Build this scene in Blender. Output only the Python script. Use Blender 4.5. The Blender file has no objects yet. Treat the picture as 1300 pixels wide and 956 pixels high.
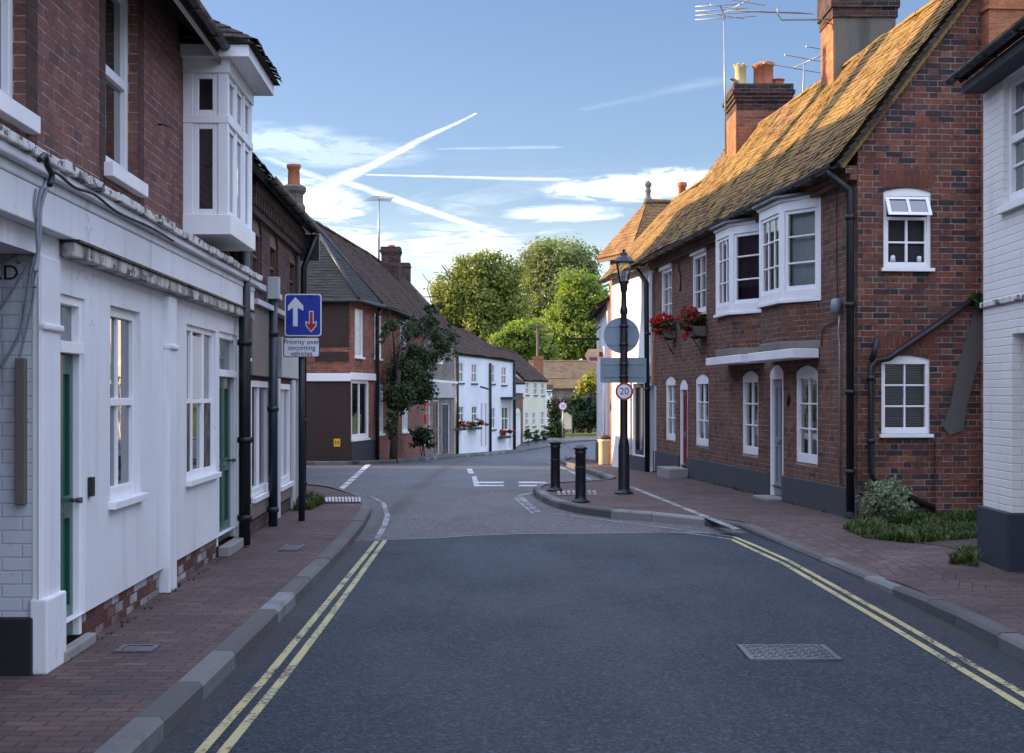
import bpy, math, random
from mathutils import Vector, noise as mnoise
R_ = math.radians
sc = bpy.context.scene
COL = sc.collection
rng = random.Random(7)

# ------------------------------------------------------------------ survey numbers taken off the photograph
F, CX, HY, CH = 1900.0, 650.0, 503.0, 1.65          # focal length (px of 1300), centre, horizon, eye height


def smooth_table(tab, x):
    if x <= tab[0][0]: return tab[0][1]
    for (a, za), (b, zb) in zip(tab, tab[1:]):
        if x <= b:
            t = (x - a) / (b - a)
            return za + (zb - za) * t
    return tab[-1][1]


ZT = [(26.0, 0), (30, -.03), (34, -.09), (38, -.17), (42, -.27), (50, -.5), (58, -.75), (66, -.98), (74, -1.1), (86, -1.18), (96, -1.25)]


def zr(y): return smooth_table(ZT, y)


def g(px, py, h=0.0):
    """ground point (x, y) under a pixel, h above the road"""
    Y = 20.0
    for _ in range(60):
        Yn = (CH - zr(Y) - h) * F / (py - HY)
        Y = .5 * Y + .5 * Yn
    return ((px - CX) / F * Y, Y)


class Fr:
    """vertical frame: u along ex, v inward (left of ex), z up"""
    def __init__(s, p0, p1, v=0):
        p0, p1 = Vector(p0), Vector(p1)
        s.ex = (p1 - p0).normalized(); s.ey = Vector((-s.ex.y, s.ex.x)); s.L = (p1 - p0).length
        s.O = p0 + s.ey * v
    def w(s, u, v, z):
        p = s.O + s.ex * u + s.ey * v
        return Vector((p.x, p.y, z))
    def uY(s, px, v=0):
        k = (px - CX) / F
        ox, oy = s.O.x + s.ey.x * v, s.O.y + s.ey.y * v
        den = s.ex.x - k * s.ex.y
        u = (k * oy - ox) / den
        return u, oy + u * s.ex.y
    def u(s, px, v=0): return s.uY(px, v)[0]
    def z(s, px, py, v=0): return CH + (HY - py) / F * s.uY(px, v)[1]
    def rect(s, px0, px1, pt, pb, at=None, v=0):
        at = px0 if at is None else at
        a, b = s.u(px0, v), s.u(px1, v)
        return (min(a, b), max(a, b), s.z(at, pb, v), s.z(at, pt, v))


FW = Fr((0, 0), (1, 0))


class MB:
    def __init__(s):
        s.v = []; s.f = []; s.r = []; s.sm = []
    def face(s, pts, rnd=0.0, smooth=False):
        i = len(s.v); s.v.extend(Vector(p) for p in pts); s.f.append(tuple(range(i, i + len(pts)))); s.r.append(rnd); s.sm.append(smooth)
        return s
    def mesh(s, pts, faces, rnd=0.0, smooth=False):
        i = len(s.v); s.v.extend(Vector(p) for p in pts)
        for f in faces: s.f.append(tuple(i + k for k in f)); s.r.append(rnd); s.sm.append(smooth)
        return s
    def box(s, fr, u0, u1, v0, v1, z0, z1, rnd=0.0):
        P = [fr.w(u, v, z) for z in (z0, z1) for u, v in ((u0, v0), (u1, v0), (u1, v1), (u0, v1))]
        return s.mesh(P, [(3, 2, 1, 0), (4, 5, 6, 7), (0, 1, 5, 4), (1, 2, 6, 5), (2, 3, 7, 6), (3, 0, 4, 7)], rnd)
    def prism(s, fr, poly, v0, v1, rnd=0.0):
        n = len(poly)
        P = [fr.w(u, v0, z) for u, z in poly] + [fr.w(u, v1, z) for u, z in poly]
        fs = [tuple(range(n)), tuple(range(2 * n - 1, n - 1, -1))] + [(i, n + i, n + (i + 1) % n, (i + 1) % n) for i in range(n)]
        return s.mesh(P, fs, rnd)
    def slab(s, poly, z0, z1, rnd=0.0):
        n = len(poly)
        P = [Vector((x, y, z0)) for x, y in poly] + [Vector((x, y, z1)) for x, y in poly]
        fs = [tuple(range(n - 1, -1, -1)), tuple(range(n, 2 * n))] + [(i, (i + 1) % n, n + (i + 1) % n, n + i) for i in range(n)]
        return s.mesh(P, fs, rnd)
    def quad_slab(s, pts, t):
        """a thick sheet: four points, thickness t downwards along the normal"""
        pts = [Vector(p) for p in pts]
        n = (pts[1] - pts[0]).cross(pts[-1] - pts[0]).normalized()
        if n.z < 0: n = -n
        m = len(pts)
        P = pts + [p - n * t for p in pts]
        fs = [tuple(range(m)), tuple(range(2 * m - 1, m - 1, -1))] + [(i, m + i, m + (i + 1) % m, (i + 1) % m) for i in range(m)]
        return s.mesh(P, fs)
    def tube(s, pts, r, n=8, rnd=0.0, cap=True):
        pts = [Vector(p) for p in pts]; rs = r if isinstance(r, (list, tuple)) else [r] * len(pts)
        P = []; prev = None
        for i, p in enumerate(pts):
            d = (pts[min(i + 1, len(pts) - 1)] - pts[max(i - 1, 0)]).normalized()
            ref = prev if prev is not None else (Vector((0, 0, 1)) if abs(d.z) < .9 else Vector((1, 0, 0)))
            a = (ref - d * ref.dot(d))
            if a.length < 1e-4: a = d.orthogonal()
            a.normalize(); b = d.cross(a); prev = a
            P += [p + (a * math.cos(2 * math.pi * k / n) + b * math.sin(2 * math.pi * k / n)) * rs[i] for k in range(n)]
        fs = [(i * n + k, i * n + (k + 1) % n, (i + 1) * n + (k + 1) % n, (i + 1) * n + k) for i in range(len(pts) - 1) for k in range(n)]
        s.mesh(P, fs, rnd, True)
        if cap:
            i0 = len(s.v) - len(P)
            s.f.append(tuple(i0 + k for k in reversed(range(n)))); s.r.append(rnd); s.sm.append(False)
            s.f.append(tuple(i0 + (len(pts) - 1) * n + k for k in range(n))); s.r.append(rnd); s.sm.append(False)
        return s
    def lathe(s, c, prof, n=20, smooth=True, rot=0.0):
        c = Vector(c); m = len(prof)
        P = [c + Vector((r * math.cos(rot + 2 * math.pi * k / n), r * math.sin(rot + 2 * math.pi * k / n), z)) for r, z in prof for k in range(n)]
        fs = [(i * n + k, i * n + (k + 1) % n, (i + 1) * n + (k + 1) % n, (i + 1) * n + k) for i in range(m - 1) for k in range(n)]
        s.mesh(P, fs, 0, smooth)
        i0 = len(s.v) - len(P)
        for ring, rev in ((0, True), (m - 1, False)):
            if prof[ring][0] > 1e-4:
                ids = [i0 + ring * n + k for k in range(n)]
                s.f.append(tuple(reversed(ids)) if rev else tuple(ids)); s.r.append(0); s.sm.append(False)
        return s
    def wall(s, fr, u0, u1, z0, z1, holes=(), v=0, depth=.14):
        us = sorted({u0, u1, *[min(max(x, u0), u1) for h in holes for x in h[:2]]}); zs = sorted({z0, z1, *[min(max(x, z0), z1) for h in holes for x in h[2:4]]})
        for a, b in zip(us, us[1:]):
            if b - a < 1e-5: continue
            for c, d in zip(zs, zs[1:]):
                if d - c < 1e-5: continue
                mu, mz = (a + b) / 2, (c + d) / 2
                if any(h[0] < mu < h[1] and h[2] < mz < h[3] for h in holes): continue
                s.face([fr.w(a, v, c), fr.w(b, v, c), fr.w(b, v, d), fr.w(a, v, d)])
        for h in holes:
            a, b, c, d = h[:4]; rise = h[4] if len(h) > 4 else 0
            q = v + depth
            s.face([fr.w(a, v, c), fr.w(a, v, d), fr.w(a, q, d), fr.w(a, q, c)])
            s.face([fr.w(b, v, d), fr.w(b, v, c), fr.w(b, q, c), fr.w(b, q, d)])
            s.face([fr.w(a, v, d), fr.w(b, v, d), fr.w(b, q, d), fr.w(a, q, d)])
            s.face([fr.w(a, v, c), fr.w(b, v, c), fr.w(b, q, c), fr.w(a, q, c)])
            if rise > 0:
                arc = arch_pts(a, b, d, rise)
                m = len(arc) // 2
                s.face([fr.w(a, v, d), fr.w(arc[m][0], v, d)] + [fr.w(x, v, z) for x, z in reversed(arc[:m])])
                s.face([fr.w(arc[m][0], v, d), fr.w(b, v, d)] + [fr.w(x, v, z) for x, z in reversed(arc[m + 1:])])
                for (x0, y0), (x1, y1) in zip(arc, arc[1:]):
                    s.face([fr.w(x0, v, y0), fr.w(x1, v, y1), fr.w(x1, q, y1), fr.w(x0, q, y0)])
        return s
    def build(s, name, mat, parent=None, root=None, bevel=0.0, label=None):
        org = Vector((0, 0, 0))
        p = root if root is not None else parent
        if p is not None:
            while p.parent is not None: p = p.parent
            org = Vector(p.location)
        me = bpy.data.meshes.new(name)
        me.from_pydata([tuple(x - org) for x in s.v], [], s.f)
        uvl = me.uv_layers.new(name='UVMap')
        uvs = [0.0] * (2 * len(me.loops))
        for f, poly in zip(s.f, me.polygons):
            n = poly.normal
            t = Vector((-n.y, n.x, 0))
            if t.length < 1e-3: t = Vector((1, 0, 0)); b = Vector((0, 1, 0))
            else:
                t.normalize()
                if t.x + t.y < 0: t = -t
                b = n.cross(t)
                if b.z < 0: b = -b
            for li, vi in zip(poly.loop_indices, f):
                q = s.v[vi]; uvs[2 * li] = q.dot(t); uvs[2 * li + 1] = q.dot(b)
        uvl.data.foreach_set('uv', uvs)
        at = me.attributes.new('rnd', 'FLOAT', 'FACE'); at.data.foreach_set('value', s.r)
        me.polygons.foreach_set('use_smooth', s.sm)
        me.materials.append(mat)
        me.validate(); me.update()
        o = bpy.data.objects.new(name, me); COL.objects.link(o)
        if parent is not None: o.parent = parent
        if bevel:
            m = o.modifiers.new('edge', 'BEVEL'); m.width = bevel; m.segments = 2; m.limit_method = 'ANGLE'; m.angle_limit = R_(50)
        if label: o['label'] = label
        return o


def arch_pts(a, b, top, rise, n=10):
    w = (b - a) / 2; rad = (w * w + rise * rise) / (2 * rise); cz = top - rad; cu = (a + b) / 2
    out = []
    for i in range(n + 1):
        x = a + (b - a) * i / n
        out.append((x, cz + math.sqrt(max(0, rad * rad - (x - cu) ** 2))))
    return out


def empty(name, loc, label, cat, group=None):
    o = bpy.data.objects.new(name, None); COL.objects.link(o); o.location = loc; o.empty_display_size = .3
    return tag(o, label, cat, group)


def tag(o, label=None, cat=None, group=None, kind=None):
    if label: o['label'] = label
    if cat: o['category'] = cat
    if group: o['group'] = group
    if kind: o['kind'] = kind
    return o


def copy_tree(o, parent=None):
    c = o.copy(); COL.objects.link(c)
    if parent is not None: c.parent = parent
    for ch in [x for x in o.children]: copy_tree(ch, c)
    return c


# ------------------------------------------------------------------ node shorthand
class NT:
    def __init__(s, name):
        s.m = bpy.data.materials.new(name); s.m.use_nodes = True; s.t = s.m.node_tree; s.t.nodes.clear()
        s.out = s.t.nodes.new('ShaderNodeOutputMaterial')
    def n(s, typ, **kw):
        nd = s.t.nodes.new('ShaderNode' + typ)
        for k, v in kw.items(): setattr(nd, k, v)
        return nd
    def put(s, sock, val):
        if isinstance(val, bpy.types.NodeSocket): s.t.links.new(val, sock)
        elif val is not None:
            if sock.type == 'RGBA' and len(val) == 3: val = (*val, 1)
            sock.default_value = val
    def math(s, op, a, b=None, c=None, clamp=False):
        nd = s.n('Math', operation=op, use_clamp=clamp)
        for i, x in enumerate((a, b, c)):
            if x is not None: s.put(nd.inputs[i], x)
        return nd.outputs[0]
    def vmath(s, op, a, b=None):
        nd = s.n('VectorMath', operation=op); s.put(nd.inputs[0], a)
        if b is not None: s.put(nd.inputs[1], b)
        return nd.outputs['Value'] if op in ('DOT_PRODUCT', 'LENGTH') else nd.outputs[0]
    def mix(s, f, a, b, bt='MIX'):
        nd = s.n('Mix', data_type='RGBA', blend_type=bt); s.put(nd.inputs[0], f); s.put(nd.inputs[6], a); s.put(nd.inputs[7], b)
        return nd.outputs[2]
    def ramp(s, f, stops, interp='LINEAR'):
        nd = s.n('ValToRGB'); nd.color_ramp.interpolation = interp
        e = nd.color_ramp.elements
        while len(e) < len(stops): e.new(.5)
        for el, (p, c) in zip(e, stops): el.position = p; el.color = (*c, 1) if len(c) == 3 else c
        s.put(nd.inputs[0], f); return nd.outputs[0]
    def mr(s, v, a, b, c=0.0, d=1.0, smooth=True):
        nd = s.n('MapRange', interpolation_type='SMOOTHSTEP' if smooth else 'LINEAR'); nd.clamp = True
        for i, x in enumerate((v, a, b, c, d)): s.put(nd.inputs[i], x)
        return nd.outputs[0]
    def noise(s, vec, scale, detail=4, rough=.55, out='Fac', dist=0):
        nd = s.n('TexNoise'); s.put(nd.inputs['Vector'], vec); nd.inputs['Scale'].default_value = scale
        nd.inputs['Detail'].default_value = detail; nd.inputs['Roughness'].default_value = rough; nd.inputs['Distortion'].default_value = dist
        return nd.outputs[out]
    def voro(s, vec, scale, feature='F1', out='Distance'):
        nd = s.n('TexVoronoi', feature=feature); s.put(nd.inputs['Vector'], vec); nd.inputs['Scale'].default_value = scale
        return nd.outputs[out]
    def uv(s): return s.n('TexCoord').outputs['UV']
    def pos(s): return s.n('NewGeometry').outputs['Position']
    def attr(s, name): return s.n('Attribute', attribute_name=name).outputs['Fac']
    def scalev(s, v, k):
        nd = s.n('VectorMath', operation='MULTIPLY'); s.put(nd.inputs[0], v); nd.inputs[1].default_value = k; return nd.outputs[0]
    def sep(s, v):
        nd = s.n('SeparateXYZ'); s.put(nd.inputs[0], v); return nd.outputs
    def comb(s, x, y, z=0.0):
        nd = s.n('CombineXYZ')
        for i, q in enumerate((x, y, z)): s.put(nd.inputs[i], q)
        return nd.outputs[0]
    def bump(s, h, strength=.5, dist=.01):
        nd = s.n('Bump'); nd.inputs['Strength'].default_value = strength; nd.inputs['Distance'].default_value = dist
        s.put(nd.inputs['Height'], h); return nd.outputs[0]
    def pbr(s, col, rough=.7, normal=None, spec=.4, metal=0.0, **kw):
        nd = s.n('BsdfPrincipled')
        s.put(nd.inputs['Base Color'], col); s.put(nd.inputs['Roughness'], rough); s.put(nd.inputs['Metallic'], metal)
        s.put(nd.inputs['Specular IOR Level'], spec)
        if normal is not None: s.put(nd.inputs['Normal'], normal)
        for k, v in kw.items(): s.put(nd.inputs[k], v)
        return nd.outputs[0]
    def fin(s, sh):
        s.t.links.new(sh, s.out.inputs[0]); return s.m


def brick_nodes(T, bond, bw, bh, mort, wob=.004):
    uv = T.uv()
    nz = T.noise(T.scalev(uv, (9, 9, 9)), 1.0, 3, out='Color')
    uvw = T.vmath('ADD', uv, T.scalev(T.vmath('SUBTRACT', nz, (.5, .5, .5)), (wob * 2, wob * 2, 0)))
    x, y, _ = T.sep(uvw)
    yr = T.math('DIVIDE', y, bh); row = T.math('FLOOR', yr)
    par = T.math('FLOORED_MODULO', row, 2.0)
    sh = T.math('MULTIPLY', par, .5)
    if bond == 'flemish':
        xx = T.math('ADD', T.math('DIVIDE', x, bw * 1.5), sh); f = T.math('FRACT', xx)
        hd = T.math('GREATER_THAN', f, .667); cid = T.math('MULTIPLY_ADD', T.math('FLOOR', xx), 2.0, hd)
        e = T.math('MULTIPLY', T.math('MINIMUM', T.math('MINIMUM', f, T.math('SUBTRACT', 1.0, f)), T.math('ABSOLUTE', T.math('SUBTRACT', f, .667))), bw * 1.5)
    else:
        xx = T.math('ADD', T.math('DIVIDE', x, bw), sh); f = T.math('FRACT', xx); hd = None; cid = T.math('FLOOR', xx)
        e = T.math('MULTIPLY', T.math('MINIMUM', f, T.math('SUBTRACT', 1.0, f)), bw)
    fv = T.math('FRACT', yr); ev = T.math('MULTIPLY', T.math('MINIMUM', fv, T.math('SUBTRACT', 1.0, fv)), bh)
    mask = T.mr(T.math('MINIMUM', e, ev), mort * .3, mort * .85)
    wn = T.n('TexWhiteNoise', noise_dimensions='2D'); T.put(wn.inputs[0], T.comb(cid, row))
    return mask, wn.outputs['Value'], uv, hd


def brick(name, cols, mortar, bond='stretcher', bw=.225, bh=.075, mort=.008, dirt=(.03, .025, .02), dirt_amt=.4, rough=.88, mort_amt=1.0, bumpd=.006):
    T = NT(name)
    mask, rnd, uv, hd = brick_nodes(T, bond, bw, bh, mort)
    c = T.ramp(rnd, [(i / (len(cols) - 1) if len(cols) > 1 else 0, k) for i, k in enumerate(cols)])
    p = T.pos()
    fine = T.noise(p, 60, 4, .7); c = T.mix(.55, c, T.ramp(fine, [(.25, (.45, .45, .45)), (.75, (1.5, 1.5, 1.5))]), 'MULTIPLY')
    c = T.mix(T.mr(T.noise(T.scalev(p, (1, 1, 2.2)), 13, 5, .7), .5, .68, 0.0, .55), c, tuple(.55 * x for x in cols[0]))
    big = T.noise(p, .9, 5, .6); c = T.mix(1.0, c, T.ramp(big, [(.3, (.72, .7, .7)), (.7, (1.2, 1.18, 1.15))]), 'MULTIPLY')
    mn = T.noise(p, 5, 4, .6)
    mc = T.mix(T.mr(mn, .38, .66), mortar, tuple(m * .32 for m in mortar))
    mm = T.math('MULTIPLY', T.math('SUBTRACT', 1.0, mask), T.mr(T.noise(p, 8, 5, .7), .3, .5, mort_amt * .35, mort_amt))
    c = T.mix(mm, c, mc)
    d = T.noise(T.scalev(p, (1, 1, .35)), 1.7, 6, .65)
    c = T.mix(T.math('MULTIPLY', T.mr(d, .5, .72), dirt_amt), c, dirt)
    h = T.math('MULTIPLY_ADD', fine, .35, mask)
    return T.fin(T.pbr(c, rough, T.bump(h, .8, bumpd), .25))


def paint(name, col, dirt=(.25, .22, .19), amt=.35, th=.52, rough=.55, scale=1.0, bump=.0015, streak=.25, peel=None, brickwork=False, spec=.35, crack=0.0):
    """paint or render with its own stains, streaks and (peel) bare patches"""
    T = NT(name); p = T.pos()
    c = T.mix(1.0, col, T.ramp(T.noise(p, .8 * scale, 5, .6), [(.3, (.88, .88, .87)), (.7, (1.05, 1.05, 1.05))]), 'MULTIPLY')
    s = T.noise(T.scalev(p, (2.2, 2.2, streak)), 2.2 * scale, 6, .68)
    c = T.mix(T.math('MULTIPLY', T.mr(s, th, th + .26), amt), c, dirt)
    sp = T.noise(p, 26 * scale, 4, .7)
    c = T.mix(T.math('MULTIPLY', T.mr(sp, .64, .74), amt), c, dirt)
    if crack:
        ck = T.voro(T.vmath('ADD', p, T.scalev(T.noise(p, 2.5, 6, .65, 'Color'), (.7, .7, .7))), .75, 'DISTANCE_TO_EDGE')
        c = T.mix(T.math('MULTIPLY', T.mr(ck, .0, .006, 1.0, 0.0), T.mr(T.noise(p, .8, 3), .5, .6, 0.0, crack)), c, dirt)
    h = T.noise(p, 45 * scale, 4, .6)
    if peel:
        k = T.noise(T.scalev(p, (1, 1, 1.8)), 7 * scale, 7, .72)
        pk = T.mr(k, peel[0], peel[0] + .06)
        c = T.mix(pk, c, T.mix(T.noise(p, 20), peel[1], tuple(x * .4 for x in peel[1])))
        h = T.math('SUBTRACT', h, T.math('MULTIPLY', pk, 1.5))
    if brickwork:
        mask, rnd, uv, hd = brick_nodes(T, 'stretcher', .225, .075, .009)
        h = T.math('ADD', T.math('MULTIPLY', h, .3), T.math('ADD', mask, T.math('MULTIPLY', rnd, .3)))
        c = T.mix(T.math('MULTIPLY', T.math('SUBTRACT', 1.0, mask), .14), c, dirt)
        bump = .006
    return T.fin(T.pbr(c, rough, T.bump(h, .6, bump), spec))


def plain(name, col, rough=.5, metal=0.0, spec=.4, var=.25, bump=.0006, scale=30):
    T = NT(name); p = T.pos()
    nz = T.noise(p, scale, 4, .65)
    c = T.mix(1.0, col, T.ramp(nz, [(.25, (1 - var,) * 3), (.75, (1 + var * .6,) * 3)]), 'MULTIPLY')
    c = T.mix(1.0, c, T.ramp(T.noise(p, 1.6, 4), [(.3, (1 - var,) * 3), (.7, (1 + var * .5,) * 3)]), 'MULTIPLY')
    r = T.mr(T.noise(p, 9, 4), .3, .7, max(.02, rough - .1), min(1, rough + .12))
    return T.fin(T.pbr(c, r, T.bump(nz, .4, bump), spec, metal))


def tile_mat(name, cols, lichen, lich_amt, moss=(.03, .035, .015), rough=.9, spots=None, streaks=None, moss_shade_z=None):
    T = NT(name); p = T.pos(); r = T.attr('rnd')
    c = T.ramp(r, [(i / (len(cols) - 1), k) for i, k in enumerate(cols)])
    fine = T.noise(p, 40, 4, .7)
    c = T.mix(1.0, c, T.ramp(fine, [(.25, (.6, .6, .6)), (.75, (1.3, 1.3, 1.3))]), 'MULTIPLY')
    ln = T.noise(p, 1.1, 8, .72)
    lf = T.math('MULTIPLY', T.mr(T.math('ADD', ln, T.math('MULTIPLY', T.math('SUBTRACT', fine, .5), .5)), .56 - .3 * lich_amt, .66 - .2 * lich_amt), min(1, lich_amt + .25))
    c = T.mix(lf, c, T.mix(T.noise(p, 14, 5), lichen, tuple(x * .6 for x in lichen)))
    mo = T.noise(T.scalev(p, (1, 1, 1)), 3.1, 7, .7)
    if moss_shade_z: mo = T.math('ADD', mo, T.mr(T.sep(p)[2], moss_shade_z[0], moss_shade_z[1], 0.0, moss_shade_z[2]))  # moss thickens low down, painting eave shade into the tile colour too
    c = T.mix(T.math('MULTIPLY', T.mr(mo, .6 if moss_shade_z else .57, .72 if moss_shade_z else .68), .85), c, moss)
    if streaks:
        O_, E_, us, col = streaks
        u = T.vmath('DOT_PRODUCT', T.vmath('SUBTRACT', p, (O_.x, O_.y, 0)), (E_.x, E_.y, 0))
        zz = T.sep(p)[2]
        for u0, wd, sk in us:
            dd = T.math('ABSOLUTE', T.math('SUBTRACT', T.math('ADD', u, T.math('MULTIPLY_ADD', T.noise(p, 3, 3), .16, -.08)), T.math('MULTIPLY_ADD', T.math('SUBTRACT', 6.9, zz), sk, u0)))
            c = T.mix(T.math('MULTIPLY', T.mr(dd, wd * .6, wd, .9, 0.0), 1.0), c, T.mix(1.0, c, col, 'MULTIPLY'))
    if spots: c = T.mix(T.mr(T.noise(p, 17, 3), .66, .72), c, spots)
    return T.fin(T.pbr(c, rough, T.bump(fine, .7, .01), .2))


def leaf_mat(name, stops, transl=.35):
    T = NT(name); r = T.attr('rnd')
    c = T.ramp(r, stops)
    c = T.mix(1.0, c, T.ramp(T.noise(T.pos(), .5, 3), [(.3, (.75, .8, .8)), (.7, (1.2, 1.15, 1.0))]), 'MULTIPLY')
    a = T.pbr(c, .6, None, .25)
    tr = T.n('BsdfTranslucent'); T.put(tr.inputs[0], T.mix(1.0, c, (1.3, 1.5, .6), 'MULTIPLY'))
    mx = T.n('MixShader'); mx.inputs[0].default_value = transl
    T.t.links.new(a, mx.inputs[1]); T.t.links.new(tr.outputs[0], mx.inputs[2])
    return T.fin(mx.outputs[0])


def glass_mat(name, see=True, tint=(.9, .95, .95), dark=(.012, .015, .018)):
    T = NT(name); p = T.pos()
    nb = T.bump(T.noise(p, 3.5, 2), .12, .006)
    gl = T.n('BsdfGlossy'); gl.inputs['Roughness'].default_value = .015; T.put(gl.inputs['Normal'], nb)
    fr = T.n('Fresnel'); fr.inputs[0].default_value = 1.55; T.put(fr.inputs['Normal'], nb)
    fac = T.math('MULTIPLY_ADD', fr.outputs[0], 1.2, .06 if see else .14, True)
    if see:
        b = T.n('BsdfTransparent'); T.put(b.inputs[0], tint); bs = b.outputs[0]
    else: bs = T.pbr(dark, .3, None, .0)
    mx = T.n('MixShader'); T.put(mx.inputs[0], fac); T.t.links.new(bs, mx.inputs[1]); T.t.links.new(gl.outputs[0], mx.inputs[2])
    return T.fin(mx.outputs[0])


def line_mat(name, col, under=(.05, .05, .052), wear=.5):
    T = NT(name); p = T.pos()
    n1 = T.noise(p, 30, 5, .75); n2 = T.noise(p, 2.0, 4)
    k = T.mr(T.math('ADD', n1, T.math('MULTIPLY', T.math('SUBTRACT', n2, .5), .6)), wear, wear + .12)
    c = T.mix(k, col, under)
    return T.fin(T.pbr(c, .6, T.bump(n1, .5, .003), .35))


def road_mat(name, c0, c1, agg=.5, rough=.55, patch=(.06, .062, .066), crack=.8):
    T = NT(name); p = T.pos()
    v = T.voro(p, 70, 'F1', 'Color'); vs = T.sep(v)[0]
    fine = T.noise(p, 140, 3, .7)
    c = T.mix(T.noise(p, .8, 8, .75), c0, c1)
    c = T.mix(1.0, c, T.ramp(vs, [(0, (1 - agg,) * 3), (1, (1 + agg * 1.3,) * 3)]), 'MULTIPLY')
    c = T.mix(T.mr(vs, .86, .97, 0.0, .8), c, tuple(3.6 * x for x in c1))
    c = T.mix(1.0, c, T.ramp(T.noise(p, 28, 5, .8), [(.3, (.6, .6, .6)), (.7, (1.45, 1.45, 1.45))]), 'MULTIPLY')
    c = T.mix(T.math('MULTIPLY', T.mr(T.noise(T.scalev(p, (1.0, .5, 1)), 1.1, 7, .7), .5, .72), .22), c, patch)
    c = T.mix(T.math('MULTIPLY', T.mr(T.noise(p, 4.5, 5, .7), .62, .75), .25), c, tuple(x * .55 for x in c0))
    px_ = T.sep(p)[0]; dk = T.math('MINIMUM', T.math('ABSOLUTE', T.math('ADD', px_, 1.68)), T.math('ABSOLUTE', T.math('SUBTRACT', px_, 3.15)))
    c = T.mix(T.math('MULTIPLY', T.mr(T.math('ADD', dk, T.math('MULTIPLY', T.noise(p, 6, 5, .7), .22)), .12, .34, .75, 0.0), T.mr(T.noise(p, 2.5, 4), .3, .6, .3, 1.0)), c, (.045, .038, .031))
    h = T.math('ADD', T.math('MULTIPLY', vs, .8), fine)
    r = T.mr(T.noise(T.scalev(p, (1, .4, 1)), .9, 5), .35, .7, rough - .04, rough + .08)
    ck = T.voro(T.vmath('ADD', p, T.scalev(T.noise(p, 1.2, 5, .6, 'Color'), (.9, .9, 0))), .42, 'DISTANCE_TO_EDGE')
    c = T.mix(T.math('MULTIPLY', T.mr(ck, .0, .011, 1.0, 0.0), T.mr(T.noise(p, .33, 3), .48, .6, 0.0, crack)), c, (.012, .012, .013))
    return T.fin(T.pbr(c, r, T.bump(h, .8, .006), .25))


M = {}
PR0, PR1 = Vector(g(831, 598, .1)), Vector(g(1089, 660, .1))
M['brick_left'] = brick('red_brick_left', [(.12, .068, .06), (.2, .088, .07), (.165, .078, .064), (.225, .095, .072), (.18, .085, .07), (.26, .125, .09)], (.34, .28, .27), mort=.0075, dirt_amt=.35)
M['brick_dark'] = brick('dark_brown_brick', [(.055, .03, .026), (.09, .042, .034), (.07, .034, .03)], (.14, .115, .1), mort=.006, dirt_amt=.5)
M['brick_b'] = brick('sooty_brick', [(.05, .034, .034), (.09, .055, .048), (.075, .042, .038), (.11, .062, .05)], (.17, .15, .14), dirt_amt=.5)
M['brick_r'] = brick('mellow_brick', [(.06, .042, .04), (.14, .064, .042), (.175, .078, .047), (.13, .06, .041), (.21, .09, .052), (.165, .082, .056), (.08, .05, .043)], (.27, .225, .185), 'flemish', mort=.0085, dirt=(.085, .06, .05), dirt_amt=.55)
M['brick_gable'] = brick('gable_brick', [(.032, .027, .032), (.05, .031, .031), (.115, .042, .029), (.14, .05, .032), (.17, .06, .037), (.12, .045, .031), (.2, .08, .045), (.045, .036, .04), (.135, .055, .038)], (.27, .23, .205), 'flemish', mort=.0085, dirt=(.04, .03, .027), dirt_amt=.4)
M['brick_orange'] = brick('orange_brick', [(.3, .11, .05), (.38, .15, .065), (.26, .09, .045), (.42, .18, .08)], (.34, .24, .16), dirt_amt=.25)
M['brick_c'] = brick('corner_brick', [(.2, .075, .05), (.29, .11, .065), (.24, .092, .06), (.14, .06, .048)], (.32, .27, .22), dirt_amt=.35)
M['brick_soot'] = brick('stack_brick', [(.022, .02, .02), (.04, .03, .028), (.1, .042, .032), (.05, .034, .03)], (.16, .14, .125), dirt_amt=.6)
M['brick_arch'] = brick('rubbed_brick', [(.12, .044, .033), (.155, .054, .036), (.1, .038, .03)], (.2, .15, .12), bw=.075, bh=.225, mort=.006, dirt_amt=.2)
M['flint'] = brick('flint_wall', [(.12, .11, .1), (.22, .2, .17), (.3, .26, .21), (.17, .13, .1)], (.25, .22, .18), bw=.12, bh=.09, mort=.015, dirt_amt=.3)
M['white_wall'] = paint('white_render', (.72, .725, .73), (.3, .27, .25), .4, th=.5, streak=.16, crack=.7, bump=.003)
M['white_peel'] = paint('peeling_white_moulding', (.64, .62, .58), (.08, .065, .055), .85, th=.46, peel=(.51, (.07, .058, .05)), streak=1.2)
M['white_dirty'] = paint('dirty_white_ledge', (.6, .57, .5), (.045, .04, .035), .95, th=.39, streak=.7, peel=(.54, (.06, .05, .045)))
M['white_brick'] = paint('whitewashed_brick', (.74, .71, .665), (.2, .19, .185), .35, brickwork=True, streak=.5)
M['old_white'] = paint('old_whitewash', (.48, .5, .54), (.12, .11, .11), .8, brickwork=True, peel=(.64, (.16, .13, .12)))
M['white_house'] = paint('far_white_render', (.74, .75, .77), (.42, .4, .38), .25)
M['cream'] = paint('cream_render', (.72, .68, .5), (.4, .36, .27), .25)
M['joinery'] = paint('white_gloss_paint', (.8, .8, .8), (.42, .4, .37), .22, rough=.35, bump=.0006, spec=.5)
M['joinery_grey'] = paint('grey_white_paint', (.5, .51, .53), (.3, .29, .28), .3, rough=.4)
M['grey_fascia'] = paint('brown_grey_board', (.17, .145, .125), (.09, .08, .07), .5, rough=.6)
M['pale_fascia'] = paint('pale_grey_board', (.42, .43, .41), (.2, .2, .19), .4, rough=.6)
M['brown_board'] = paint('brown_painted_brick', (.05, .033, .028), (.025, .019, .017), .7, th=.46, rough=.75, spec=.2, brickwork=True)
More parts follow.
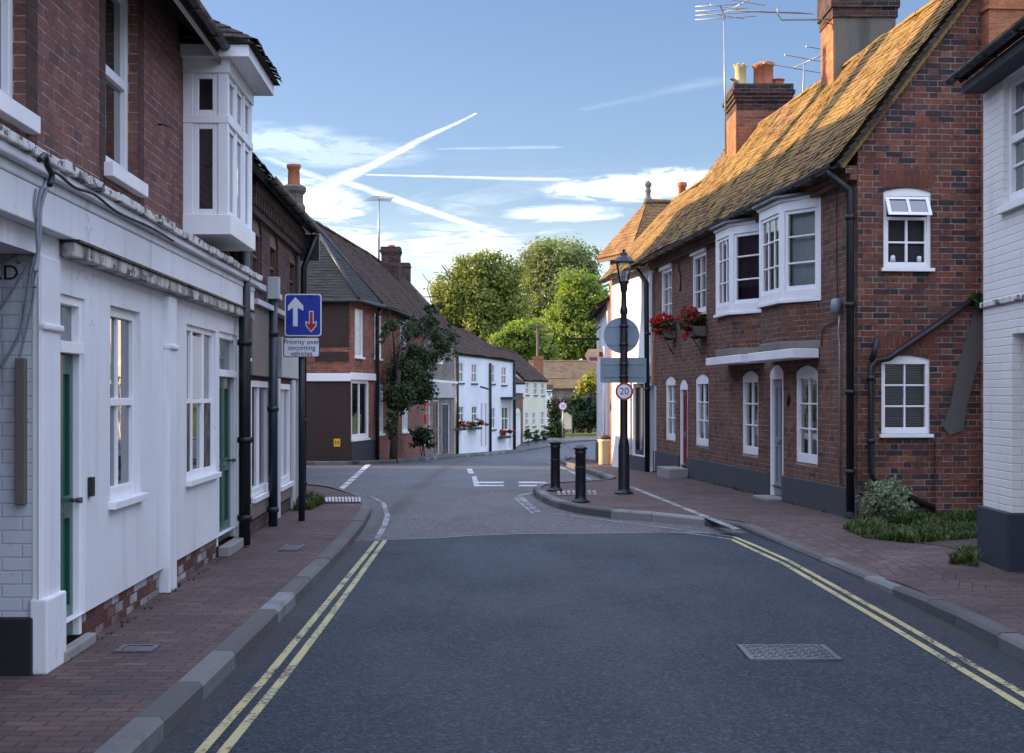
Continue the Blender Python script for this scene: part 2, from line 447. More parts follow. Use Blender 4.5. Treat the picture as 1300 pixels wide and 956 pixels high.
M['green_door'] = paint('green_gloss_door', (.012, .085, .06), (.02, .05, .04), .35, rough=.28, bump=.0005, spec=.6)
M['grey_door'] = paint('grey_door', (.2, .21, .23), (.12, .12, .12), .3, rough=.4)
M['red_door'] = paint('crimson_door', (.22, .018, .03), (.1, .02, .02), .3, rough=.35)
M['brown_door'] = paint('brown_door', (.1, .05, .035), (.05, .03, .025), .3, rough=.5)
M['plinth'] = paint('dark_grey_plinth', (.06, .064, .072), (.035, .035, .036), .5, rough=.75, spec=.25)
M['navy_plinth'] = paint('dark_navy_plinth', (.028, .032, .045), (.05, .048, .045), .4, rough=.65)
M['black'] = plain('black_paint', (.012, .013, .015), .42, var=.3)
M['bitumen'] = paint('black_bitumen', (.014, .014, .016), (.035, .03, .028), .5, rough=.6)
M['navy_pipe'] = plain('dark_blue_pipe', (.014, .024, .036), .4)
M['steel'] = plain('galvanised_steel', (.32, .34, .36), .45, .6)
M['sign_back'] = plain('grey_sign_back', (.2, .25, .285), .5, .1, var=.1)
M['lead'] = plain('lead_sheet', (.14, .155, .17), .55, .1, var=.4)
M['cement'] = paint('cement_render', (.17, .155, .135), (.09, .08, .07), .6, rough=.9)
M['stack_render'] = paint('stack_render', (.13, .12, .1), (.05, .05, .042), .85, th=.44, rough=.9)
M['stone'] = paint('stone_step', (.25, .24, .22), (.1, .095, .09), .6, rough=.85)
M['terracotta'] = plain('terracotta', (.38, .12, .055), .75, var=.3)
M['buff'] = plain('buff_clay', (.55, .42, .2), .75, var=.2)
M['wood'] = paint('weathered_wood', (.13, .105, .085), (.06, .05, .045), .6, streak=.2)
M['cable'] = plain('grey_cable', (.22, .24, .27), .55)
M['cable_black'] = plain('black_cable', (.015, .015, .017), .55)
M['curtain_white'] = plain('net_curtain', (.62, .64, .63), .9, var=.12, scale=8)
M['curtain_purple'] = plain('purple_curtain', (.055, .02, .05), .9, var=.3)
M['blind'] = plain('slatted_blind', (.16, .16, .15), .8)
M['blind_cream'] = plain('cream_blind', (.62, .6, .54), .8, var=.1)
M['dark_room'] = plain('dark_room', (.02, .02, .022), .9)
M['glass'] = glass_mat('window_glass', False)
M['glass_see'] = glass_mat('clear_glass', True)
M['frost'] = plain('pale_window_film', (.5, .53, .56), .2, spec=.6)
TC = [(.1, .055, .04), (.16, .085, .055), (.13, .07, .048), (.2, .1, .06), (.08, .05, .042)]
M['tile_r'] = tile_mat('lichened_tiles', [(.09, .055, .032), (.23, .125, .05), (.19, .104, .047), (.27, .155, .065), (.21, .118, .052), (.075, .05, .032)], (.31, .2, .055), .55, (.036, .03, .018), spots=(.11, .08, .045), moss_shade_z=(5.5, 4.6, .16))  # dark moss on the lower courses doubles as painted shade
M['tile_brown'] = tile_mat('brown_tiles', [(.032, .021, .017), (.066, .035, .025), (.05, .028, .022), (.082, .042, .029)], (.08, .066, .04), .2, (.03, .026, .02), spots=(.18, .17, .15))
M['tile_slate'] = tile_mat('dark_slates', [(.026, .027, .026), (.042, .04, .037), (.034, .033, .031)], (.06, .07, .05), .1, (.03, .035, .03))
M['tile_dark'] = tile_mat('sooty_tiles', [(.03, .026, .024), (.055, .042, .036), (.042, .034, .03)], (.1, .1, .085), .2, (.02, .02, .015))
M['tile_orange'] = tile_mat('orange_tiles', [(.17, .085, .04), (.23, .115, .05), (.2, .1, .045), (.12, .065, .035)], (.34, .24, .1), .35, (.1, .07, .035))
M['tile_barn'] = tile_mat('old_barn_tiles', [(.2, .12, .07), (.28, .16, .085), (.16, .1, .06)], (.28, .22, .1), .4, (.09, .07, .04))
M['asphalt'] = road_mat('fresh_asphalt', (.0098, .0148, .0212), (.015, .0215, .03), 1.1, .62, (.036, .04, .048), .25)
M['asphalt_old'] = road_mat('worn_asphalt', (.052, .056, .062), (.074, .078, .085), .6, .58, (.075, .076, .08))
M['asphalt_red'] = road_mat('brown_surfacing', (.06, .054, .054), (.078, .07, .07), .6, .58, (.07, .06, .056))
M['paver'] = brick('brick_paving', [(.084, .056, .052), (.114, .073, .066), (.098, .062, .058), (.135, .089, .08), (.068, .05, .049)], (.036, .033, .033), bw=.21, bh=.105, mort=.007, dirt=(.04, .04, .042), dirt_amt=.55, bumpd=.005, rough=.8)
M['kerb'] = plain('granite_kerb', (.2, .205, .21), .75, var=.35, scale=60)
M['line_white'] = line_mat('white_road_paint', (.5, .5, .49), (.06, .06, .06), .52)
M['line_faint'] = line_mat('worn_white_paint', (.3, .3, .3), (.065, .062, .06), .45)
M['line_yellow'] = line_mat('yellow_road_paint', (.4, .35, .165), (.03, .033, .038), .5)
M['sealant'] = line_mat('joint_sealant', (.2, .21, .215), (.06, .06, .06), .5)
M['iron'] = plain('worn_iron', (.14, .14, .145), .5, .5, var=.4)
M['sign_blue'] = plain('sign_blue', (.008, .03, .28), .35, var=.08, spec=.5)
M['sign_white'] = plain('sign_white', (.66, .69, .73), .4, var=.05)
M['sign_red'] = plain('sign_red', (.42, .012, .02), .4, var=.08)
M['sign_black'] = plain('sign_black', (.01, .01, .014), .4)
M['sign_yellow'] = plain('hydrant_yellow', (.75, .42, .02), .45)
M['sign_cream'] = plain('cream_board', (.72, .6, .38), .5)
M['purple'] = plain('purple_panel', (.2, .08, .3), .5)
M['grass'] = None
M['bark'] = plain('bark', (.06, .048, .038), .95, var=.5, bump=.02, scale=12)
M['leaf_oak'] = leaf_mat('leaf_olive', [(0, (0.084, 0.109, 0.026)), (.4, (0.168, 0.193, 0.050)), (.75, (0.252, 0.260, 0.076)), (1, (0.336, 0.302, 0.101))], .45)
M['leaf_grey'] = leaf_mat('leaf_greygreen', [(0, (0.105, 0.131, 0.061)), (.5, (0.201, 0.227, 0.105)), (1, (0.333, 0.333, 0.158))], .45)
M['leaf_lime'] = leaf_mat('leaf_lime', [(0, (0.098, 0.151, 0.027)), (.5, (0.197, 0.252, 0.053)), (1, (0.306, 0.340, 0.105))], .5)
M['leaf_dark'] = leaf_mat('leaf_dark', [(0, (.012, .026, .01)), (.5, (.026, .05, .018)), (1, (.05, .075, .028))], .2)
M['leaf_weed'] = leaf_mat('leaf_weed', [(0, (.022, .045, .014)), (.55, (.042, .078, .024)), (.85, (.08, .1, .04)), (1, (.2, .17, .09))])
M['leaf_silver'] = leaf_mat('leaf_silver', [(0, (.1, .13, .09)), (.5, (.19, .23, .16)), (1, (.32, .35, .26))])
M['leaf_yellow'] = leaf_mat('leaf_yellow', [(0, (.14, .15, .02)), (.5, (.26, .24, .04)), (1, (.36, .32, .08))])
M['petal_red'] = leaf_mat('red_petals', [(0, (.3, .008, .015)), (.6, (.5, .015, .025)), (1, (.6, .06, .08))], .25)
M['petal_orange'] = leaf_mat('rust_petals', [(0, (.2, .05, .02)), (1, (.4, .14, .05))], .25)


def grass_mat():
    T = NT('meadow'); p = T.pos()
    c = T.mix(T.noise(p, 2.2, 6, .7), (.05, .085, .02), (.1, .12, .035))
    c = T.mix(T.mr(T.noise(p, .35, 5), .5, .7), c, (.13, .12, .05))
    return T.fin(T.pbr(c, .95, T.bump(T.noise(p, 25, 4, .8), 1, .05), .1))


M['grass'] = grass_mat()


def text_mesh(name, txt, size, fr, u, v, z, mat, parent, align='CENTER', ext=.0015, xs=1.0, lh=1.0):
    c = bpy.data.curves.new(name + '_font', 'FONT'); c.body = txt; c.size = size; c.align_x = align; c.align_y = 'CENTER'; c.extrude = ext; c.space_line = lh
    to = bpy.data.objects.new('tmp_text', c); COL.objects.link(to)
    bpy.context.view_layer.update()
    me = bpy.data.meshes.new_from_object(to.evaluated_get(bpy.context.evaluated_depsgraph_get()))
    bpy.data.objects.remove(to); bpy.data.curves.remove(c)
    mb = MB()
    mb.mesh([fr.w(u + q.co.x * xs, v - q.co.z, z + q.co.y) for q in me.vertices], [tuple(p.vertices) for p in me.polygons])
    bpy.data.meshes.remove(me)
    return mb.build(name, mat, parent)


def rrect(u0, u1, z0, z1, r, n=4):
    out = []
    for cu, cz, a0 in ((u1 - r, z1 - r, 0), (u0 + r, z1 - r, 90), (u0 + r, z0 + r, 180), (u1 - r, z0 + r, 270)):
        out += [(cu + r * math.cos(R_(a0 + 90 * i / n)), cz + r * math.sin(R_(a0 + 90 * i / n))) for i in range(n + 1)]
    return out


def disc(u, z, r, n=32): return [(u + r * math.cos(2 * math.pi * i / n), z + r * math.sin(2 * math.pi * i / n)) for i in range(n)]


# ------------------------------------------------------------------ windows, doors, roofs
def window(root, fr, h, vg=.1, cols=2, rows=3, fw=.05, bw=.022, frame='joinery', glass='glass', sill=None, arch=0.0, meet=None, curtain=None, label=None, name='window', sillmat=None, bevel=.004, tilt=0.0, fd=.045, prot=.028):
    u0, u1, z0, z1 = h[:4]
    mb = MB(); a, b = vg - fd, vg + .03
    top = z1 - arch
    mb.box(fr, u0, u0 + fw, a, b, z0, top if arch else z1); mb.box(fr, u1 - fw, u1, a, b, z0, top if arch else z1)
    mb.box(fr, u0 + fw, u1 - fw, a, b, z0, z0 + fw * 1.5)
    if arch:
        arc = arch_pts(u0, u1, z1, arch)
        mb.prism(fr, [(u0, top - fw * 1.1), (u1, top - fw * 1.1)] + list(reversed(arc)), a - .004, b)
        gt = top - fw * 1.1
    else:
        mb.box(fr, u0 + fw, u1 - fw, a, b, z1 - fw * 1.2, z1); gt = z1 - fw * 1.2
    gb = z0 + fw * 1.5; gl, gr = u0 + fw, u1 - fw
    for i in range(1, cols):
        x = gl + (gr - gl) * i / cols; mb.box(fr, x - bw / 2, x + bw / 2, vg - prot, vg + .012, gb, gt)
    for j in range(1, rows):
        z = gb + (gt - gb) * j / rows
        wdt = bw / 2
        if meet is not None and abs(j / rows - meet) < 1e-3: wdt = fw * .5
        mb.box(fr, gl, gr, vg - min(fd - .005, .04 if wdt > bw / 2 else prot - .003), vg + .012, z - wdt, z + wdt)
    w = mb.build(name, M[frame], root, bevel=bevel, label=label)
    tv = tilt * (gr - gl)
    pn = MB().face([fr.w(gl, vg, gb), fr.w(gr, vg - tv, gb), fr.w(gr, vg - tv, gt), fr.w(gl, vg, gt)])
    pn.build('pane', M[glass], w)
    if curtain:
        cm, c0, c1 = curtain
        cb = MB(); n = 28; zz0 = gb + (gt - gb) * c0; zz1 = gb + (gt - gb) * c1
        pts = [(gl + (gr - gl) * i / n, vg + .08 + .018 * math.sin(i * 1.7)) for i in range(n + 1)]
        P = [fr.w(x, y, zz0) for x, y in pts] + [fr.w(x, y, zz1) for x, y in pts]
        cb.mesh(P, [(i, i + 1, n + 2 + i, n + 1 + i) for i in range(n)], 0, True)
        cb.build('curtain', M[cm], w)
    if sill:
        pr, hh, ov = sill
        MB().box(fr, u0 - ov, u1 + ov, -pr, vg - .046, z0 - hh, z0 - .001).build('sill', M[sillmat or frame], w, bevel=bevel)
    return w


def door(root, fr, h, vd=.12, mat='green_door', frame='joinery', panels=((0, .42), (.5, 1)), ncol=2, handle=True, fan=None, fw=.05, arch=0.0, label=None, step=None):
    """fan: z where the transom begins"""
    u0, u1, z0, z1 = h[:4]
    fm = MB(); a, b = vd - .05, vd + .04
    ztop = fan if fan else z1 - arch - fw
    fm.box(fr, u0, u0 + fw, a, b, z0, z1 - arch); fm.box(fr, u1 - fw, u1, a, b, z0, z1 - arch)
    if arch:
        fm.prism(fr, [(u0, ztop), (u1, ztop)] + list(reversed(arch_pts(u0, u1, z1, arch))), a - .004, b)
    else: fm.box(fr, u0 + fw, u1 - fw, a, b, z1 - fw, z1)
    if fan: fm.box(fr, u0 + fw, u1 - fw, a - .03, b, ztop, ztop + .07)
    dm = MB(); du0, du1 = u0 + fw + .003, u1 - fw - .003; dz0, dz1 = z0 + .012, ztop - .004
    st = .1 * (du1 - du0) / .75; W = (du1 - du0 - st * (ncol + 1)) / ncol
    dm.box(fr, du0, du1, vd + .014, vd + .034, dz0, dz1)
    for i in range(ncol + 1): dm.box(fr, du0 + i * (W + st), du0 + i * (W + st) + st, vd - .01, vd + .014, dz0, dz1)
    zs = [dz0 + .0]; H = dz1 - dz0
    rails = [(0, .11)] + [((p[1] + q[0]) / 2 - .04, (p[1] + q[0]) / 2 + .04) for p, q in zip(panels, panels[1:])] + [(.93, 1)]
    for r0, r1 in rails:
        for i in range(ncol):
            x = du0 + st + i * (W + st); dm.box(fr, x, x + W, vd - .01, vd + .014, dz0 + r0 * H, dz0 + r1 * H)
    d = dm.build('door', M[mat], root, bevel=.004, label=label)
    fm.build('door_frame', M[frame], d, bevel=.004)
    if fan:
        pb = MB().face([fr.w(u0 + fw, vd, ztop + .07), fr.w(u1 - fw, vd, ztop + .07), fr.w(u1 - fw, vd, z1 - fw), fr.w(u0 + fw, vd, z1 - fw)]); pb.build('fanlight', M['glass'], d)
    if handle:
        hb = MB(); zc = dz0 + .48 * H
        hb.tube([fr.w(du1 - st * .5, vd - .012, zc), fr.w(du1 - st * .5, vd - .045, zc)], .012, 8)
        hb.tube([fr.w(du1 - st * .5, vd - .04, zc), fr.w(du1 - st * .5, vd - .075, zc)], [.014, .02], 10)
        hb.build('handle', M['iron'], d); hb = MB()
        hb.box(fr, (du0 + du1) / 2 - .12, (du0 + du1) / 2 + .12, vd - .018, vd - .0105, zc - .07, zc - .03)
        hb.build('letter_plate', M['iron'], d)
    if step:
        MB().box(fr, u0 - step[1], u1 + step[1], -step[0], vd - .06, step[2], z0).build('doorstep', M['stone'], d, bevel=.012)
    return d


def tiles(mb, e0, e1, r0, r1, gauge=.105, wid=.168, seed=0, sag=.03, jit=.004, lift=.014):
    """overlapping plain tiles from the eave line e0-e1 to the ridge line r0-r1"""
    rg = random.Random(seed)
    e0, e1, r0, r1 = map(Vector, (e0, e1, r0, r1))
    mid = (r0 + r1) / 2 - (e0 + e1) / 2
    ed = e1 - e0 if (e1 - e0).length > .01 else r1 - r0
    n = ed.cross(mid).normalized()
    if n.z < 0: n = -n
    sl = max((r0 - e0).length, (r1 - e1).length, mid.length)
    nc = max(2, int(round(mid.length / gauge)))
    def P(s, t, off):
        p = e0.lerp(r0, s).lerp(e1.lerp(r1, s), t)
        k = math.sin(math.pi * min(1, max(0, t))) * .4 + .6
        return p + n * (off + sag * .95 + sag * k * (mnoise.noise(p * .55 + Vector((seed, 0, 0))) + .5 * mnoise.noise(p * 1.7)))
    for i in range(nc):
        s0 = i / nc; s1 = min(1, (i + 1.15) / nc)
        L = (e1.lerp(r1, s0) - e0.lerp(r0, s0)).length
        if L < .02: continue
        m = max(1, int(round(L / wid))); sh = (.5 if i % 2 else 0) + rg.uniform(-.06, .06)
        k = -1
        while True:
            k += 1
            a = (k - sh) / m; b = (k + 1 - sh) / m - .004 / L
            if a >= 1: break
            a = max(0, a); b = min(1, b)
            if b - a < .2 / m * .3: continue
            l = lift + rg.uniform(-jit, jit) + (rg.uniform(0, .012) if rg.random() < .06 else 0); dr = rg.uniform(-jit, jit) * .6
            ds = rg.uniform(-.06, .06) / nc
            A, B = P(s0 + ds, a, l + dr), P(s0 + ds, b, l - dr); Cc, D = P(s1, b, .004), P(s1, a, .004)
            A2, B2 = P(s0 + ds, a, l - .014), P(s0 + ds, b, l - .014)
            r = rg.random()
            mb.mesh([A, B, Cc, D, A2, B2], [(0, 1, 2, 3), (4, 5, 1, 0)], r)


def roof_plane(mb, e0, e1, r0, r1, seed, **kw): tiles(mb, e0, e1, r0, r1, seed=seed, **kw)


def gutter(fr, u0, u1, v, z, r=.055, drop=None):
    mb = MB(); n = 8; P = []
    for u in (u0, u1):
        for rr in (r, r * .86):
            P += [fr.w(u, v + rr * math.cos(math.pi * k / n), z - rr * math.sin(math.pi * k / n)) for k in range(n + 1)]
    m = n + 1
    fs = [(k, k + 1, 2 * m + k + 1, 2 * m + k) for k in range(n)] + [(m + k, 3 * m + k, 3 * m + k + 1, m + k + 1) for k in range(n)]
    fs += [(0, 2 * m, 3 * m, m), (n, m + n, 3 * m + n, 2 * m + n)]
    fs += [(k, m + k, m + k + 1, k + 1) for k in range(n)] + [(2 * m + k, 2 * m + k + 1, 3 * m + k + 1, 3 * m + k) for k in range(n)]
    mb.mesh(P, fs, 0, False)
    x = u0 + .3
    while x < u1:
        mb.box(fr, x - .012, x + .012, v - r * 1.05, v + r * 1.6, z - r * 1.15, z - r * .9); x += .9
    return mb


def ridge_tiles(mb, a, b, r=.1, L=.4, seed=0):
    a, b = Vector(a), Vector(b); d = (b - a); n = max(1, int(d.length / L)); rg = random.Random(seed)
    dn = d.normalized(); sd = Vector((-dn.y, dn.x, 0)).normalized(); up = sd.cross(dn) * -1
    if up.z < 0: up = -up
    for i in range(n):
        p, q = a + d * (i / n), a + d * ((i + .97) / n); j = rg.uniform(0, .014); rr = r + rg.uniform(-.005, .01)
        P = []
        for c in (p, q):
            P += [c + sd * rr * math.cos(math.pi * k / 6) + up * (rr * math.sin(math.pi * k / 6) * .8 + j - .03) for k in range(7)]
        mb.mesh(P, [(k, k + 1, 8 + k, 7 + k) for k in range(6)] + [tuple(range(6, -1, -1)), tuple(range(7, 14))], rg.random())


def pot(c, r, h, mat, parent, crown=False):
    mb = MB()
    if crown:
        n = 24; c = Vector(c)
        mb.lathe(c, [(r * .9, 0), (r * 1.0, .02), (r * .86, .05), (r * .84, h * .8), (r * .98, h * .84), (r * .98, h * .9)], n)
        for k in range(6):
            a = 2 * math.pi * k / 6; x, y = c.x + r * .86 * math.cos(a), c.y + r * .86 * math.sin(a)
            mb.lathe((x, y, c.z + h * .9), [(r * .26, 0), (r * .2, h * .1), (.001, h * .12)], 6)
    else:
        mb.lathe(c, [(r * 1.05, 0), (r * 1.08, .03), (r * .9, .06), (r * .86, h * .82), (r * 1.06, h * .86), (r * 1.08, h * .95), (r * .9, h), (r * .75, h), (r * .7, h * .8)], 20)
    return mb.build('chimney_pot', M[mat], parent)


def stack(fr, u0, u1, v0, v1, z0, z1, mat, parent, corb=3, name='chimney', label=None):
    mb = MB(); zc = z1 - corb * .075 - .12
    mb.box(fr, u0, u1, v0, v1, z0, zc)
    for i in range(corb):
        e = .028 * (i + 1); mb.box(fr, u0 - e, u1 + e, v0 - e, v1 + e, zc + i * .075, zc + (i + 1) * .075)
    e = .028 * max(0, corb - 1); mb.box(fr, u0 - e, u1 + e, v0 - e, v1 + e, zc + corb * .075, z1)
    return mb.build(name, M[mat], parent, label=label)


def flat_sheet(name, poly, hf, mat, step=1.5, skirt=0.0, xstep=None):
    """horizontal polygon cut into strips and laid on the road profile; hf = height above road or function(x, y)"""
    import bmesh
    bm = bmesh.new()
    from mathutils.geometry import tessellate_polygon
    bv = [bm.verts.new((x, y, 0)) for x, y in poly]
    for t in tessellate_polygon([[Vector((x, y, 0)) for x, y in poly]]):
        try: bm.faces.new([bv[i] for i in t])
        except ValueError: pass
    ys = [p[1] for p in poly]; xs = [p[0] for p in poly]
    def cut(co, no):
        bmesh.ops.bisect_plane(bm, geom=bm.verts[:] + bm.edges[:] + bm.faces[:], plane_co=co, plane_no=no, dist=1e-5)
    if step:
        y = math.floor(min(ys) / step) * step
        while y < max(ys):
            if y > min(ys) and (y > 24 or xstep): cut((0, y, 0), (0, 1, 0))
            y += step
    if xstep:
        x = math.floor(min(xs) / xstep) * xstep
        while x < max(xs):
            if x > min(xs): cut((x, 0, 0), (1, 0, 0))
            x += xstep
    bmesh.ops.recalc_face_normals(bm, faces=bm.faces[:])
    hh = hf if callable(hf) else (lambda x, y: hf)
    mb = MB(); idx = {}
    for v in bm.verts: idx[v] = Vector((v.co.x, v.co.y, zr(v.co.y) + hh(v.co.x, v.co.y)))
    for f in bm.faces:
        pts = [idx[v] for v in f.verts]
        if f.normal.z < 0: pts.reverse()
        mb.face(pts)
    if skirt:
        for e in bm.edges:
            if len(e.link_faces) == 1:
                a, b = idx[e.verts[0]], idx[e.verts[1]]; dz = Vector((0, 0, -skirt)); mb.face([a, b, b + dz, a + dz])
    bm.free()
    o = mb.build(name, mat); tag(o, kind='structure'); return o


def ribbon(pts, width, h, mb, off=0.0):
    pts = [Vector(p) for p in pts]
    dense = []
    for a, b in zip(pts, pts[1:]):
        n = max(1, int((b - a).length / 1.0)); dense += [a.lerp(b, i / n) for i in range(n)]
    dense.append(pts[-1])
    L = []; Rr = []
    for i, p in enumerate(dense):
        d = (dense[min(i + 1, len(dense) - 1)] - dense[max(i - 1, 0)]).normalized(); nrm = Vector((-d.y, d.x))
        l, r = p + nrm * (off + width / 2), p + nrm * (off - width / 2)
        L.append(Vector((l.x, l.y, zr(l.y) + h))); Rr.append(Vector((r.x, r.y, zr(r.y) + h)))
    for i in range(len(dense) - 1): mb.face([Rr[i], Rr[i + 1], L[i + 1], L[i]])


def gq(mb, quad, h=.008): mb.face([(*p, zr(p[1]) + h) for p in [g(*q) for q in quad]])


def kerb_line(pts, hs, width=.15, seed=1, inner=1):
    """stones along the road edge; inner=+1 pavement to the left of travel"""
    mb = MB(); rg = random.Random(seed)
    pts = [Vector(p) for p in pts]
    seglen = [0]
    for a, b in zip(pts, pts[1:]): seglen.append(seglen[-1] + (b - a).length)
    def at(s):
        for i in range(len(pts) - 1):
            if s <= seglen[i + 1] or i == len(pts) - 2:
                t = (s - seglen[i]) / max(1e-6, seglen[i + 1] - seglen[i]); return pts[i].lerp(pts[i + 1], t), hs[i] + (hs[i + 1] - hs[i]) * t
    s = 0
    while s < seglen[-1] - .05:
        l = rg.uniform(.7, 1.0); e = min(seglen[-1], s + l)
        (a, ha), (b, hb) = at(s + .004), at(e - .004)
        d = (b - a).normalized(); nn = Vector((-d.y, d.x)) * inner
        tone = rg.random(); j = rg.uniform(.004, .011)
        P = []
        for p, h in ((a, ha), (b, hb)):
            z = zr(p.y)
            o = p; q = p + nn * .02; r2 = p + nn * width
            P += [Vector((o.x, o.y, z - .1)), Vector((o.x, o.y, z + h + j - .022)), Vector((q.x, q.y, z + h + j + .003)), Vector((r2.x, r2.y, z + h + j + .003)), Vector((r2.x, r2.y, z - .1))]
        mb.mesh(P, [(0, 1, 6, 5), (1, 2, 7, 6), (2, 3, 8, 7), (3, 4, 9, 8), (4, 3, 2, 1, 0), (5, 6, 7, 8, 9)], tone)
        s = e
    return mb


# kerb stone tone by stone
def kerb_mat():
    T = NT('granite_kerbstones'); p = T.pos(); r = T.attr('rnd')
    c = T.ramp(r, [(0, (.08, .078, .075)), (.6, (.112, .108, .102)), (.88, (.14, .136, .13)), (1, (.22, .22, .215))])
    f = T.noise(p, 70, 4, .75); c = T.mix(1.0, c, T.ramp(f, [(.25, (.6, .6, .6)), (.75, (1.3, 1.3, 1.3))]), 'MULTIPLY')
    c = T.mix(T.math('MULTIPLY', T.mr(T.noise(p, 3, 5), .5, .7), .5), c, (.07, .068, .065))
    return T.fin(T.pbr(c, .75, T.bump(f, .6, .005), .3))


M['kerb'] = kerb_mat()

# ================================================================== GROUND
gx = [-420, -60, -25, -12, -6, 0, 6, 12, 25, 60, 420]
gy = [-80, -10, 10, 20, 26, 30, 34, 38, 42, 46, 50, 58, 66, 74, 86, 96, 110, 130, 160, 200, 260, 420]
def ground_z(x, y):
    z = zr(y) - .05
    if y > 96: z += .9 * min(1, (y - 96) / 12) * 0 + max(0, y - 150) * .02
    return z
mb = MB(); P = [Vector((x, y, ground_z(x, y))) for y in gy for x in gx]; nx = len(gx)
mb.mesh(P, [(j * nx + i, j * nx + i + 1, (j + 1) * nx + i + 1, (j + 1) * nx + i) for j in range(len(gy) - 1) for i in range(nx - 1)])
tag(mb.build('ground', M['grass']), 'green meadow ground stretching away behind the far houses', 'ground', kind='structure')

# road (old worn asphalt everywhere, newer layers on it)
road_poly = [(-6, -12), (7, -12), (7, 44), (5.5, 62), (6.5, 80), (9.5, 94), (16, 101), (30, 106), (30, 98), (20, 93), (12, 84), (9.5, 70), (9.5, 50), (14, 45), (14, 30), (9, 26), (9, -14), (-25, -14), (-25, 44), (-6, 44), (-4, 66), (-1, 80), (3, 96), (6, 100), (16, 106), (30, 112), (30, 109), (14, 103)]
road_poly = [(-25, -14), (9, -14), (9, 26), (14, 30), (14, 45), (9.5, 50), (9.5, 70), (11, 80), (14, 88), (20, 93), (30, 97), (30, 106), (14, 102.5), (6, 101), (2, 97), (-2, 80), (-4.5, 66), (-6, 44), (-25, 44)]
tag(flat_sheet('road', road_poly, 0, M['asphalt_old'], 2.0), 'worn grey asphalt road bending right past the white cottages', 'road')
seam = [g(430, 688), g(470, 686.5), g(520, 685), g(560, 683.5), g(600, 680.5), g(660, 678.5), g(740, 678), g(820, 677), g(930, 677)]
near_poly = [(-2.2, -13)] + [(4, -13), (4, seam[-1][1])] + list(reversed(seam)) + [(-2.2, seam[0][1])]
tag(flat_sheet('road_surface', near_poly, .004, M['asphalt'], None), 'dark new asphalt on the near stretch of road', 'road')
red_far = [g(440, 623), g(520, 621.5), g(600, 620), g(700, 620)]
red_poly = [(-2.2, seam[0][1])] + seam + [(3.2, seam[-1][1]), (3.2, 26.6)] + list(reversed(red_far)) + [(-2.9, red_far[0][1])]
tag(flat_sheet('road_surface', red_poly, .004, M['asphalt_red'], 2.0), 'brownish surfacing band across the road at the narrowing', 'road')
mb = MB(); ribbon(seam, .05, .008, mb)
tag(mb.build('road_joint', M['sealant']), 'pale sealed joint between the dark and brown surfacing', 'road joint', kind='structure')

# pavements
def inset(pts, d, n0=None):
    pts = [Vector(p) for p in pts]; out = []
    for i, p in enumerate(pts):
        t = (pts[min(i + 1, len(pts) - 1)] - pts[max(i - 1, 0)]).normalized(); out.append(tuple(p + Vector((-t.y, t.x)) * d))
    return out
LK = [(-1.66, -8), g(282, 867), g(350, 795), g(390, 754), g(438, 703), g(460, 675), g(472, 653), g(470, 641), g(454, 630), g(423, 620), g(390, 617), (-8, 27.9), (-20, 29)]
left_poly = inset(LK, .1) + [(-20, -8)]
tag(flat_sheet('pavement', left_poly, lambda x, y: .1 if y < 22 else max(.03, .1 - (y - 22) * .02), M['paver'], 1.0), 'red brick paved footway in front of the white shop', 'pavement')
LH = [.1] * 5 + [.1, .1, .08, .05, .04, .04, .04, .04]
tag(kerb_line(LK, LH, .135, 3, 1).build('kerb', M['kerb']), 'granite kerb along the left footway', 'kerb', kind='structure')
RK = [(3.17, -8), g(1300, 842), g(1195, 787), g(1095, 737), g(1010, 700), g(935, 671), g(850, 664), g(760, 657), g(720, 650), g(697, 642), g(682, 634), g(676, 628), g(683, 623), g(702, 620), g(745, 617.5), g(777, 614), g(750, 603), g(730, 596), g(716, 591), g(711, 588.5), g(722, 584), g(757, 578)]
RK[-1] = (2.5, 42.5)
RKt = RK + [(3.2, 50), (4.4, 56), (7, 62), (12, 64)]
drop0, drop1 = RK[3][1], RK[5][1]
def rh(x, y):
    h = .1
    if y > 27: h = .1 - min(.03, (y - 27) * .004)
    if drop0 - 1 < y < drop1 + 1 and x < 3.8:
        k = min(1, max(0, (3.75 - x) / .55)) * min(1, max(0, (y - drop0 + .9) / .9)) * min(1, max(0, (drop1 + .2 - y) / .9)); h -= .075 * k
    return h
right_poly = inset(RKt, -.1) + [(18, 64), (18, -8)]
tag(flat_sheet('pavement', right_poly, rh, M['paver'], .6, .12, .3), 'red brick paved footway widening into the build-out beside the lamp post', 'pavement')
RH = [.1, .1, .1, .04, .028, .075] + [.11] * 8 + [.1] * 12
tag(kerb_line(RKt, RH[:len(RKt)] + [.08] * max(0, len(RKt) - len(RH)), .13, 5, -1).build('kerb', M['kerb']), 'dark kerb along the right footway and build-out', 'kerb', kind='structure')
CK = [(-25, 40.9), (-6, 40.9), (-4.2, 41.3), (-3.5, 44), (-3.0, 48.5), (-2.45, 54), (-1.95, 60), (-1.3, 65.5), (-.8, 68), (.75, 75), (2.2, 83), (3.0, 89), (4.2, 95), (8, 99.3), (16, 101.5), (30, 105)]
far_poly = inset(CK, .1) + [(30, 107.5), (14, 104), (6, 103), (-3, 99), (-25, 99)]
tag(flat_sheet('pavement', far_poly, .1, M['asphalt_old'], 2.0), 'grey footway in front of the far white and cream cottages', 'pavement')
tag(kerb_line(CK, [.1] * len(CK), .14, 8, 1).build('kerb', M['kerb']), 'kerb along the far footway under the cottages', 'kerb', kind='structure')
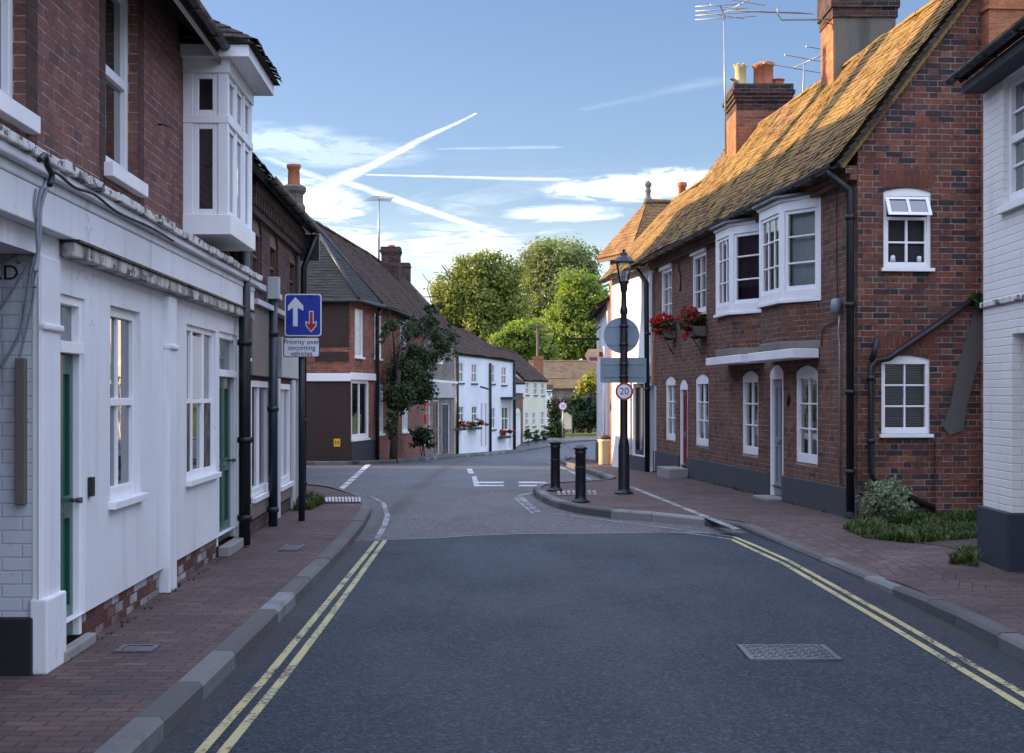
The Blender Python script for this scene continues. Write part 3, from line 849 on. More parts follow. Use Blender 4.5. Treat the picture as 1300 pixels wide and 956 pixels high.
# worn line of the old kerb across the build-out
mb = MB(); a = g(800, 618, .1); b = g(935, 672, .1)
mb2 = [a, g(850, 638, .1), b]
ribbon([Vector(p) for p in mb2], .1, .105, mb)
tag(mb.build('edging', M['line_faint']), 'pale stone edging line between build-out and footway', 'edging', kind='structure')

# markings
def marking(mb, label, mat='line_white'): return tag(mb.build('road_marking', M[mat]), label, 'road marking', kind='structure')
y0 = [(-1.46, -9), g(333, 867), g(400, 785), g(479, 687.5)]
y1 = [(-1.355, -9), g(356, 867), g(420, 782), g(489, 686.5)]
mb = MB(); ribbon(y0, .052, .008, mb); ribbon(y1, .052, .008, mb); marking(mb, 'double yellow lines along the left kerb', 'line_yellow')
y0 = [(2.82, -9), g(1272, 867), g(1140, 790), g(1002, 713), g(960, 694), g(930, 681.5)]
y1 = [(2.715, -9), g(1247, 867), g(1115, 787), g(996, 717), g(955, 698), g(928, 685)]
mb = MB(); ribbon(y0, .055, .008, mb); ribbon(y1, .055, .008, mb); marking(mb, 'double yellow lines along the right kerb', 'line_yellow')
mb = MB(); ribbon([g(930, 682), g(880, 675.5), g(800, 665), g(700, 652.5)], .06, .009, mb); ribbon([g(928, 685.5), g(870, 677)], .05, .009, mb)
marking(mb, 'faded pale line following the kerb of the build-out', 'line_faint')
mb = MB()
for x0, x1 in ((604, 640), (659, 694), (711, 730)):
    for ya, yb in ((612, 614), (616, 618)): gq(mb, [(x0, yb), (x1, yb), (x1 - 1, ya), (x0 - 1, ya)])
gq(mb, [(602, 618), (609, 618), (604.5, 605), (599, 605)]); gq(mb, [(595, 601.5), (602, 601.5), (599, 595.5), (592.5, 595.5)])
marking(mb, 'double dashed white give-way lines across the carriageway')
mb = MB()
A_, B_ = Vector((433, 621)), Vector((469, 588.5))
for i in range(9):
    t0 = i / 9; t1 = t0 + (.085 if i < 6 else .112)
    p, q = A_.lerp(B_, t0 ** .8), A_.lerp(B_, t1 ** .8); w = 4.2 * (1 - t0 * .2)
    gq(mb, [(p.x - w, p.y), (p.x + w, p.y), (q.x + w + 1, q.y), (q.x - w + 1, q.y)])
marking(mb, 'dashed white line across the mouth of the side lane')
mb = MB(); ribbon([g(683, 651), g(668, 638), g(658, 629.5), g(675, 626.5)], .09, .009, mb); ribbon([g(676, 652), g(662, 640), g(654, 632)], .06, .009, mb)
marking(mb, 'white angled lines around the tip of the build-out', 'line_faint')
mb = MB(); ribbon([g(693, 586.5), g(712, 594), g(735, 604), g(762, 615)], .12, .009, mb); marking(mb, 'white edge line by the far footway', 'line_faint')
mb = MB(); ribbon([g(478, 686), g(488, 668), g(492, 655), g(487, 640), g(470, 630)], .07, .009, mb)
marking(mb, 'worn white edge line curving into the lane', 'line_faint')
mb = MB()
for i in range(13):
    x = 405 + i * 4.2; gq(mb, [(x, 647.5), (x + 2.6, 647.8), (x + 2.2, 641.5), (x - .4, 641)], .125)
tag(mb.build('tactile_strip', M['line_white']), 'row of small white blocks set in the left footway near the corner', 'paving strip', kind='structure')
mb = MB()
for i in range(8):
    x = 708 + i * 6.5; gq(mb, [(x, 637.5 + i * .1), (x + 4, 637.5), (x + 2.6, 631), (x - 1.4, 631)], .113)
tag(mb.build('tactile_strip', M['line_faint']), 'row of worn pale blocks on the build-out behind the near bollard', 'paving strip', kind='structure')

# covers
def cover(quad, h, label, lattice=True):
    pts = [g(*q, h) for q in quad]; fr = Fr(pts[0], pts[1]); L = fr.L; W = (Vector(pts[3]) - Vector(pts[0])).length
    z = zr(pts[0][1]) + h + .004
    r = empty('manhole_cover', (pts[0][0], pts[0][1], z), label, 'manhole cover')
    mb = MB(); e = .035
    for a, b, c, d in ((0, L, 0, e), (0, L, W - e, W), (0, e, e, W - e), (L - e, L, e, W - e)): mb.box(fr, a, b, c, d, z - .02, z + .007)
    mb.build('frame', M['iron'], r)
    mb = MB().box(fr, e, L - e, e, W - e, z - .02, z + .001)
    if lattice:
        n = 9
        for i in range(n):
            for j in range(n):
                u = e + (L - 2 * e) * (i + .5) / n; v = e + (W - 2 * e) * (j + .5) / n; s = .017
                if (i + j) % 2: mb.box(fr, u - s * 1.5, u + s * 1.5, v - s * .5, v + s * .5, z, z + .007)
                else: mb.box(fr, u - s * .5, u + s * .5, v - s * 1.5, v + s * 1.5, z, z + .007)
    mb.build('lid', M['iron'], r)
cover([(952, 839), (1070, 839), (1044, 820), (940, 820)], .006, 'square iron manhole cover in the near carriageway', True)
cover([(143, 829), (192, 829), (196, 820), (150, 820)], .1, 'small flat cover in the left footway near the green door', False)
cover([(352, 700), (378, 700), (384, 692), (360, 692)], .1, 'small grey cover in the left footway beside the drainpipe', False)

# ================================================================== BUILDING A : white shop on the left
FA = Fr(g(75, 840, .1), g(305, 690, .1))
L0 = FA.L
A = empty('white_shop', (*FA.O, .1), 'white rendered shopfront with red brick upper floor and green doors', 'shop')
u0A, u1A = -9.0, FA.u(312)
pass0, pass1 = -4.2, FA.u(49)
d1 = (FA.u(73), FA.u(108), .17, FA.z(73, 371))
w1 = (*FA.rect(140, 178, 386, 637)[:2], FA.z(140, 637), FA.z(140, 387))
w2 = (FA.u(237), FA.u(274), FA.z(237, 610), FA.z(237, 411))
d2 = (FA.u(278.5), FA.u(301), .2, FA.z(278, 420))
zL, zC = 2.5, 2.9
mb = MB().wall(FA, pass1, u1A, .3, zC, [d1[:2] + (.3, d1[3]), w1, w2, d2[:2] + (.3, d2[3])], 0, .16)
mb.wall(FA, u0A, pass0, .1, zC); mb.wall(FA, pass0, pass1, 2.44, zC)
mb.face([FA.w(pass0, 0, 2.44), FA.w(pass1, 0, 2.44), FA.w(pass1, 3, 2.44), FA.w(pass0, 3, 2.44)])
mb.build('shopfront_wall', M['white_wall'], A)
# stall riser of old brick below the render
mb = MB()
for a, b in ((d1[1] + .0, FA.u(206)), (FA.u(218), d2[0])): mb.box(FA, a, b, .03, .3, .1, .31)
mb.build('brick_base', brick('base_brick', [(.1, .04, .03), (.15, .055, .04), (.3, .27, .27), (.42, .41, .42)], (.1, .085, .08), dirt_amt=.6), A)
# pilasters
for a, b, pr in ((FA.u(50), FA.u(73), .02), (FA.u(207.5), FA.u(217), .05), (FA.u(302), FA.u(312), .05)):
    pil = MB(); pil.box(FA, a, b, -pr, .045, .1, zL - .06)
    if a < 1: pil.box(FA, a - .02, b + .015, -pr - .03, .05, .1, .52)
    pil.box(FA, a - .01, b + .01, -pr - .02, .0, 2.02, 2.06)
    pil.build('pilaster', M['white_wall'], A, bevel=.012)
# fascia, ledge and cornice
MB().box(FA, u0A, u1A, -.09, -.003, zL + .067, zC - .131).build('fascia', M['white_wall'], A, bevel=.006)
mb = MB()
mb.box(FA, FA.u(75), u1A - .05, -.1, -.002, zL - .035, zL + .05)
mb.build('ledge', M['white_dirty'], A, bevel=.01)
MB().box(FA, FA.u(75), u1A - .05, -.12, -.002, zL + .0505, zL + .066).build('ledge_flashing', M['black'], A)
mb = MB()
mb.box(FA, u0A, u1A, -.1, -.001, zC - .13, zC - .07); mb.box(FA, u0A, u1A + .02, -.15, -.001, zC - .07, zC - .015)
mb.build('cornice', M['white_wall'], A, bevel=.012)
mb = MB(); rg = random.Random(5); x = u0A
while x < u1A:
    l = rg.uniform(.15, .6); mb.box(FA, x, min(u1A + .03, x + l), -.2 + rg.uniform(0, .025), .16, zC - .0148, zC + .035 + rg.uniform(0, .02)); x += l + rg.uniform(0, .03)
mb.build('cornice_capping', M['white_peel'], A, bevel=.008)
# doors and windows of the ground floor
door(A, FA, d1, .07, 'green_door', fan=FA.z(74, 447), fw=.055, step=(.06, .05, .1), label='green panelled door with letter plate beside the corner pilaster')
door(A, FA, d2, .07, 'green_door', fan=FA.z(279, 478), fw=.06, step=(.1, .02, .1), label='green door next to the black drainpipe')
window(A, FA, w1, .085, 2, 2, .055, .035, sill=(.05, .05, .05), meet=.5, label='narrow sash window between the green door and the pilaster strip', glass='glass', tilt=.017)
w = window(A, FA, w2, .06, 1, 2, .04, .03, fd=.03, prot=.01, sill=(.05, .05, .04), meet=.5, curtain=None, label='three-light window with black lower side panels')
a, b, c, d = w2; q = (b - a)
mb = MB(); mid = c + (d - c) * .5
for s0, s1 in ((.26, .31), (.64, .69)): mb.box(FA, a + q * s0, a + q * s1, .033, .09, c, d)
mb.build('mullion', M['joinery'], w, bevel=.004)
mb = MB()
for s0, s1 in ((.035, .258), (.692, .965)): mb.box(FA, a + q * s0, a + q * s1, .045, .056, c + .06, mid - .01)
mb.build('lower_panel', M['black'], w)
mb = MB()
for s0, s1 in ((.315, .635),): mb.box(FA, a + q * s0, a + q * s1, .046, .0565, mid + .03, d - .08)
mb.build('blind', M['blind_cream'], w)
MB().box(FA, d1[1] + .06, d1[1] + .13, -.03, -.001, 1.02, 1.14).build('letter_box', M['black'], A)
# passage: side wall facing the street end
pw = FA.u(50.5)
FP = Fr(FA.w(pw, 5, 0).to_2d(), FA.w(pw, .0, 0).to_2d())
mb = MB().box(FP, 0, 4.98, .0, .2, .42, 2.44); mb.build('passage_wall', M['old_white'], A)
MB().box(FP, 0, 4.97, -.05, .1, .05, .42).build('passage_plinth', M['bitumen'], A, bevel=.01)
uP = FP.u(28)
MB().box(FP, FP.u(23), FP.u(35), -.06, -.002, FP.z(28, 640), FP.z(28, 455)).build('timber_post', M['wood'], A, bevel=.004)
text_mesh('lettering', 'RD', .115, FP, FP.u(5.5), -.004, FP.z(5, 347), M['sign_black'], A, xs=1.05, ext=.002)
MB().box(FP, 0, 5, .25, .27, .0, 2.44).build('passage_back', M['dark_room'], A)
# cables
def cable(fr, pts, r, v=-.02, mat='cable', parent=None, name='cable', sagn=0):
    P = [fr.w(fr.u(px, v), v, fr.z(px, py, v)) for px, py in pts]
    # Catmull-Rom
    out = []
    for i in range(len(P) - 1):
        p0, p1, p2, p3 = P[max(0, i - 1)], P[i], P[i + 1], P[min(len(P) - 1, i + 2)]
        for k in range(6):
            t = k / 6; out.append(.5 * ((2 * p1) + (p2 - p0) * t + (2 * p0 - 5 * p1 + 4 * p2 - p3) * t * t + (3 * p1 - p0 - 3 * p2 + p3) * t ** 3))
    out.append(P[-1]); return out
mb = MB()
for pts, r in (([(52, 205), (57, 225), (50, 250), (47, 290), (48, 330), (44, 365)], .009), ([(60, 205), (62, 228), (52, 262), (50, 300), (46, 345)], .011), ([(46, 240), (44, 265), (49, 290), (50, 316), (44, 345)], .007)):
    mb.tube(cable(FA, pts, r, -.1), r, 6)
for pts, r in (([(45, 315), (36, 360), (30, 400), (22, 430), (0, 467)], .007), ([(45, 320), (30, 345), (12, 375), (0, 392)], .006), ([(46, 330), (42, 380), (33, 420), (24, 460), (26, 470)], .006), ([(44, 300), (34, 318), (10, 330), (0, 336)], .008)):
    mb.tube(cable(FP, pts, r, -.03), r, 6)
mb.build('cable', M['cable'], A)
mb = MB(); mb.tube(cable(FA, [(50, 203), (57, 197), (60, 210), (66, 222), (63, 235)], .014, -.27), .016, 6)
mb.tube(cable(FA, [(60, 215), (75, 222), (95, 238), (120, 247), (150, 270), (190, 288), (220, 306)], .01, -.24), .009, 6)
mb.tube(cable(FA, [(0, 168), (20, 178), (24, 195), (40, 203), (56, 212)], .008, .1), .008, 6)
mb.build('cable', M['cable_black'], A, label='black cables bunched on the cornice')
# upper brick wall
VU = .14
FU = Fr(FA.w(0, VU, 0).to_2d(), FA.w(1, VU, 0).to_2d())
zE = 5.04
zS = FU.z(150, 217)
uw1 = (FU.u(133.5), FU.u(175), zS, 4.72)
uw0 = (FU.u(-32), FU.u(33), FU.z(20, 138), 4.72)
uw00 = (uw0[0] - 2.6, uw0[0] - 1.4, uw0[2], 4.72)
by0 = FU.u(232); by1 = by0 + 1.5; uEnd = by1 + .06
bayA = (by0 + .05, by1 - .05, 3.1, 4.45)
MB().wall(FU, u0A, uEnd, zC, zE, [uw1, uw0, uw00, bayA], 0, .2).build('wall', M['brick_left'], A)
# gable ends + back
mb = MB()
for uu in (u0A, uEnd): mb.face([FU.w(uu, 0, .1), FU.w(uu, 8, .1), FU.w(uu, 8, zE), FU.w(uu, 4, 8.2), FU.w(uu, 0, zE)])
mb.face([FU.w(u0A, 8, .1), FU.w(uEnd, 8, .1), FU.w(uEnd, 8, zE), FU.w(u0A, 8, zE)])
mb.quad_slab([FU.w(uEnd - .1, -.1, zC), FU.w(u1A, -.1, zC), FU.w(u1A, 6, zC + .1), FU.w(uEnd - .1, 6, zC + .1)], .05)
mb.face([FU.w(u1A, 0, 0), FU.w(u1A, 6, 0), FU.w(u1A, 6, zC), FU.w(u1A, 0, zC)])
mb.build('side_wall', M['brick_left'], A)
for a, b in ((uw0[1] + .003, uw0[1] + .22), (uw1[0] - .16, uw1[0] - .003), (uw1[1] + .003, uw1[1] + .2)): MB().box(FU, a, b, -.004, .05, zS - .25, zE - .05).build('quoin', M['brick_dark'], A)
for hh in (uw1, uw0, uw00):
    window(A, FU, hh, .12, 1, 2, .07, .03, sill=(.07, .1, .05), meet=.5, frame='joinery', label='tall white sash window in the upper brick wall', glass='glass')
# roof
ev, ez = -.36, 4.74
rv, rz = 4.1, 8.3
mb = MB()
tiles(mb, FU.w(u0A - .1, ev, ez), FU.w(uEnd + .0, ev, ez), FU.w(u0A - .1, rv, rz), FU.w(uEnd + .0, rv, rz), .12, .2, 3)
mb.quad_slab([FU.w(u0A - .1, ev, ez - .01), FU.w(uEnd + .0, ev, ez - .01), FU.w(uEnd + .0, rv, rz - .01), FU.w(u0A - .1, rv, rz - .01)], .06)
mb.quad_slab([FU.w(u0A - .1, rv, rz - .01), FU.w(uEnd + .0, rv, rz - .01), FU.w(uEnd + .0, 8.4, ez - .01), FU.w(u0A - .1, 8.4, ez - .01)], .06)
rf = mb.build('roof', M['tile_dark'], A)
gutter(FU, u0A, uEnd + .0, ev - .03, ez - .0, .05).build('gutter', M['black'], rf)
mb = MB().mesh([FU.w(uu, vv, zz) for uu in (u0A, uEnd) for vv, zz in ((ev + .02, ez - .085), (.0, ez + .36), (.0, ez + .3), (ev + .02, ez - .145))], [(0, 1, 2, 3), (7, 6, 5, 4), (0, 4, 5, 1), (1, 5, 6, 2), (2, 6, 7, 3), (3, 7, 4, 0)])
mb.build('soffit', M['wood'], rf)
# oriel bay
pj = .4
mb = MB(); bz0, bz1 = FU.z(232, 292), FU.z(232, 78)
FS = Fr(FU.w(by0, -pj, 0).to_2d(), FU.w(by0, 0, 0).to_2d())        # side toward the camera: u runs from outer edge to wall
FS = Fr(FU.w(by0, 0, 0).to_2d(), FU.w(by0, -pj, 0).to_2d())
FF = Fr(FU.w(by0, -pj, 0).to_2d(), FU.w(by1, -pj, 0).to_2d())
mb.box(FU, by0 - .02, by1 + .02, -pj - .03, 0, bz0 - .04, bz0 + .14)
mb.box(FU, by0 - .015, by1 + .015, -pj - .015, 0, bz1 - .1, bz1 + .02)
mid = FU.z(232, 151)
mb.box(FU, by0 - .008, by1 + .008, -pj - .01, 0, mid - .035, mid + .035)
for uu in (by0, by1 - .09): mb.box(FU, uu, uu + .09, -pj, -pj + .09, bz0 + .14, bz1 - .1); mb.box(FU, uu, uu + .09, -.09, 0, bz0 + .14, bz1 - .1)
for k in (1, 2): x = by0 + (by1 - by0) * k / 3; mb.box(FU, x - .035, x + .035, -pj, -pj + .07, bz0 + .14, bz1 - .1)
for za, zb in ((bz0 + .14, mid - .035), (mid + .035, bz1 - .1)):
    # inner sashes
    for (fr, a, b) in ((FS, .09, pj - .09), ):
        mb.box(fr, a, a + .05, .012, .05, za, zb); mb.box(fr, b - .05, b, .012, .05, za, zb); mb.box(fr, a + .05, b - .05, .012, .05, za, za + .05); mb.box(fr, a + .05, b - .05, .012, .05, zb - .05, zb)
    for k in range(3):
        a = by0 + .05 + (by1 - by0 - .1) * k / 3 + .03; b = by0 + .05 + (by1 - by0 - .1) * (k + 1) / 3 - .03
        mb.box(FU, a, a + .05, -pj + .012, -pj + .05, za, zb); mb.box(FU, b - .05, b, -pj + .012, -pj + .05, za, zb); mb.box(FU, a, b, -pj + .012, -pj + .05, za, za + .05); mb.box(FU, a, b, -pj + .012, -pj + .05, zb - .05, zb)
bay = mb.build('bay', M['joinery'], A, bevel=.006, label='white box oriel window projecting under the eaves')
mb = MB()
for za, zb in ((bz0 + .14, mid - .035), (mid + .035, bz1 - .1)):
    mb.box(FU, by0 + .02, by1 - .02, -pj + .03, -pj + .036, za, zb); mb.box(FU, by0 + .03, by0 + .036, -pj + .04, -.0, za, zb); mb.box(FU, by1 - .036, by1 - .03, -pj + .04, 0, za, zb)
mb.build('pane', M['glass'], bay)
mb = MB().box(FU, by0 - .12, by1 + .12, -pj - .2, 0, bz1 + .02, bz1 + .13)
mb.build('fascia_board', M['joinery'], bay, bevel=.006)
mb = MB()
tiles(mb, FU.w(by0 - .16, -pj - .26, bz1 + .13), FU.w(by1 + .16, -pj - .26, bz1 + .13), FU.w(by0 + .15, .0, bz1 + .48), FU.w(by1 - .15, 0, bz1 + .48), .09, .17, 9)
tiles(mb, FU.w(by0 - .16, .0, bz1 + .13), FU.w(by0 - .16, -pj - .26, bz1 + .13), FU.w(by0 + .15, .0, bz1 + .48), FU.w(by0 + .15, -.01, bz1 + .48), .09, .17, 10)
mb.mesh([FU.w(by0 - .16, 0, bz1 + .132), FU.w(by0 - .16, -pj - .26, bz1 + .132), FU.w(by1 + .16, -pj - .26, bz1 + .132), FU.w(by1 + .16, 0, bz1 + .132), FU.w(by0 + .15, 0, bz1 + .475), FU.w(by1 - .15, 0, bz1 + .475)], [(0, 1, 2, 3), (0, 1, 4), (1, 2, 5, 4), (2, 3, 5)])
mb.build('bay_roof', M['tile_dark'], bay)
# downpipe at the far end
uD = FA.u(310.5, -.1)
def pipe(fr, pts, r, brackets=(), v=None, n=10):
    mb = MB(); mb.tube(pts, r, n)
    for p in brackets: mb.lathe((p[0], p[1], p[2] - .03), [(r * 1.25, 0), (r * 1.3, .03), (r * 1.25, .06)], n)
    return mb
P = [FA.w(uD, -.1, 3.5), FA.w(uD, -.1, .12)]
pipe(FA, P, .06, [FA.w(uD, -.1, z) for z in (3.2, 2.2, 1.2, .4)]).build('drainpipe', M['black'], A)
mb = MB(); mb.tube([FU.w(FU.u(200), 0, FU.z(200, 158)), FU.w(FU.u(200), -.05, FU.z(200, 158)), FU.w(FU.u(200) + .15, -.09, FU.z(200, 158))], .008, 6)
mb.build('wall_hook', M['black'], A)

# ================================================================== BUILDING B : dark brick shop
PB0 = FA.w(FA.u(316), .02, 0).to_2d(); PB1 = Vector((-3.08, 21.6))
FB = Fr(PB0, PB1)
B = empty('brick_shop', (*FB.O, .1), 'dark sooty brick shop with corbelled eaves beyond the white shopfront', 'shop')
LB = FB.L; zEb = 4.06
au = [(FB.u(321), FB.u(332.5), 3.0, FB.z(327, 258), .16), (FB.u(343), FB.u(353), 3.0, FB.z(348, 284), .16), (FB.u(368), FB.u(377), 3.0, FB.z(372, 314), .16)]
au = [(max(.05, a), b, 2.95, 3.72, .16) for a, b, c, d, e in au]
s1 = (FB.u(318.5), FB.u(340.5), FB.z(319, 632), FB.z(319, 483)); s2 = (FB.u(353), FB.u(368), FB.z(353, 618), FB.z(353, 487))
s1 = (max(.06, s1[0]), *s1[1:])
zf = FB.z(330, 478)
MB().wall(FB, 0, LB, .1, zEb, au + [s1, s2], 0, .2).build('wall', M['brick_b'], B)
mb = MB()
mb.face([FB.w(LB, 0, .0), FB.w(LB, 8.6, .0), FB.w(LB, 8.6, zEb), FB.w(LB, 4.4, 7.85), FB.w(LB, 0, zEb)]); mb.face([FB.w(0, 8.6, 0), FB.w(LB, 8.6, 0), FB.w(LB, 8.6, zEb), FB.w(0, 8.6, zEb)])
mb.face([FB.w(-1.2, 0, 2.9), FB.w(-1.2, 8.6, 2.9), FB.w(-1.2, 8.6, zEb), FB.w(-1.2, 4.4, 7.85), FB.w(-1.2, 0, zEb)])
mb.build('side_wall', M['brick_b'], B)
for a in au: window(B, FB, a, .07, 1, 2, .05, .03, frame='brown_door', arch=.16, glass='glass', label='dark round-headed upper window', sill=(.05, .07, .03), sillmat='joinery_grey')
window(B, FB, s1, .04, 2, 1, .06, .04, sill=(.06, .06, .03), label='tall white shop window under the brown-grey fascia')
window(B, FB, s2, .04, 2, 1, .06, .04, sill=(.06, .06, .03), label='tall white shop window under the pale fascia')
mb = MB().box(FB, .0, FB.u(341), -.06, -.002, zf, FB.z(319, 388)); mb.build('fascia', M['grey_fascia'], B, bevel=.006)
mb = MB().box(FB, FB.u(352), FB.u(376), -.06, -.002, FB.z(353, 479), FB.z(353, 428)); mb.build('fascia', M['pale_fascia'], B, bevel=.006)
mb = MB().box(FB, 0, FB.u(376), -.12, -.002, FB.z(319, 388) + .002, FB.z(319, 388) + .06); mb.build('ledge', M['joinery_grey'], B)
mb = MB(); mb.box(FB, .0, FB.u(341), -.03, -.002, .28, s1[2] - .065); mb.box(FB, FB.u(352), FB.u(369), -.03, -.002, .28, s2[2] - .065); mb.build('stall_riser', M['grey_fascia'], B, bevel=.006)
for a, b in ((FB.u(339.5), FB.u(342)), (FB.u(350), FB.u(352.5)), (FB.u(368.5), FB.u(372))): MB().box(FB, a, b, -.04, -.001, .1, zf - .002).build('pilaster', M['joinery_grey'], B, bevel=.006)
MB().box(FB, FB.u(374.5), FB.u(377), -.05, -.001, .1, 2.2).build('downpipe', M['pale_fascia'], B)
mb = MB()
x = .05
while x < LB: mb.box(FB, x, x + .11, -.09, -.001, zEb - .3, zEb - .16); x += .22
mb.box(FB, 0, LB, -.1, -.001, zEb - .16, zEb - .02); mb.box(FB, 0, LB, -.05, -.001, zEb - .38, zEb - .3)
mb.build('corbel_course', M['brick_b'], B)
mb = MB()
tiles(mb, FB.w(-1.3, -.22, zEb), FB.w(LB + .12, -.22, zEb), FB.w(-1.3, 4.4, 7.95), FB.w(LB + .12, 4.4, 7.95), .12, .2, 13)
mb.quad_slab([FB.w(-1.3, -.22, zEb - .01), FB.w(LB + .12, -.22, zEb - .01), FB.w(LB + .12, 4.4, 7.94), FB.w(-1.3, 4.4, 7.94)], .07)
mb.quad_slab([FB.w(-1.3, 4.4, 7.94), FB.w(LB + .12, 4.4, 7.94), FB.w(LB + .12, 8.9, zEb - .1), FB.w(-1.3, 8.9, zEb - .1)], .07)
rfb = mb.build('roof', M['tile_dark'], B)
gutter(FB, 0, LB + .15, -.26, zEb, .055).build('gutter', M['black'], rfb)
mb = MB().box(FB, LB - .05, LB + .1, -.3, -.02, zEb - .45, zEb - .08); mb.build('eaves_box', M['black'], rfb)
uq = FB.u(346.5, -.1)
P = [FB.w(uq, -.1, FB.z(346, 385)), FB.w(uq, -.1, .1)]
pipe(FB, P, .055, [FB.w(uq, -.1, z) for z in (2.4, 1.5, .3)]).build('drainpipe', M['navy_pipe'], B)
MB().box(FB, uq - .07, uq + .07, -.18, -.04, FB.z(346, 385), FB.z(346, 358)).build('junction_box', M['pale_fascia'], B, bevel=.01)
pipe(FB, [FB.w(LB - .05, -.25, zEb - .1), FB.w(LB - .05, -.08, 3.5), FB.w(LB - .05, -.07, .1)], .045, [FB.w(LB - .05, -.07, z) for z in (2.5, 1.3, .4)]).build('drainpipe', M['black'], B)

# ================================================================== K : hidden house added up the lane to cast the long shadow
K = empty('added_lane_house', (-5.2, 21.9, .05), 'hidden brick house added up the lane to shade the street, with an octagonal chimney', 'house')
FK = Fr((-4.75, 21.9), (-5.25, 35.2))
LK_ = FK.L; kz, krv, krz = 4.1, 4.0, 8.95
mb = MB().wall(FK, 0, LK_, -.3, kz)
for uu in (0, LK_): mb.face([FK.w(uu, 0, -.3), FK.w(uu, 8, -.3), FK.w(uu, 8, kz), FK.w(uu, krv, krz), FK.w(uu, 0, kz)])
mb.face([FK.w(0, 8, -.3), FK.w(LK_, 8, -.3), FK.w(LK_, 8, kz), FK.w(0, 8, kz)])
mb.build('wall', M['brick_b'], K)
mb = MB()
tiles(mb, FK.w(-.1, -.2, kz - .1), FK.w(LK_ + .1, -.2, kz - .1), FK.w(-.1, krv, krz), FK.w(LK_ + .1, krv, krz), .14, .24, 21)
mb.quad_slab([FK.w(-.1, -.2, kz - .11), FK.w(LK_ + .1, -.2, kz - .11), FK.w(LK_ + .1, krv, krz - .01), FK.w(-.1, krv, krz - .01)], .07)
mb.quad_slab([FK.w(-.1, krv, krz - .01), FK.w(LK_ + .1, krv, krz - .01), FK.w(LK_ + .1, 8.2, kz - .11), FK.w(-.1, 8.2, kz - .11)], .07)
mb.build('roof', M['tile_dark'], K)
for uu in (2, 5.5, 9): window(K, FK, (uu, uu + .9, .9, 2.1), -.0, 2, 2, label=None); window(K, FK, (uu, uu + .9, 2.7, 3.7), 0, 2, 2)
stack(Fr(FK.w(-.4, krv - .4, 0).to_2d(), FK.w(.7, krv - .4, 0).to_2d()), 0, 1.1, 0, .8, 4.0, 11.4, 'brick_b', K, 3)  # tall stack added to shade the near end of the roof opposite
for yk in (25.2, 27.9):  # thin stacks added to throw the two shadow stripes on that roof
    ks = stack(Fr(FK.w(yk - 21.9 - .2, krv - .3, 0).to_2d(), FK.w(yk - 21.9 + .2, krv - .3, 0).to_2d()), 0, .4, 0, .6, 8.0, 10.6, 'brick_b', K, 1); pot(FK.w(yk - 21.9, krv, 10.6), .15, .5, 'terracotta', ks)
# lower outhouse added unseen to shade the ground, and the octagonal chimney
mb = MB(); FK2 = Fr((-6.6, 35.4), (-6.7, 38.3)); mb.wall(FK2, 0, FK2.L, -.4, 2.3)
for uu in (0, FK2.L): mb.face([FK2.w(uu, 0, -.4), FK2.w(uu, 4, -.4), FK2.w(uu, 4, 2.3), FK2.w(uu, 2, 3.6), FK2.w(uu, 0, 2.3)])
mb.build('added_outhouse_wall', M['brick_b'], K)
mb = MB(); mb.quad_slab([FK2.w(0, -.2, 2.2), FK2.w(FK2.L, -.2, 2.2), FK2.w(FK2.L, 2, 3.62), FK2.w(0, 2, 3.62)], .06); mb.quad_slab([FK2.w(0, 2, 3.62), FK2.w(FK2.L, 2, 3.62), FK2.w(FK2.L, 4.2, 2.2), FK2.w(0, 4.2, 2.2)], .06)
mb.build('added_outhouse_roof', M['tile_dark'], K)
cy = 30.0; cx = (373 - CX) / F * cy
ZP = lambda py, Y: CH + (HY - py) / F * Y
mb = MB().lathe((cx, cy, 0), [(.24, 3.2), (.24, ZP(262, cy)), (.2, ZP(258, cy)), (.19, ZP(252, cy)), (.2, ZP(247, cy)), (.25, ZP(243, cy)), (.26, ZP(238, cy)), (.17, ZP(235, cy))], 8, False, R_(22.5))
mb.v = [Vector((cx + (p.x - cx), p.y, p.z)) for p in mb.v]
mb.box(Fr((-5.3, cy - .2), (cx + .19, cy - .2)), 0, cx + .19 + 5.3, 0, .4, -.3, 3.7)
kc = mb.build('chimney', M['stack_render'], K)
MB().lathe((cx, cy, ZP(236, cy)), [(.14, 0), (.125, .05), (.115, .32), (.14, .36), (.15, .42), (.1, .43)], 16).build('chimney_pot', M['terracotta'], kc)

# ================================================================== C : corner house across the lane
yC = 41.7
PC0, PC1 = Vector((-8.0, yC)), Vector(((445 - CX) / F * yC, yC)); yc2 = 44.2
PC2 = Vector(((475 - CX) / F * yc2, yc2)); PC4 = Vector(((577 - CX) / F * 64.6, 64.6))
FC0, FC1, FC2 = Fr(PC0, PC1), Fr(PC1, PC2), Fr(PC2, PC4)
Cb = empty('corner_house', (PC1.x, PC1.y, zr(yC) + .1), 'red brick corner house with hipped tile roof and dark boarded panels', 'house')
uSplit = FC2.u(538); zg = -.7
zEc = 4.42
cw = (FC1.u(450.5), FC1.u(461), FC1.z(456, 453), FC1.z(456, 393)); cs = (FC1.u(446), FC1.u(468), FC1.z(456, 557), FC1.z(456, 482))
mb = MB().wall(FC0, 0, FC0.L, zg, zEc)
mb.wall(FC1, 0, FC1.L, zg, zEc, [cw, cs])
c_up = [(FC2.u(475.5), FC2.u(484), FC2.z(480, 455), FC2.z(480, 400)), (FC2.u(508), FC2.u(516), FC2.z(512, 458), FC2.z(512, 408))]
c_dn = [(FC2.u(478), FC2.u(486.5), FC2.z(482, 551), FC2.z(482, 488)), (FC2.u(510.5), FC2.u(517.5), FC2.z(514, 548), FC2.z(514, 514))]
mb.wall(FC2, 0, uSplit, zg, zEc, c_up + c_dn)
mb.build('wall', M['brick_c'], Cb)
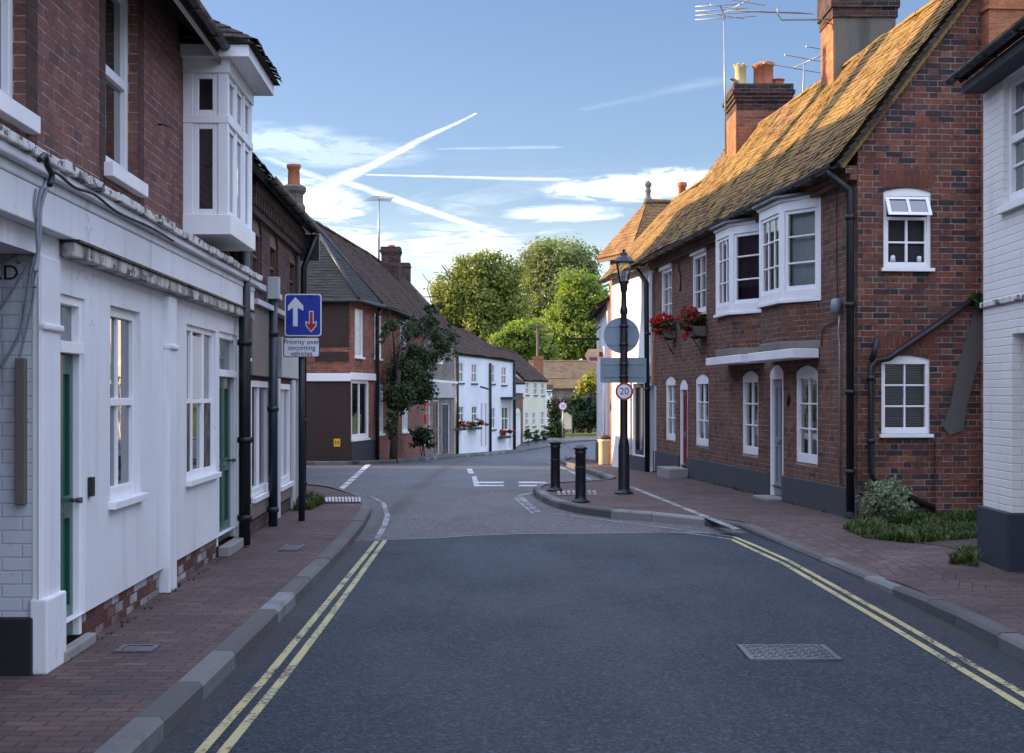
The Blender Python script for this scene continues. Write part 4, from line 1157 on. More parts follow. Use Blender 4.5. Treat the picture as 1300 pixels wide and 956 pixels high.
for h in (cw,): window(Cb, FC1, h, .06, 1, 1, .03, .02, glass='frost', sill=(.05, .06, .04), label='narrow white window on the cut corner')
window(Cb, FC1, cs, .05, 2, 1, .09, .07, sill=(.05, .06, .02), label='white framed shop window on the cut corner')
for h in c_up: window(Cb, FC2, h, .05, 2, 1, .05, .03, glass='frost', sill=(.05, .06, .1))
for h in c_dn: window(Cb, FC2, h, .05, 2, 1, .05, .03, glass='frost', sill=(.05, .06, .1))
mb = MB().box(FC0, FC0.u(405), FC0.u(443.5), -.03, -.002, FC0.z(420, 440), FC0.z(420, 385)); mb.box(FC0, FC0.u(400), FC0.u(443), -.03, -.002, FC0.z(420, 458), FC0.z(420, 447))
mb.build('boarded_panel', M['brown_board'], Cb)
MB().box(FC0, FC0.u(380), FC0.L, -.02, -.001, zg, FC0.z(420, 484)).build('painted_wall', M['brown_board'], Cb)
mb = MB().box(FC0, FC0.u(375), FC0.L + .01, -.08, -.0215, FC0.z(420, 484), FC0.z(420, 474)); mb.box(FC1, -.03, FC1.L, -.08, -.002, FC0.z(420, 482), FC0.z(420, 473)); mb.build('fascia', M['joinery'], Cb, bevel=.01)
MB().box(FC1, 0, FC1.L, -.03, -.001, zg, cs[2] - .07).build('stall_riser', M['navy_plinth'], Cb)
# hydrant plate
hp = FC0.u(428); hz = FC0.z(428, 562)
o = MB().prism(FC0, rrect(hp - .09, hp + .09, hz - .11, hz + .11, .015), -.034, -.022).build('hydrant_plate', M['sign_yellow'], Cb)
text_mesh('lettering', 'H', .17, FC0, hp, -.036, hz, M['sign_black'], o)
# roof: hip towards the lane
rA = Vector((-6.05, 44.6, 6.9)); vR = 2.05
rB = FC2.w(uSplit, vR, 6.85)
ov = .25
eN0 = Vector((-9.2, yC - ov, zEc - .1)); eN1 = Vector((PC1.x + .1, yC - ov, zEc - .1)); eC = FC1.w(FC1.L + .05, -ov, zEc - .1); eS1 = FC2.w(uSplit, -ov, zEc - .1)
eN1 = FC1.w(-.05, -ov, zEc - .1)
mb = MB()
mb.quad_slab([eC, eS1, rB, rA], .07); mb.quad_slab([eN0, eN1, rA], .07); mb.quad_slab([eN1, eC, rA], .07); mb.quad_slab([eN0, rA, rB, rB + Vector((-2.6, 0, -2.5)), Vector((-9.2, 52, zEc - .1))], .05)
tiles(mb, eC, eS1, rA, rB, .12, .2, 31, sag=.05)
ridge_tiles(mb, rA, rB, .13, .45, 4)
rfc = mb.build('roof', M['tile_brown'], Cb)
mb = MB(); tiles(mb, eN0, eN1, rA + Vector((-.02, 0, 0)), rA, .14, .25, 32, sag=.02); tiles(mb, eN1, eC, rA, rA + Vector((.01, 0, 0)), .14, .25, 33, sag=.02)
mb.build('hip_slope', M['tile_slate'], rfc)
mb = MB(); mb.tube([eN1 + Vector((0, 0, .06)), rA + Vector((0, 0, .05))], .045, 6); mb.tube([eC + Vector((0, 0, .06)), rA + Vector((.03, 0, .05))], .045, 6); mb.build('hip_flashing', M['sign_back'] if False else M['navy_pipe'], rfc)
mb = MB(); mb.tube([eN0 + Vector((0, -.04, -.03)), eN1 + Vector((0, -.04, -.03)), eC + Vector((.05, -.02, -.03))], .055, 8); mb.tube([eC + Vector((.04, 0, -.03)), eS1 + Vector((.05, 0, -.03))], .055, 8)
mb.build('gutter', M['black'], rfc)
pu = FC1.L - .02
pipe(FC1, [FC1.w(pu, -.2, zEc - .15), FC1.w(pu, -.1, 4.0), FC1.w(pu, -.1, zg + .3)], .06).build('drainpipe', M['black'], Cb)
cyy = 57.0; c0 = Fr(((484 - CX) / F * cyy, cyy), ((507 - CX) / F * cyy, cyy))
stk = stack(c0, 0, c0.L, 0, .8, 5.5, ZP(313, cyy), 'brick_soot', Cb, 2); MB().lathe(c0.w(c0.L / 2, .4, ZP(313, cyy)), [(.16, 0), (.13, .1), (.1, .1)], 10).build('chimney_pot', M['terracotta'], stk)
# lit barge board peeping round the lane corner
MB().prism(Fr((-6.9, 41.2), (-5.6, 41.25)), [(.3, 4.95), (.62, 4.45), (.82, 4.52), (.42, 5.5), (.3, 5.7)], 0, .06).build('barge_board', M['cream'], Cb)

# C2 : cottage shop beyond the climbing tree
C2 = empty('cottage_shop', FC2.w(uSplit + .01, 0, -.6), 'flint and brick cottage shop with grey fascia beside the white cottages', 'shop')
u2 = FC2.L - .02; uS = uSplit + .02
sw = (FC2.u(531), FC2.u(545.5), FC2.z(538, 562), FC2.z(538, 508)); sw = (uS + .1, FC2.u(546.5), FC2.z(545, 563), FC2.z(545, 508))
dw = (FC2.u(550), FC2.u(559), FC2.z(555, 577), FC2.z(555, 508)); dw2 = (FC2.u(562), FC2.u(572), FC2.z(567, 577), FC2.z(567, 512))
uw = (FC2.u(556), FC2.u(563), FC2.z(560, 462), FC2.z(560, 420))
MB().wall(FC2, uS, u2, -1.3, 4.3, [sw, dw, dw2, uw]).build('wall', M['flint'], C2)
window(C2, FC2, sw, .06, 2, 2, .06, .04, sill=(.05, .06, .02), label='shop window with red posters'); window(C2, FC2, uw, .06, 2, 2, .05, .03)
door(C2, FC2, dw, .1, 'brown_door', handle=False); door(C2, FC2, dw2, .1, 'plinth', frame='joinery', handle=False)
mb = MB().box(FC2, FC2.u(545), u2 - .05, -.08, -.002, FC2.z(560, 505), FC2.z(560, 487)); mb.build('fascia', M['pale_fascia'], C2)
mb = MB().box(FC2, uS, u2 - .02, -.16, -.002, FC2.z(560, 486), FC2.z(560, 483)); mb.build('ledge', M['joinery'], C2)
mb = MB()
su = uS + .2; mb.box(FC2, su, su + .9, -.02, .03, FC2.z(538, 520), FC2.z(538, 509)); mb.box(FC2, su + .2, su + 1.2, -.02, .03, FC2.z(538, 538), FC2.z(538, 526)); mb.build('poster', M['sign_red'], C2)
hs = Fr(FC2.w(FC2.u(543), -.9, 0).to_2d(), FC2.w(FC2.u(543), -.1, 0).to_2d())
o = MB().box(hs, 0, .8, 0, .06, FC2.z(546, 502), FC2.z(546, 486)); o.build('hanging_sign', M['joinery'], C2)
e0, e1, q0, q1 = FC2.w(uSplit, -ov, 4.3), FC2.w(FC2.L + .1, -ov, 4.2), FC2.w(uSplit, vR, 6.84), FC2.w(FC2.L + .1, vR, 6.6)
mb = MB().quad_slab([e0, e1, q1, q0], .07); mb.quad_slab([q0, q1, FC2.w(FC2.L + .1, 4.3, 4.2), FC2.w(uSplit, 4.3, 4.2)], .07); tiles(mb, e0, e1, q0, q1, .13, .22, 41, sag=.05); ridge_tiles(mb, q0, q1, .13, .45, 5); mb.build('roof', M['tile_brown'], C2)
MB().face([FC2.w(FC2.L, 0, -1.3), FC2.w(FC2.L, 4.2, -1.3), FC2.w(FC2.L, 4.2, 4.2), FC2.w(FC2.L, vR, 6.55), FC2.w(FC2.L, 0, 4.2)]).build('gable_wall', M['brick_c'], C2)
cc = Fr(FC2.w(FC2.L - .9, vR - .2, 0).to_2d(), FC2.w(FC2.L - .3, vR - .2, 0).to_2d()); stack(cc, 0, .55, 0, .5, 6, 7.35, 'brick_soot', C2, 1)

# ================================================================== D, E : white and cream cottages
PD0, PD1 = Vector(((577.5 - CX) / F * 65.0, 65.0)), Vector(((651.5 - CX) / F * 74.5, 74.5))
FD = Fr(PD0, PD1); zgd = -1.2
def cottage(name, label, fr, ua, ub, zg_, ze0, ze1, mat, holes, roofmat, vr, zr0, zr1, seed, ov=.12):
    r = empty(name, fr.w(ua, 0, zg_ + .2), label, 'cottage')
    MB().wall(fr, ua, ub, zg_, min(ze0, ze1), [h for h, k in holes]).build('wall', M[mat], r)
    e0, e1, q0, q1 = fr.w(ua - .05, -ov, ze0), fr.w(ub + .05, -ov, ze1), fr.w(ua - .05, vr, zr0), fr.w(ub + .05, vr, zr1)
    mb = MB()
    mb.quad_slab([e0, e1, q1, q0], .08); mb.quad_slab([q0, q1, fr.w(ub + .05, 2 * vr, ze1), fr.w(ua - .05, 2 * vr, ze0)], .08)
    tiles(mb, e0, e1, q0, q1, .14, .24, seed, sag=.05); ridge_tiles(mb, q0, q1, .13, .45, seed)
    rf = mb.build('roof', M[roofmat], r)
    mb = MB()
    for uu, ze, zz in ((ua, ze0, zr0), (ub, ze1, zr1)): mb.face([fr.w(uu, 0, zg_), fr.w(uu, 2 * vr - .1, zg_), fr.w(uu, 2 * vr - .1, ze - .05), fr.w(uu, vr, zz - .06), fr.w(uu, 0, ze - .02)])
    mb.build('side_wall', M[mat], r)
    for h, k in holes:
        if k == 'w': window(r, fr, h, .06, 2, 2, .05, .03, sill=(.05, .07, .06), meet=.5, sillmat='plinth', bevel=0)
        elif k == 'd': door(r, fr, h, .08, 'grey_door', handle=False)
        elif k == 'k': door(r, fr, h, .08, 'navy_plinth', handle=False, ncol=1)
    return r, rf
def pr(fr, x0, x1, yt, yb): return (fr.u(x0), fr.u(x1), fr.z((x0 + x1) / 2, yb), fr.z((x0 + x1) / 2, yt))
uM = FD.u(621)
D1, rf = cottage('white_cottage', 'white rendered cottage with flower boxes, nearest of the white row', FD, 0, uM - .01, zgd, FD.z(577, 449), FD.z(621, 454), 'white_house',
    [(pr(FD, 581.5, 588.5, 459, 486), 'w'), (pr(FD, 598.5, 605.5, 461, 486.5), 'w'), (pr(FD, 582.5, 589, 515, 535), 'w'), (pr(FD, 599, 606, 515, 536), 'w'), (pr(FD, 610.5, 613.5, 512, 567.5), 'd'), (pr(FD, 616, 619, 512, 567), 'd')], 'tile_brown', 2.2, 5.35, 5.2, 51)
pipe(FD, [FD.w(uM - .05, -.08, 3.2), FD.w(uM - .05, -.08, zgd)], .06).build('drainpipe', M['black'], D1)
pipe(FD, [FD.w(.03, -.1, 3.4), FD.w(.03, -.1, zgd)], .07).build('drainpipe', M['black'], D1)
D2, rf = cottage('white_cottage', 'white cottage with dark door canopy and red flowers, beside the brick link', FD, uM + .01, FD.L, zgd, FD.z(621, 454), FD.z(651, 458.5), 'white_house',
    [(pr(FD, 622.5, 628, 462, 487), 'w'), (pr(FD, 636.5, 643, 465, 488.5), 'w'), (pr(FD, 624, 629, 517, 545), 'w'), (pr(FD, 637, 645.5, 516, 547), 'w'), (pr(FD, 646.8, 649.3, 514, 569), 'k')], 'tile_brown', 2.2, 5.0, 4.8, 52)
MB().box(FD, FD.u(635.5), FD.u(650), -.6, -.002, FD.z(642, 507), FD.z(642, 504)).build('canopy', M['black'], D2)
pipe(FD, [FD.w(FD.L - .03, -.08, 3.3), FD.w(FD.L - .03, -.08, zgd)], .07).build('drainpipe', M['black'], D2)
mb = MB(); mb.tube([FD.w(FD.u(607), -.1, FD.z(607, 491)), FD.w(FD.u(607), -.5, FD.z(607, 494))], .04, 6); mb.build('alarm_bracket', M['black'], D1)
PL1 = Vector(((664 - CX) / F * 84.5, 84.5)); FLk = Fr(PD1, PL1)
LKc = empty('brick_link', (*PD1, -1), 'narrow brick link with white arched door between white and cream cottages', 'outbuilding')
ad = pr(FLk, 653, 661, 518, 567); MB().wall(FLk, .02, FLk.L - .02, -1.4, FLk.z(657, 487), [(*ad, .25)]).build('wall', M['brick_c'], LKc)
door(LKc, FLk, (*ad,), .06, 'joinery', handle=False, arch=.25)
MB().box(FLk, .03, FLk.L + .05, -.1, -.002, FLk.z(657, 499), FLk.z(657, 487)).build('fascia', M['white_house'], LKc)
mb = MB(); e0, e1, q0, q1 = FLk.w(0, -.15, FLk.z(652, 487)), FLk.w(FLk.L, -.15, FLk.z(664, 487)), FLk.w(0, 2, 3.9), FLk.w(FLk.L, 2, 3.9); mb.quad_slab([e0, e1, q1, q0], .06); tiles(mb, e0, e1, q0, q1, .15, .25, 55); mb.build('roof', M['tile_brown'], LKc)
PE0, PE1 = Vector(((664 - CX) / F * 85.5, 85.5)), Vector(((694 - CX) / F * 95, 95)); FE = Fr(PE0, PE1)
E_, rf = cottage('cream_cottage', 'cream cottage with clipped round bushes under its windows', FE, 0, FE.L, -1.4, FE.z(664, 483), FE.z(694, 484), 'cream',
    [(pr(FE, 667.5, 671.5, 484.5, 501), 'w'), (pr(FE, 677.5, 682, 485, 501.5), 'w'), (pr(FE, 687, 691, 485.5, 502), 'w'), (pr(FE, 667, 671, 523, 541), 'w'), (pr(FE, 676, 680, 523, 541), 'w'), (pr(FE, 687, 691, 522, 540), 'w')], 'tile_brown', 2.0, 4.55, 4.4, 57)
MB().box(FE, 0, FE.L, -.03, -.001, -1.4, FE.z(680, 558)).build('plinth', M['plinth'], E_)
ck = Fr(((677 - CX) / F * 99, 99), ((690 - CX) / F * 99, 99)); stack(ck, 0, ck.L, 0, .6, 2.5, ZP(452, 99), 'brick_orange', E_, 1)

# ================================================================== R : long old brick house on the right
PR0, PR1 = Vector(g(831, 598, .1)), Vector(g(1089, 660, .1))
FR_ = Fr(PR0, PR1); LR = FR_.L
RH_ = empty('brick_house', (*FR_.O, .1), 'long old brick house with two white bays and lichened orange tile roof', 'house')
zEr = 4.52; vRr, zRr = 1.62, 7.0
def rw(x0, x1, yt, yb, arch=.09): return (FR_.u(x0), FR_.u(x1), FR_.z((x0 + x1) / 2, yb), FR_.z((x0 + x1) / 2, yt), arch)
gw = [rw(1010, 1038, 464, 588), rw(942, 962.5, 471, 577), rw(883, 899.5, 475, 566), rw(845, 857.5, 478, 559)]
gd = [rw(977, 994.5, 463, 634, .12), rw(863, 873, 482, 603, .12)]
gd = [(a, b, .14, d, e) for a, b, c, d, e in gd]
uwR = [(FR_.u(879.5), FR_.u(896.5), FR_.z(888, 397), FR_.z(888, 322)), (FR_.u(840), FR_.u(853), FR_.z(846, 412), FR_.z(846, 342))]
# bays by depth along the street
def uY_at(Y): return (Y - FR_.O.y) / FR_.ex.y
bays = [dict(n=(20.3, 21.0, 22.15, 22.85), lab='near white canted bay with net curtains'), dict(n=(23.2, 23.95, 24.95, 25.7), lab='far white canted bay with purple curtains')]
bz0, bz1 = 3.0, 4.36
bh = []
for b in bays:
    us = sorted(uY_at(y) for y in b['n']); b['u'] = us; bh.append((us[0] + .05, us[3] - .05, bz0 + .05, bz1 - .05))
MB().wall(FR_, 0, LR, .3, zEr + .27, gw + gd[:0] + [(a, b, max(.3, c), d, e) for a, b, c, d, e in gd] + uwR + bh, 0, .22).build('wall', M['brick_r'], RH_)
# plinth
mb = MB(); cuts = sorted([(d[0], d[1]) for d in gd]); x = -.02
for a, b in cuts + [(LR, LR)]:
    if a > x: mb.box(FR_, x, a - .01, -.035, .2, -.05, .48)
    x = b + .01
mb.build('plinth', M['plinth'], RH_, bevel=.012)
wl = ['ground floor window nearest the gable', 'window left of the grey door', 'window between the doors', 'ground floor window next to the white house']
for h, l in zip(gw, wl): window(RH_, FR_, h, .06, 2, 3, .085, .024, arch=.09, sill=(.0, .04, -.0), label='white arch-headed ' + l, glass='glass_see', curtain=('curtain_white', .0, .42))
door(RH_, FR_, gd[0], .06, 'grey_door', fw=.1, arch=.12, label='grey panelled door in white arched frame')
door(RH_, FR_, gd[1], .06, 'red_door', fw=.08, arch=.12, label='crimson door in white arched frame')
MB().box(FR_, gd[1][0] - .2, gd[1][1] + .25, -.42, -.036, .05, .26).build('doorstep', M['stone'], RH_, bevel=.015)
MB().box(FR_, gd[0][0] - .05, gd[0][1] + .05, -.25, .14, .05, .137).build('doorstep', M['stone'], RH_, bevel=.01)
for h in uwR:
    w = window(RH_, FR_, h, .05, 2, 3, .06, .024, glass='glass_see', sill=(.05, .06, .04), label='white upper window over a flower basket')
    MB().box(FR_, h[0] - .06, h[1] + .06, -.05, .03, h[3] - .0, h[3] + .1).build('head_board', M['joinery'], w, bevel=.005)
    cb = MB(); cb.box(FR_, h[0] + .05, h[1] - .05, .14, .15, h[2], h[2] + (h[3] - h[2]) * .9); cb.build('curtain', M['curtain_white'], w)
# wall ties
for px, py in ((864, 352),):
    mb = MB(); u = FR_.u(px); z = FR_.z(px, py); mb.tube([FR_.w(u + .1 * math.sin(t * 5), -.02, z - .28 + t * .56) for t in [i / 12 for i in range(13)]], .014, 6); mb.build('wall_tie', M['black'], RH_)
# the two canted bays
for bi, b in enumerate(bays):
    us = b['u']; pj = .37
    fp = [(us[0], 0), (us[1], -pj), (us[2], -pj), (us[3], 0)]
    W = [FR_.w(x, v, 0).to_2d() for x, v in fp]
    faces = [Fr(W[0], W[1]), Fr(W[1], W[2]), Fr(W[2], W[3])]
    mb = MB(); pn = MB(); cu = MB(); bars = []
    for fi, ff in enumerate(faces):
        L = ff.L; e = .085
        mb.box(ff, .0, e, -.0, .09, bz0, bz1); mb.box(ff, L - e, L, .0, .09, bz0, bz1)
        mb.box(ff, e, L - e, 0, .09, bz0, bz0 + .13); mb.box(ff, e, L - e, 0, .09, bz1 - .13, bz1)
        z0, z1 = bz0 + .13, bz1 - .13; a, c = e, L - e
        s = .05
        mb.box(ff, a, a + s, .02, .07, z0, z1); mb.box(ff, c - s, c, .02, .07, z0, z1); mb.box(ff, a + s, c - s, .02, .07, z0, z0 + s); mb.box(ff, a + s, c - s, .02, .07, z1 - s, z1)
        for j in (1, 2): zz = z0 + (z1 - z0) * j / 3; mb.box(ff, a + s, c - s, .025, .06, zz - .012, zz + .012)
        nc = 3 if fi == 1 else 1
        for i in range(1, nc): xx = a + (c - a) * i / nc; mb.box(ff, xx - .012, xx + .012, .026, .059, z0 + s, z1 - s)
        pn.face([ff.w(a, .044, z0), ff.w(c, .044, z0), ff.w(c, .044, z1), ff.w(a, .044, z1)])
        n = 30
        if not (bi == 0 and fi == 1):
            lo = z0 - .02
            P = []
            for zz in (lo, z1 + .02): P += [ff.w(a + (c - a) * i / n, .13 + .02 * math.sin(i * 1.9), zz) for i in range(n + 1)]
            cu.mesh(P, [(i, i + 1, n + 2 + i, n + 1 + i) for i in range(n)], 0, True)
    # sill and head boards following the plan
    def ring(off, za, zb, m):
        pts = [(us[0] - off, .02), (us[1] - off * .4, -pj - off), (us[2] + off * .4, -pj - off), (us[3] + off, .02)]
        m.slab([tuple(FR_.w(x, v, 0).to_2d()) for x, v in pts], za, zb)
    ring(.035, bz0 - .05, bz0 - .001, mb); ring(.03, bz1 + .001, bz1 + .05, mb)
    bo = mb.build('bay', M['joinery'], RH_, bevel=.005, label=b['lab'])
    pn.build('pane', M['glass_see'], bo); cu.build('curtain', M['curtain_white' if bi == 0 else 'curtain_purple'], bo)
    mb = MB(); ring(.1, bz1 + .052, bz1 + .085, mb); mb.build('lead_roof', M['lead'], bo)
    mb = MB(); ring(-.03, 2.42, bz0 - .052, mb); mb.build('apron', M['brick_r'], bo)
    mb = MB(); ring(.0, 2.3, 2.418, mb); mb.build('apron_ledge', M['cement'], bo, bevel=.02)
    mb = MB(); o = .03
    mb.box(FR_, us[0] + .1, us[3] - .05, -pj - .02, -.01, 2.17, 2.299); mb.build('fascia_board', M['joinery'], bo, bevel=.01)
# eaves cornice
mb = MB(); mb.box(FR_, 0, LR, -.1, -.002, zEr - .16, zEr - .08); mb.box(FR_, 0, LR, -.16, -.002, zEr - .08, zEr + .02)
mb.build('eaves_course', M['brick_r'], RH_, bevel=.008)
# gable
FG = Fr(PR1, PR1 + FR_.ey)
wid = 2 * vRr
g1 = (*FG.rect(1121.5, 1182.5, 238, 340)[:], .05); g2 = (*FG.rect(1119, 1181, 451, 551)[:], .05)
mb = MB().wall(FG, 0, 4.8, .05, zEr - .05, [g1, g2], 0, .2)
tA = (0, zEr - .05); mb.face([FG.w(0, 0, zEr - .05), FG.w(4.8, 0, zEr - .05), FG.w(2 * vRr + .3, 0, zEr + .0), FG.w(vRr, 0, zRr - .06), FG.w(0, 0, zEr + .3)])
mb.build('gable_wall', M['brick_gable'], RH_)
mb = MB(); mb.face([FG.w(4.8, 0, 0), FG.w(4.8, LR, 0), FG.w(4.8, LR, zEr), FG.w(4.8, 0, zEr)]); mb.face([FG.w(0, LR, 0), FG.w(4.8, LR, 0), FG.w(4.8, LR, zEr), FG.w(vRr, LR, zRr - .06), FG.w(0, LR, zEr)])
mb.build('rear_wall', M['brick_r'], RH_)
# arches above gable windows
for h in (g1, g2):
    mb = MB(); a, b_, c, d = h[:4]
    mb.prism(FG, [(a - .0, d - .045), (a - .06, d + .22), (b_ + .06, d + .22), (b_, d - .045)] + list(reversed(arch_pts(a + .001, b_ - .001, d, .05)))[1:-1], -.004, -.001) if False else mb.prism(FG, [(a + .0, d + .003), (b_ - .0, d + .003), (b_ + .07, d + .24), (a - .07, d + .24)], -.004, .02)
    mb.build('brick_arch', M['brick_arch'], RH_)
w = window(RH_, FG, g2, .07, 2, 3, .055, .022, arch=.05, sill=(.05, .045, .03), glass='glass_see', label='white six-pane window low in the gable with slatted blind')
mb = MB(); a, b_, c, d = g2[:4]
for i in range(26): z = c + .1 + (d - c - .2) * i / 26; mb.box(FG, a + .06, b_ - .06, .15, .155, z, z + .022)
mb.build('blind', M['blind'], w); MB().box(FG, a, b_, .22, .225, c, d).build('room_back', M['dark_room'], w)
# upper gable window with opened top light
a, b_, c, d = g1[:4]; zs = c + (d - c) * .62
lw = (a, b_, c, zs + .03)
w = window(RH_, FG, (a, b_, c, d), .07, 1, 1, .05, .02, arch=.05, sill=(.05, .045, .03), glass='dark_room', label='white gable window with its top light tilted open')
mb = MB()
mb.box(FG, a + .05, b_ - .05, .03, .1, zs - .02, zs + .02); mb.box(FG, (a + b_) / 2 - .015, (a + b_) / 2 + .015, .035, .08, c + .08, zs - .02); zc = c + (zs - c) * .52; mb.box(FG, a + .05, b_ - .05, .036, .079, zc - .012, zc + .012)
for x0, x1 in ((a + .05, a + .075), (b_ - .075, b_ - .05)): mb.box(FG, x0, x1, .035, .08, c + .07, zs - .02)
mb.build('casement', M['joinery'], w, bevel=.003)
mb = MB(); top = d - .11
def til(u, t, o): return FG.w(u, .02 - .14 * (1 - t) + o, (zs + .03) + (top - zs - .03) * t)
for (ua, ub, ta, tb) in ((a + .03, a + .075, 0, 1), (b_ - .075, b_ - .03, 0, 1), (a + .075, b_ - .075, 0, .16), (a + .075, b_ - .075, .86, 1), ((a + b_) / 2 - .018, (a + b_) / 2 + .018, .16, .86)):
    mb.mesh([til(u, t, o) for o in (0, .035) for u, t in ((ua, ta), (ub, ta), (ub, tb), (ua, tb))], [(0, 1, 2, 3), (7, 6, 5, 4), (0, 4, 5, 1), (1, 5, 6, 2), (2, 6, 7, 3), (3, 7, 4, 0)])
mb.build('top_light', M['joinery'], w, bevel=.003)
mb = MB(); mb.face([til(a + .05, .1, .018), til(b_ - .05, .1, .018), til(b_ - .05, .9, .018), til(a + .05, .9, .018)]); mb.build('top_pane', M['glass'], w)
MB().lathe(FG.w(b_ - .14, .055, c + .083), [(.028, 0), (.03, .05), (.026, .07)], 10).build('mug', M['sign_white'], w); MB().lathe(FG.w(a + .14, .055, c + .083), [(.035, 0), (.03, .06), (.02, .08)], 10).build('bowl', M['sign_white'], w)
# main roof
ue0, ue1 = -.0, LR + .09
e0, e1, q0, q1 = FR_.w(ue0, -.27, zEr + .02), FR_.w(ue1, -.27, zEr + .02), FR_.w(ue0, vRr, zRr), FR_.w(ue1, vRr, zRr)
mb = MB(); tiles(mb, e0, e1, q0, q1, .1, .165, 61, sag=.06, jit=.008); mb.quad_slab([e0, e1, q1, q0], .08)
k0, k1 = FR_.w(ue0, 2 * vRr + .3, zEr), FR_.w(ue1, 2 * vRr + .3, zEr); mb.quad_slab([q0, q1, k1, k0], .08)
ridge_tiles(mb, q0, q1, .12, .42, 6)
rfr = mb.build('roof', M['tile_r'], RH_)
# verge: layered tile edge in mortar
mb = MB(); n = 26
for i in range(n):
    t = i / n; p = e1.lerp(q1, t); d_ = (q1 - e1) / n
    off = FG.ey * -1; off = Vector((-FG.ey.x, -FG.ey.y, 0)) * .03
    nn = (q1 - e1).cross(Vector((FR_.ex.x, FR_.ex.y, 0))).normalized(); nn = nn if nn.z > 0 else -nn
    mb.mesh([p + nn * -.02, p + d_ * 1.2 - nn * .035, p + d_ * 1.2 + nn * .0, p + nn * .035, p + off + nn * -.02, p + d_ * 1.2 + off - nn * .035, p + d_ * 1.2 + off, p + off + nn * .035], [(0, 1, 2, 3), (7, 6, 5, 4), (0, 4, 5, 1), (1, 5, 6, 2), (2, 6, 7, 3), (3, 7, 4, 0)], rng.random())
mb.build('verge', M['tile_dark'], rfr)
gutter(FR_, -.1, LR + .02, -.32, zEr + .03, .06).build('gutter', M['black'], rfr)
# pipes
c0 = FR_.w(LR - .12, -.32, zEr - .02)
P = [c0, FR_.w(LR - .1, -.3, zEr - .1), FR_.w(LR - .06, -.09, zEr - .28), FR_.w(LR - .06, -.08, zEr - .45), FR_.w(LR - .06, -.08, .2)]
pipe(FR_, P, .05, [FR_.w(LR - .06, -.08, z) for z in (3.9, 2.8, 1.7, .7)]).build('drainpipe', M['black'], RH_)
def gp(px, py, v=-.06): return FG.w(FG.u(px, v), v, FG.z(px, py, v))
pipe(FG, [gp(1244, 374), gp(1128, 455), gp(1112, 458), gp(1106, 466), gp(1106, 600), gp(1112, 612), gp(1186, 645)], .04, [gp(1106, y) for y in (480, 560)]).build('waste_pipe', M['black'], RH_)
pipe(FG, [gp(1113, 430), gp(1111, 445), gp(1106, 458)], .035).build('waste_pipe', M['black'], RH_)
MB().prism(FG, [(FG.u(px), FG.z(px, py)) for px, py in ((1238, 386), (1262, 386), (1248, 440), (1236, 480), (1226, 520), (1222, 546), (1205, 553), (1196, 541), (1206, 515), (1214, 470), (1228, 425))], -.02, -.001).build('cement_patch', paint('dark_cement', (.085, .08, .074), (.04, .038, .035), .7, th=.46, rough=.9, bump=.006), RH_)
MB().prism(FG, [(FG.u(px), FG.z(px, py)) for px, py in ((1186, 560), (1250, 545), (1250, 670), (1186, 670))], -.05, -.001).build('buttress', M['brick_gable'], RH_)
u = FR_.u(1066, -.03); mb = MB(); mb.lathe(FR_.w(u, -.08, FR_.z(1066, 394)), [(.03, -.05), (.06, -.03), (.07, .06), (.06, .13), (.03, .15)], 12); mb.build('alarm_box', M['sign_back'], RH_)
pipe(FR_, [FR_.w(u, -.03, FR_.z(1066, 400)), FR_.w(u - .05, -.03, FR_.z(1066, 420)), FR_.w(u, -.03, FR_.z(1066, 440)), FR_.w(u + .02, -.03, .5)], .014).build('conduit', M['steel'], RH_)
mb = MB(); mb.tube([FR_.w(FR_.u(x, -.02), -.02, FR_.z(x, y, -.02)) for x, y in ((1062, 225), (1062, 300), (1063, 380))], .006, 5); mb.tube([FR_.w(FR_.u(x, -.02), -.02, FR_.z(x, y, -.02)) for x, y in ((1064, 408), (1050, 412), (1044, 420), (1043, 440))], .008, 5); mb.build('cable', M['cable_black'], RH_)
mb = MB(); o2 = FR_.w(FR_.u(1003), -.03, FR_.z(1003, 508)); mb.tube([o2 + Vector((0, 0, .1)), o2, o2 + Vector((0, 0, -.1))], [.01, .03, .01], 6); mb.build('door_bell', M['black'], RH_)
# chimneys on the ridge
def ridge_stack(px0, px1, Y, depth, ytop, mat, corb, label, z0=5.6):
    f = Fr(((px0 - CX) / F * Y, Y), ((px1 - CX) / F * Y, Y)); z1 = ZP(ytop, Y); return f, z1, stack(f, 0, f.L, 0, depth, z0, z1, mat, RH_, corb, label=label)
f, z1, st = ridge_stack(935, 1003, 29.6, 1.3, 107, 'brick_c', 3, 'brick chimney with sooty head and cream and red pots', 4.5)
mb = MB(); zc_ = z1 - .345
for i in range(3): e_ = .031 + .028 * i; mb.box(f, -e_, f.L + e_, -e_, 1.3 + e_, zc_ + i * .075, zc_ + (i + 1) * .075)
mb.box(f, -.06, f.L + .06, -.06, 1.36, zc_ + .225, z1 + .004); mb.box(f, -.004, f.L + .004, -.004, 1.304, zc_ - .16, zc_); mb.build('brick_head', M['brick_soot'], st)
MB().box(f, -.012, .0, .02, 1.28, 4.6, zc_ - .165).build('brick_flank', M['brick_orange'], st)  # brighter orange brick on the sun side only, painting the lit face
for px, w, h, m, cr in ((943, .13, .46, 'buff', True), (967, .13, .46, 'terracotta', False), (976, .16, .5, 'terracotta', False), (991, .13, .16, 'terracotta', False)): pot((f.O.x + (px - 935) / 1900 * 29.6, f.O.y + .3, z1), w, h, m, st, cr)
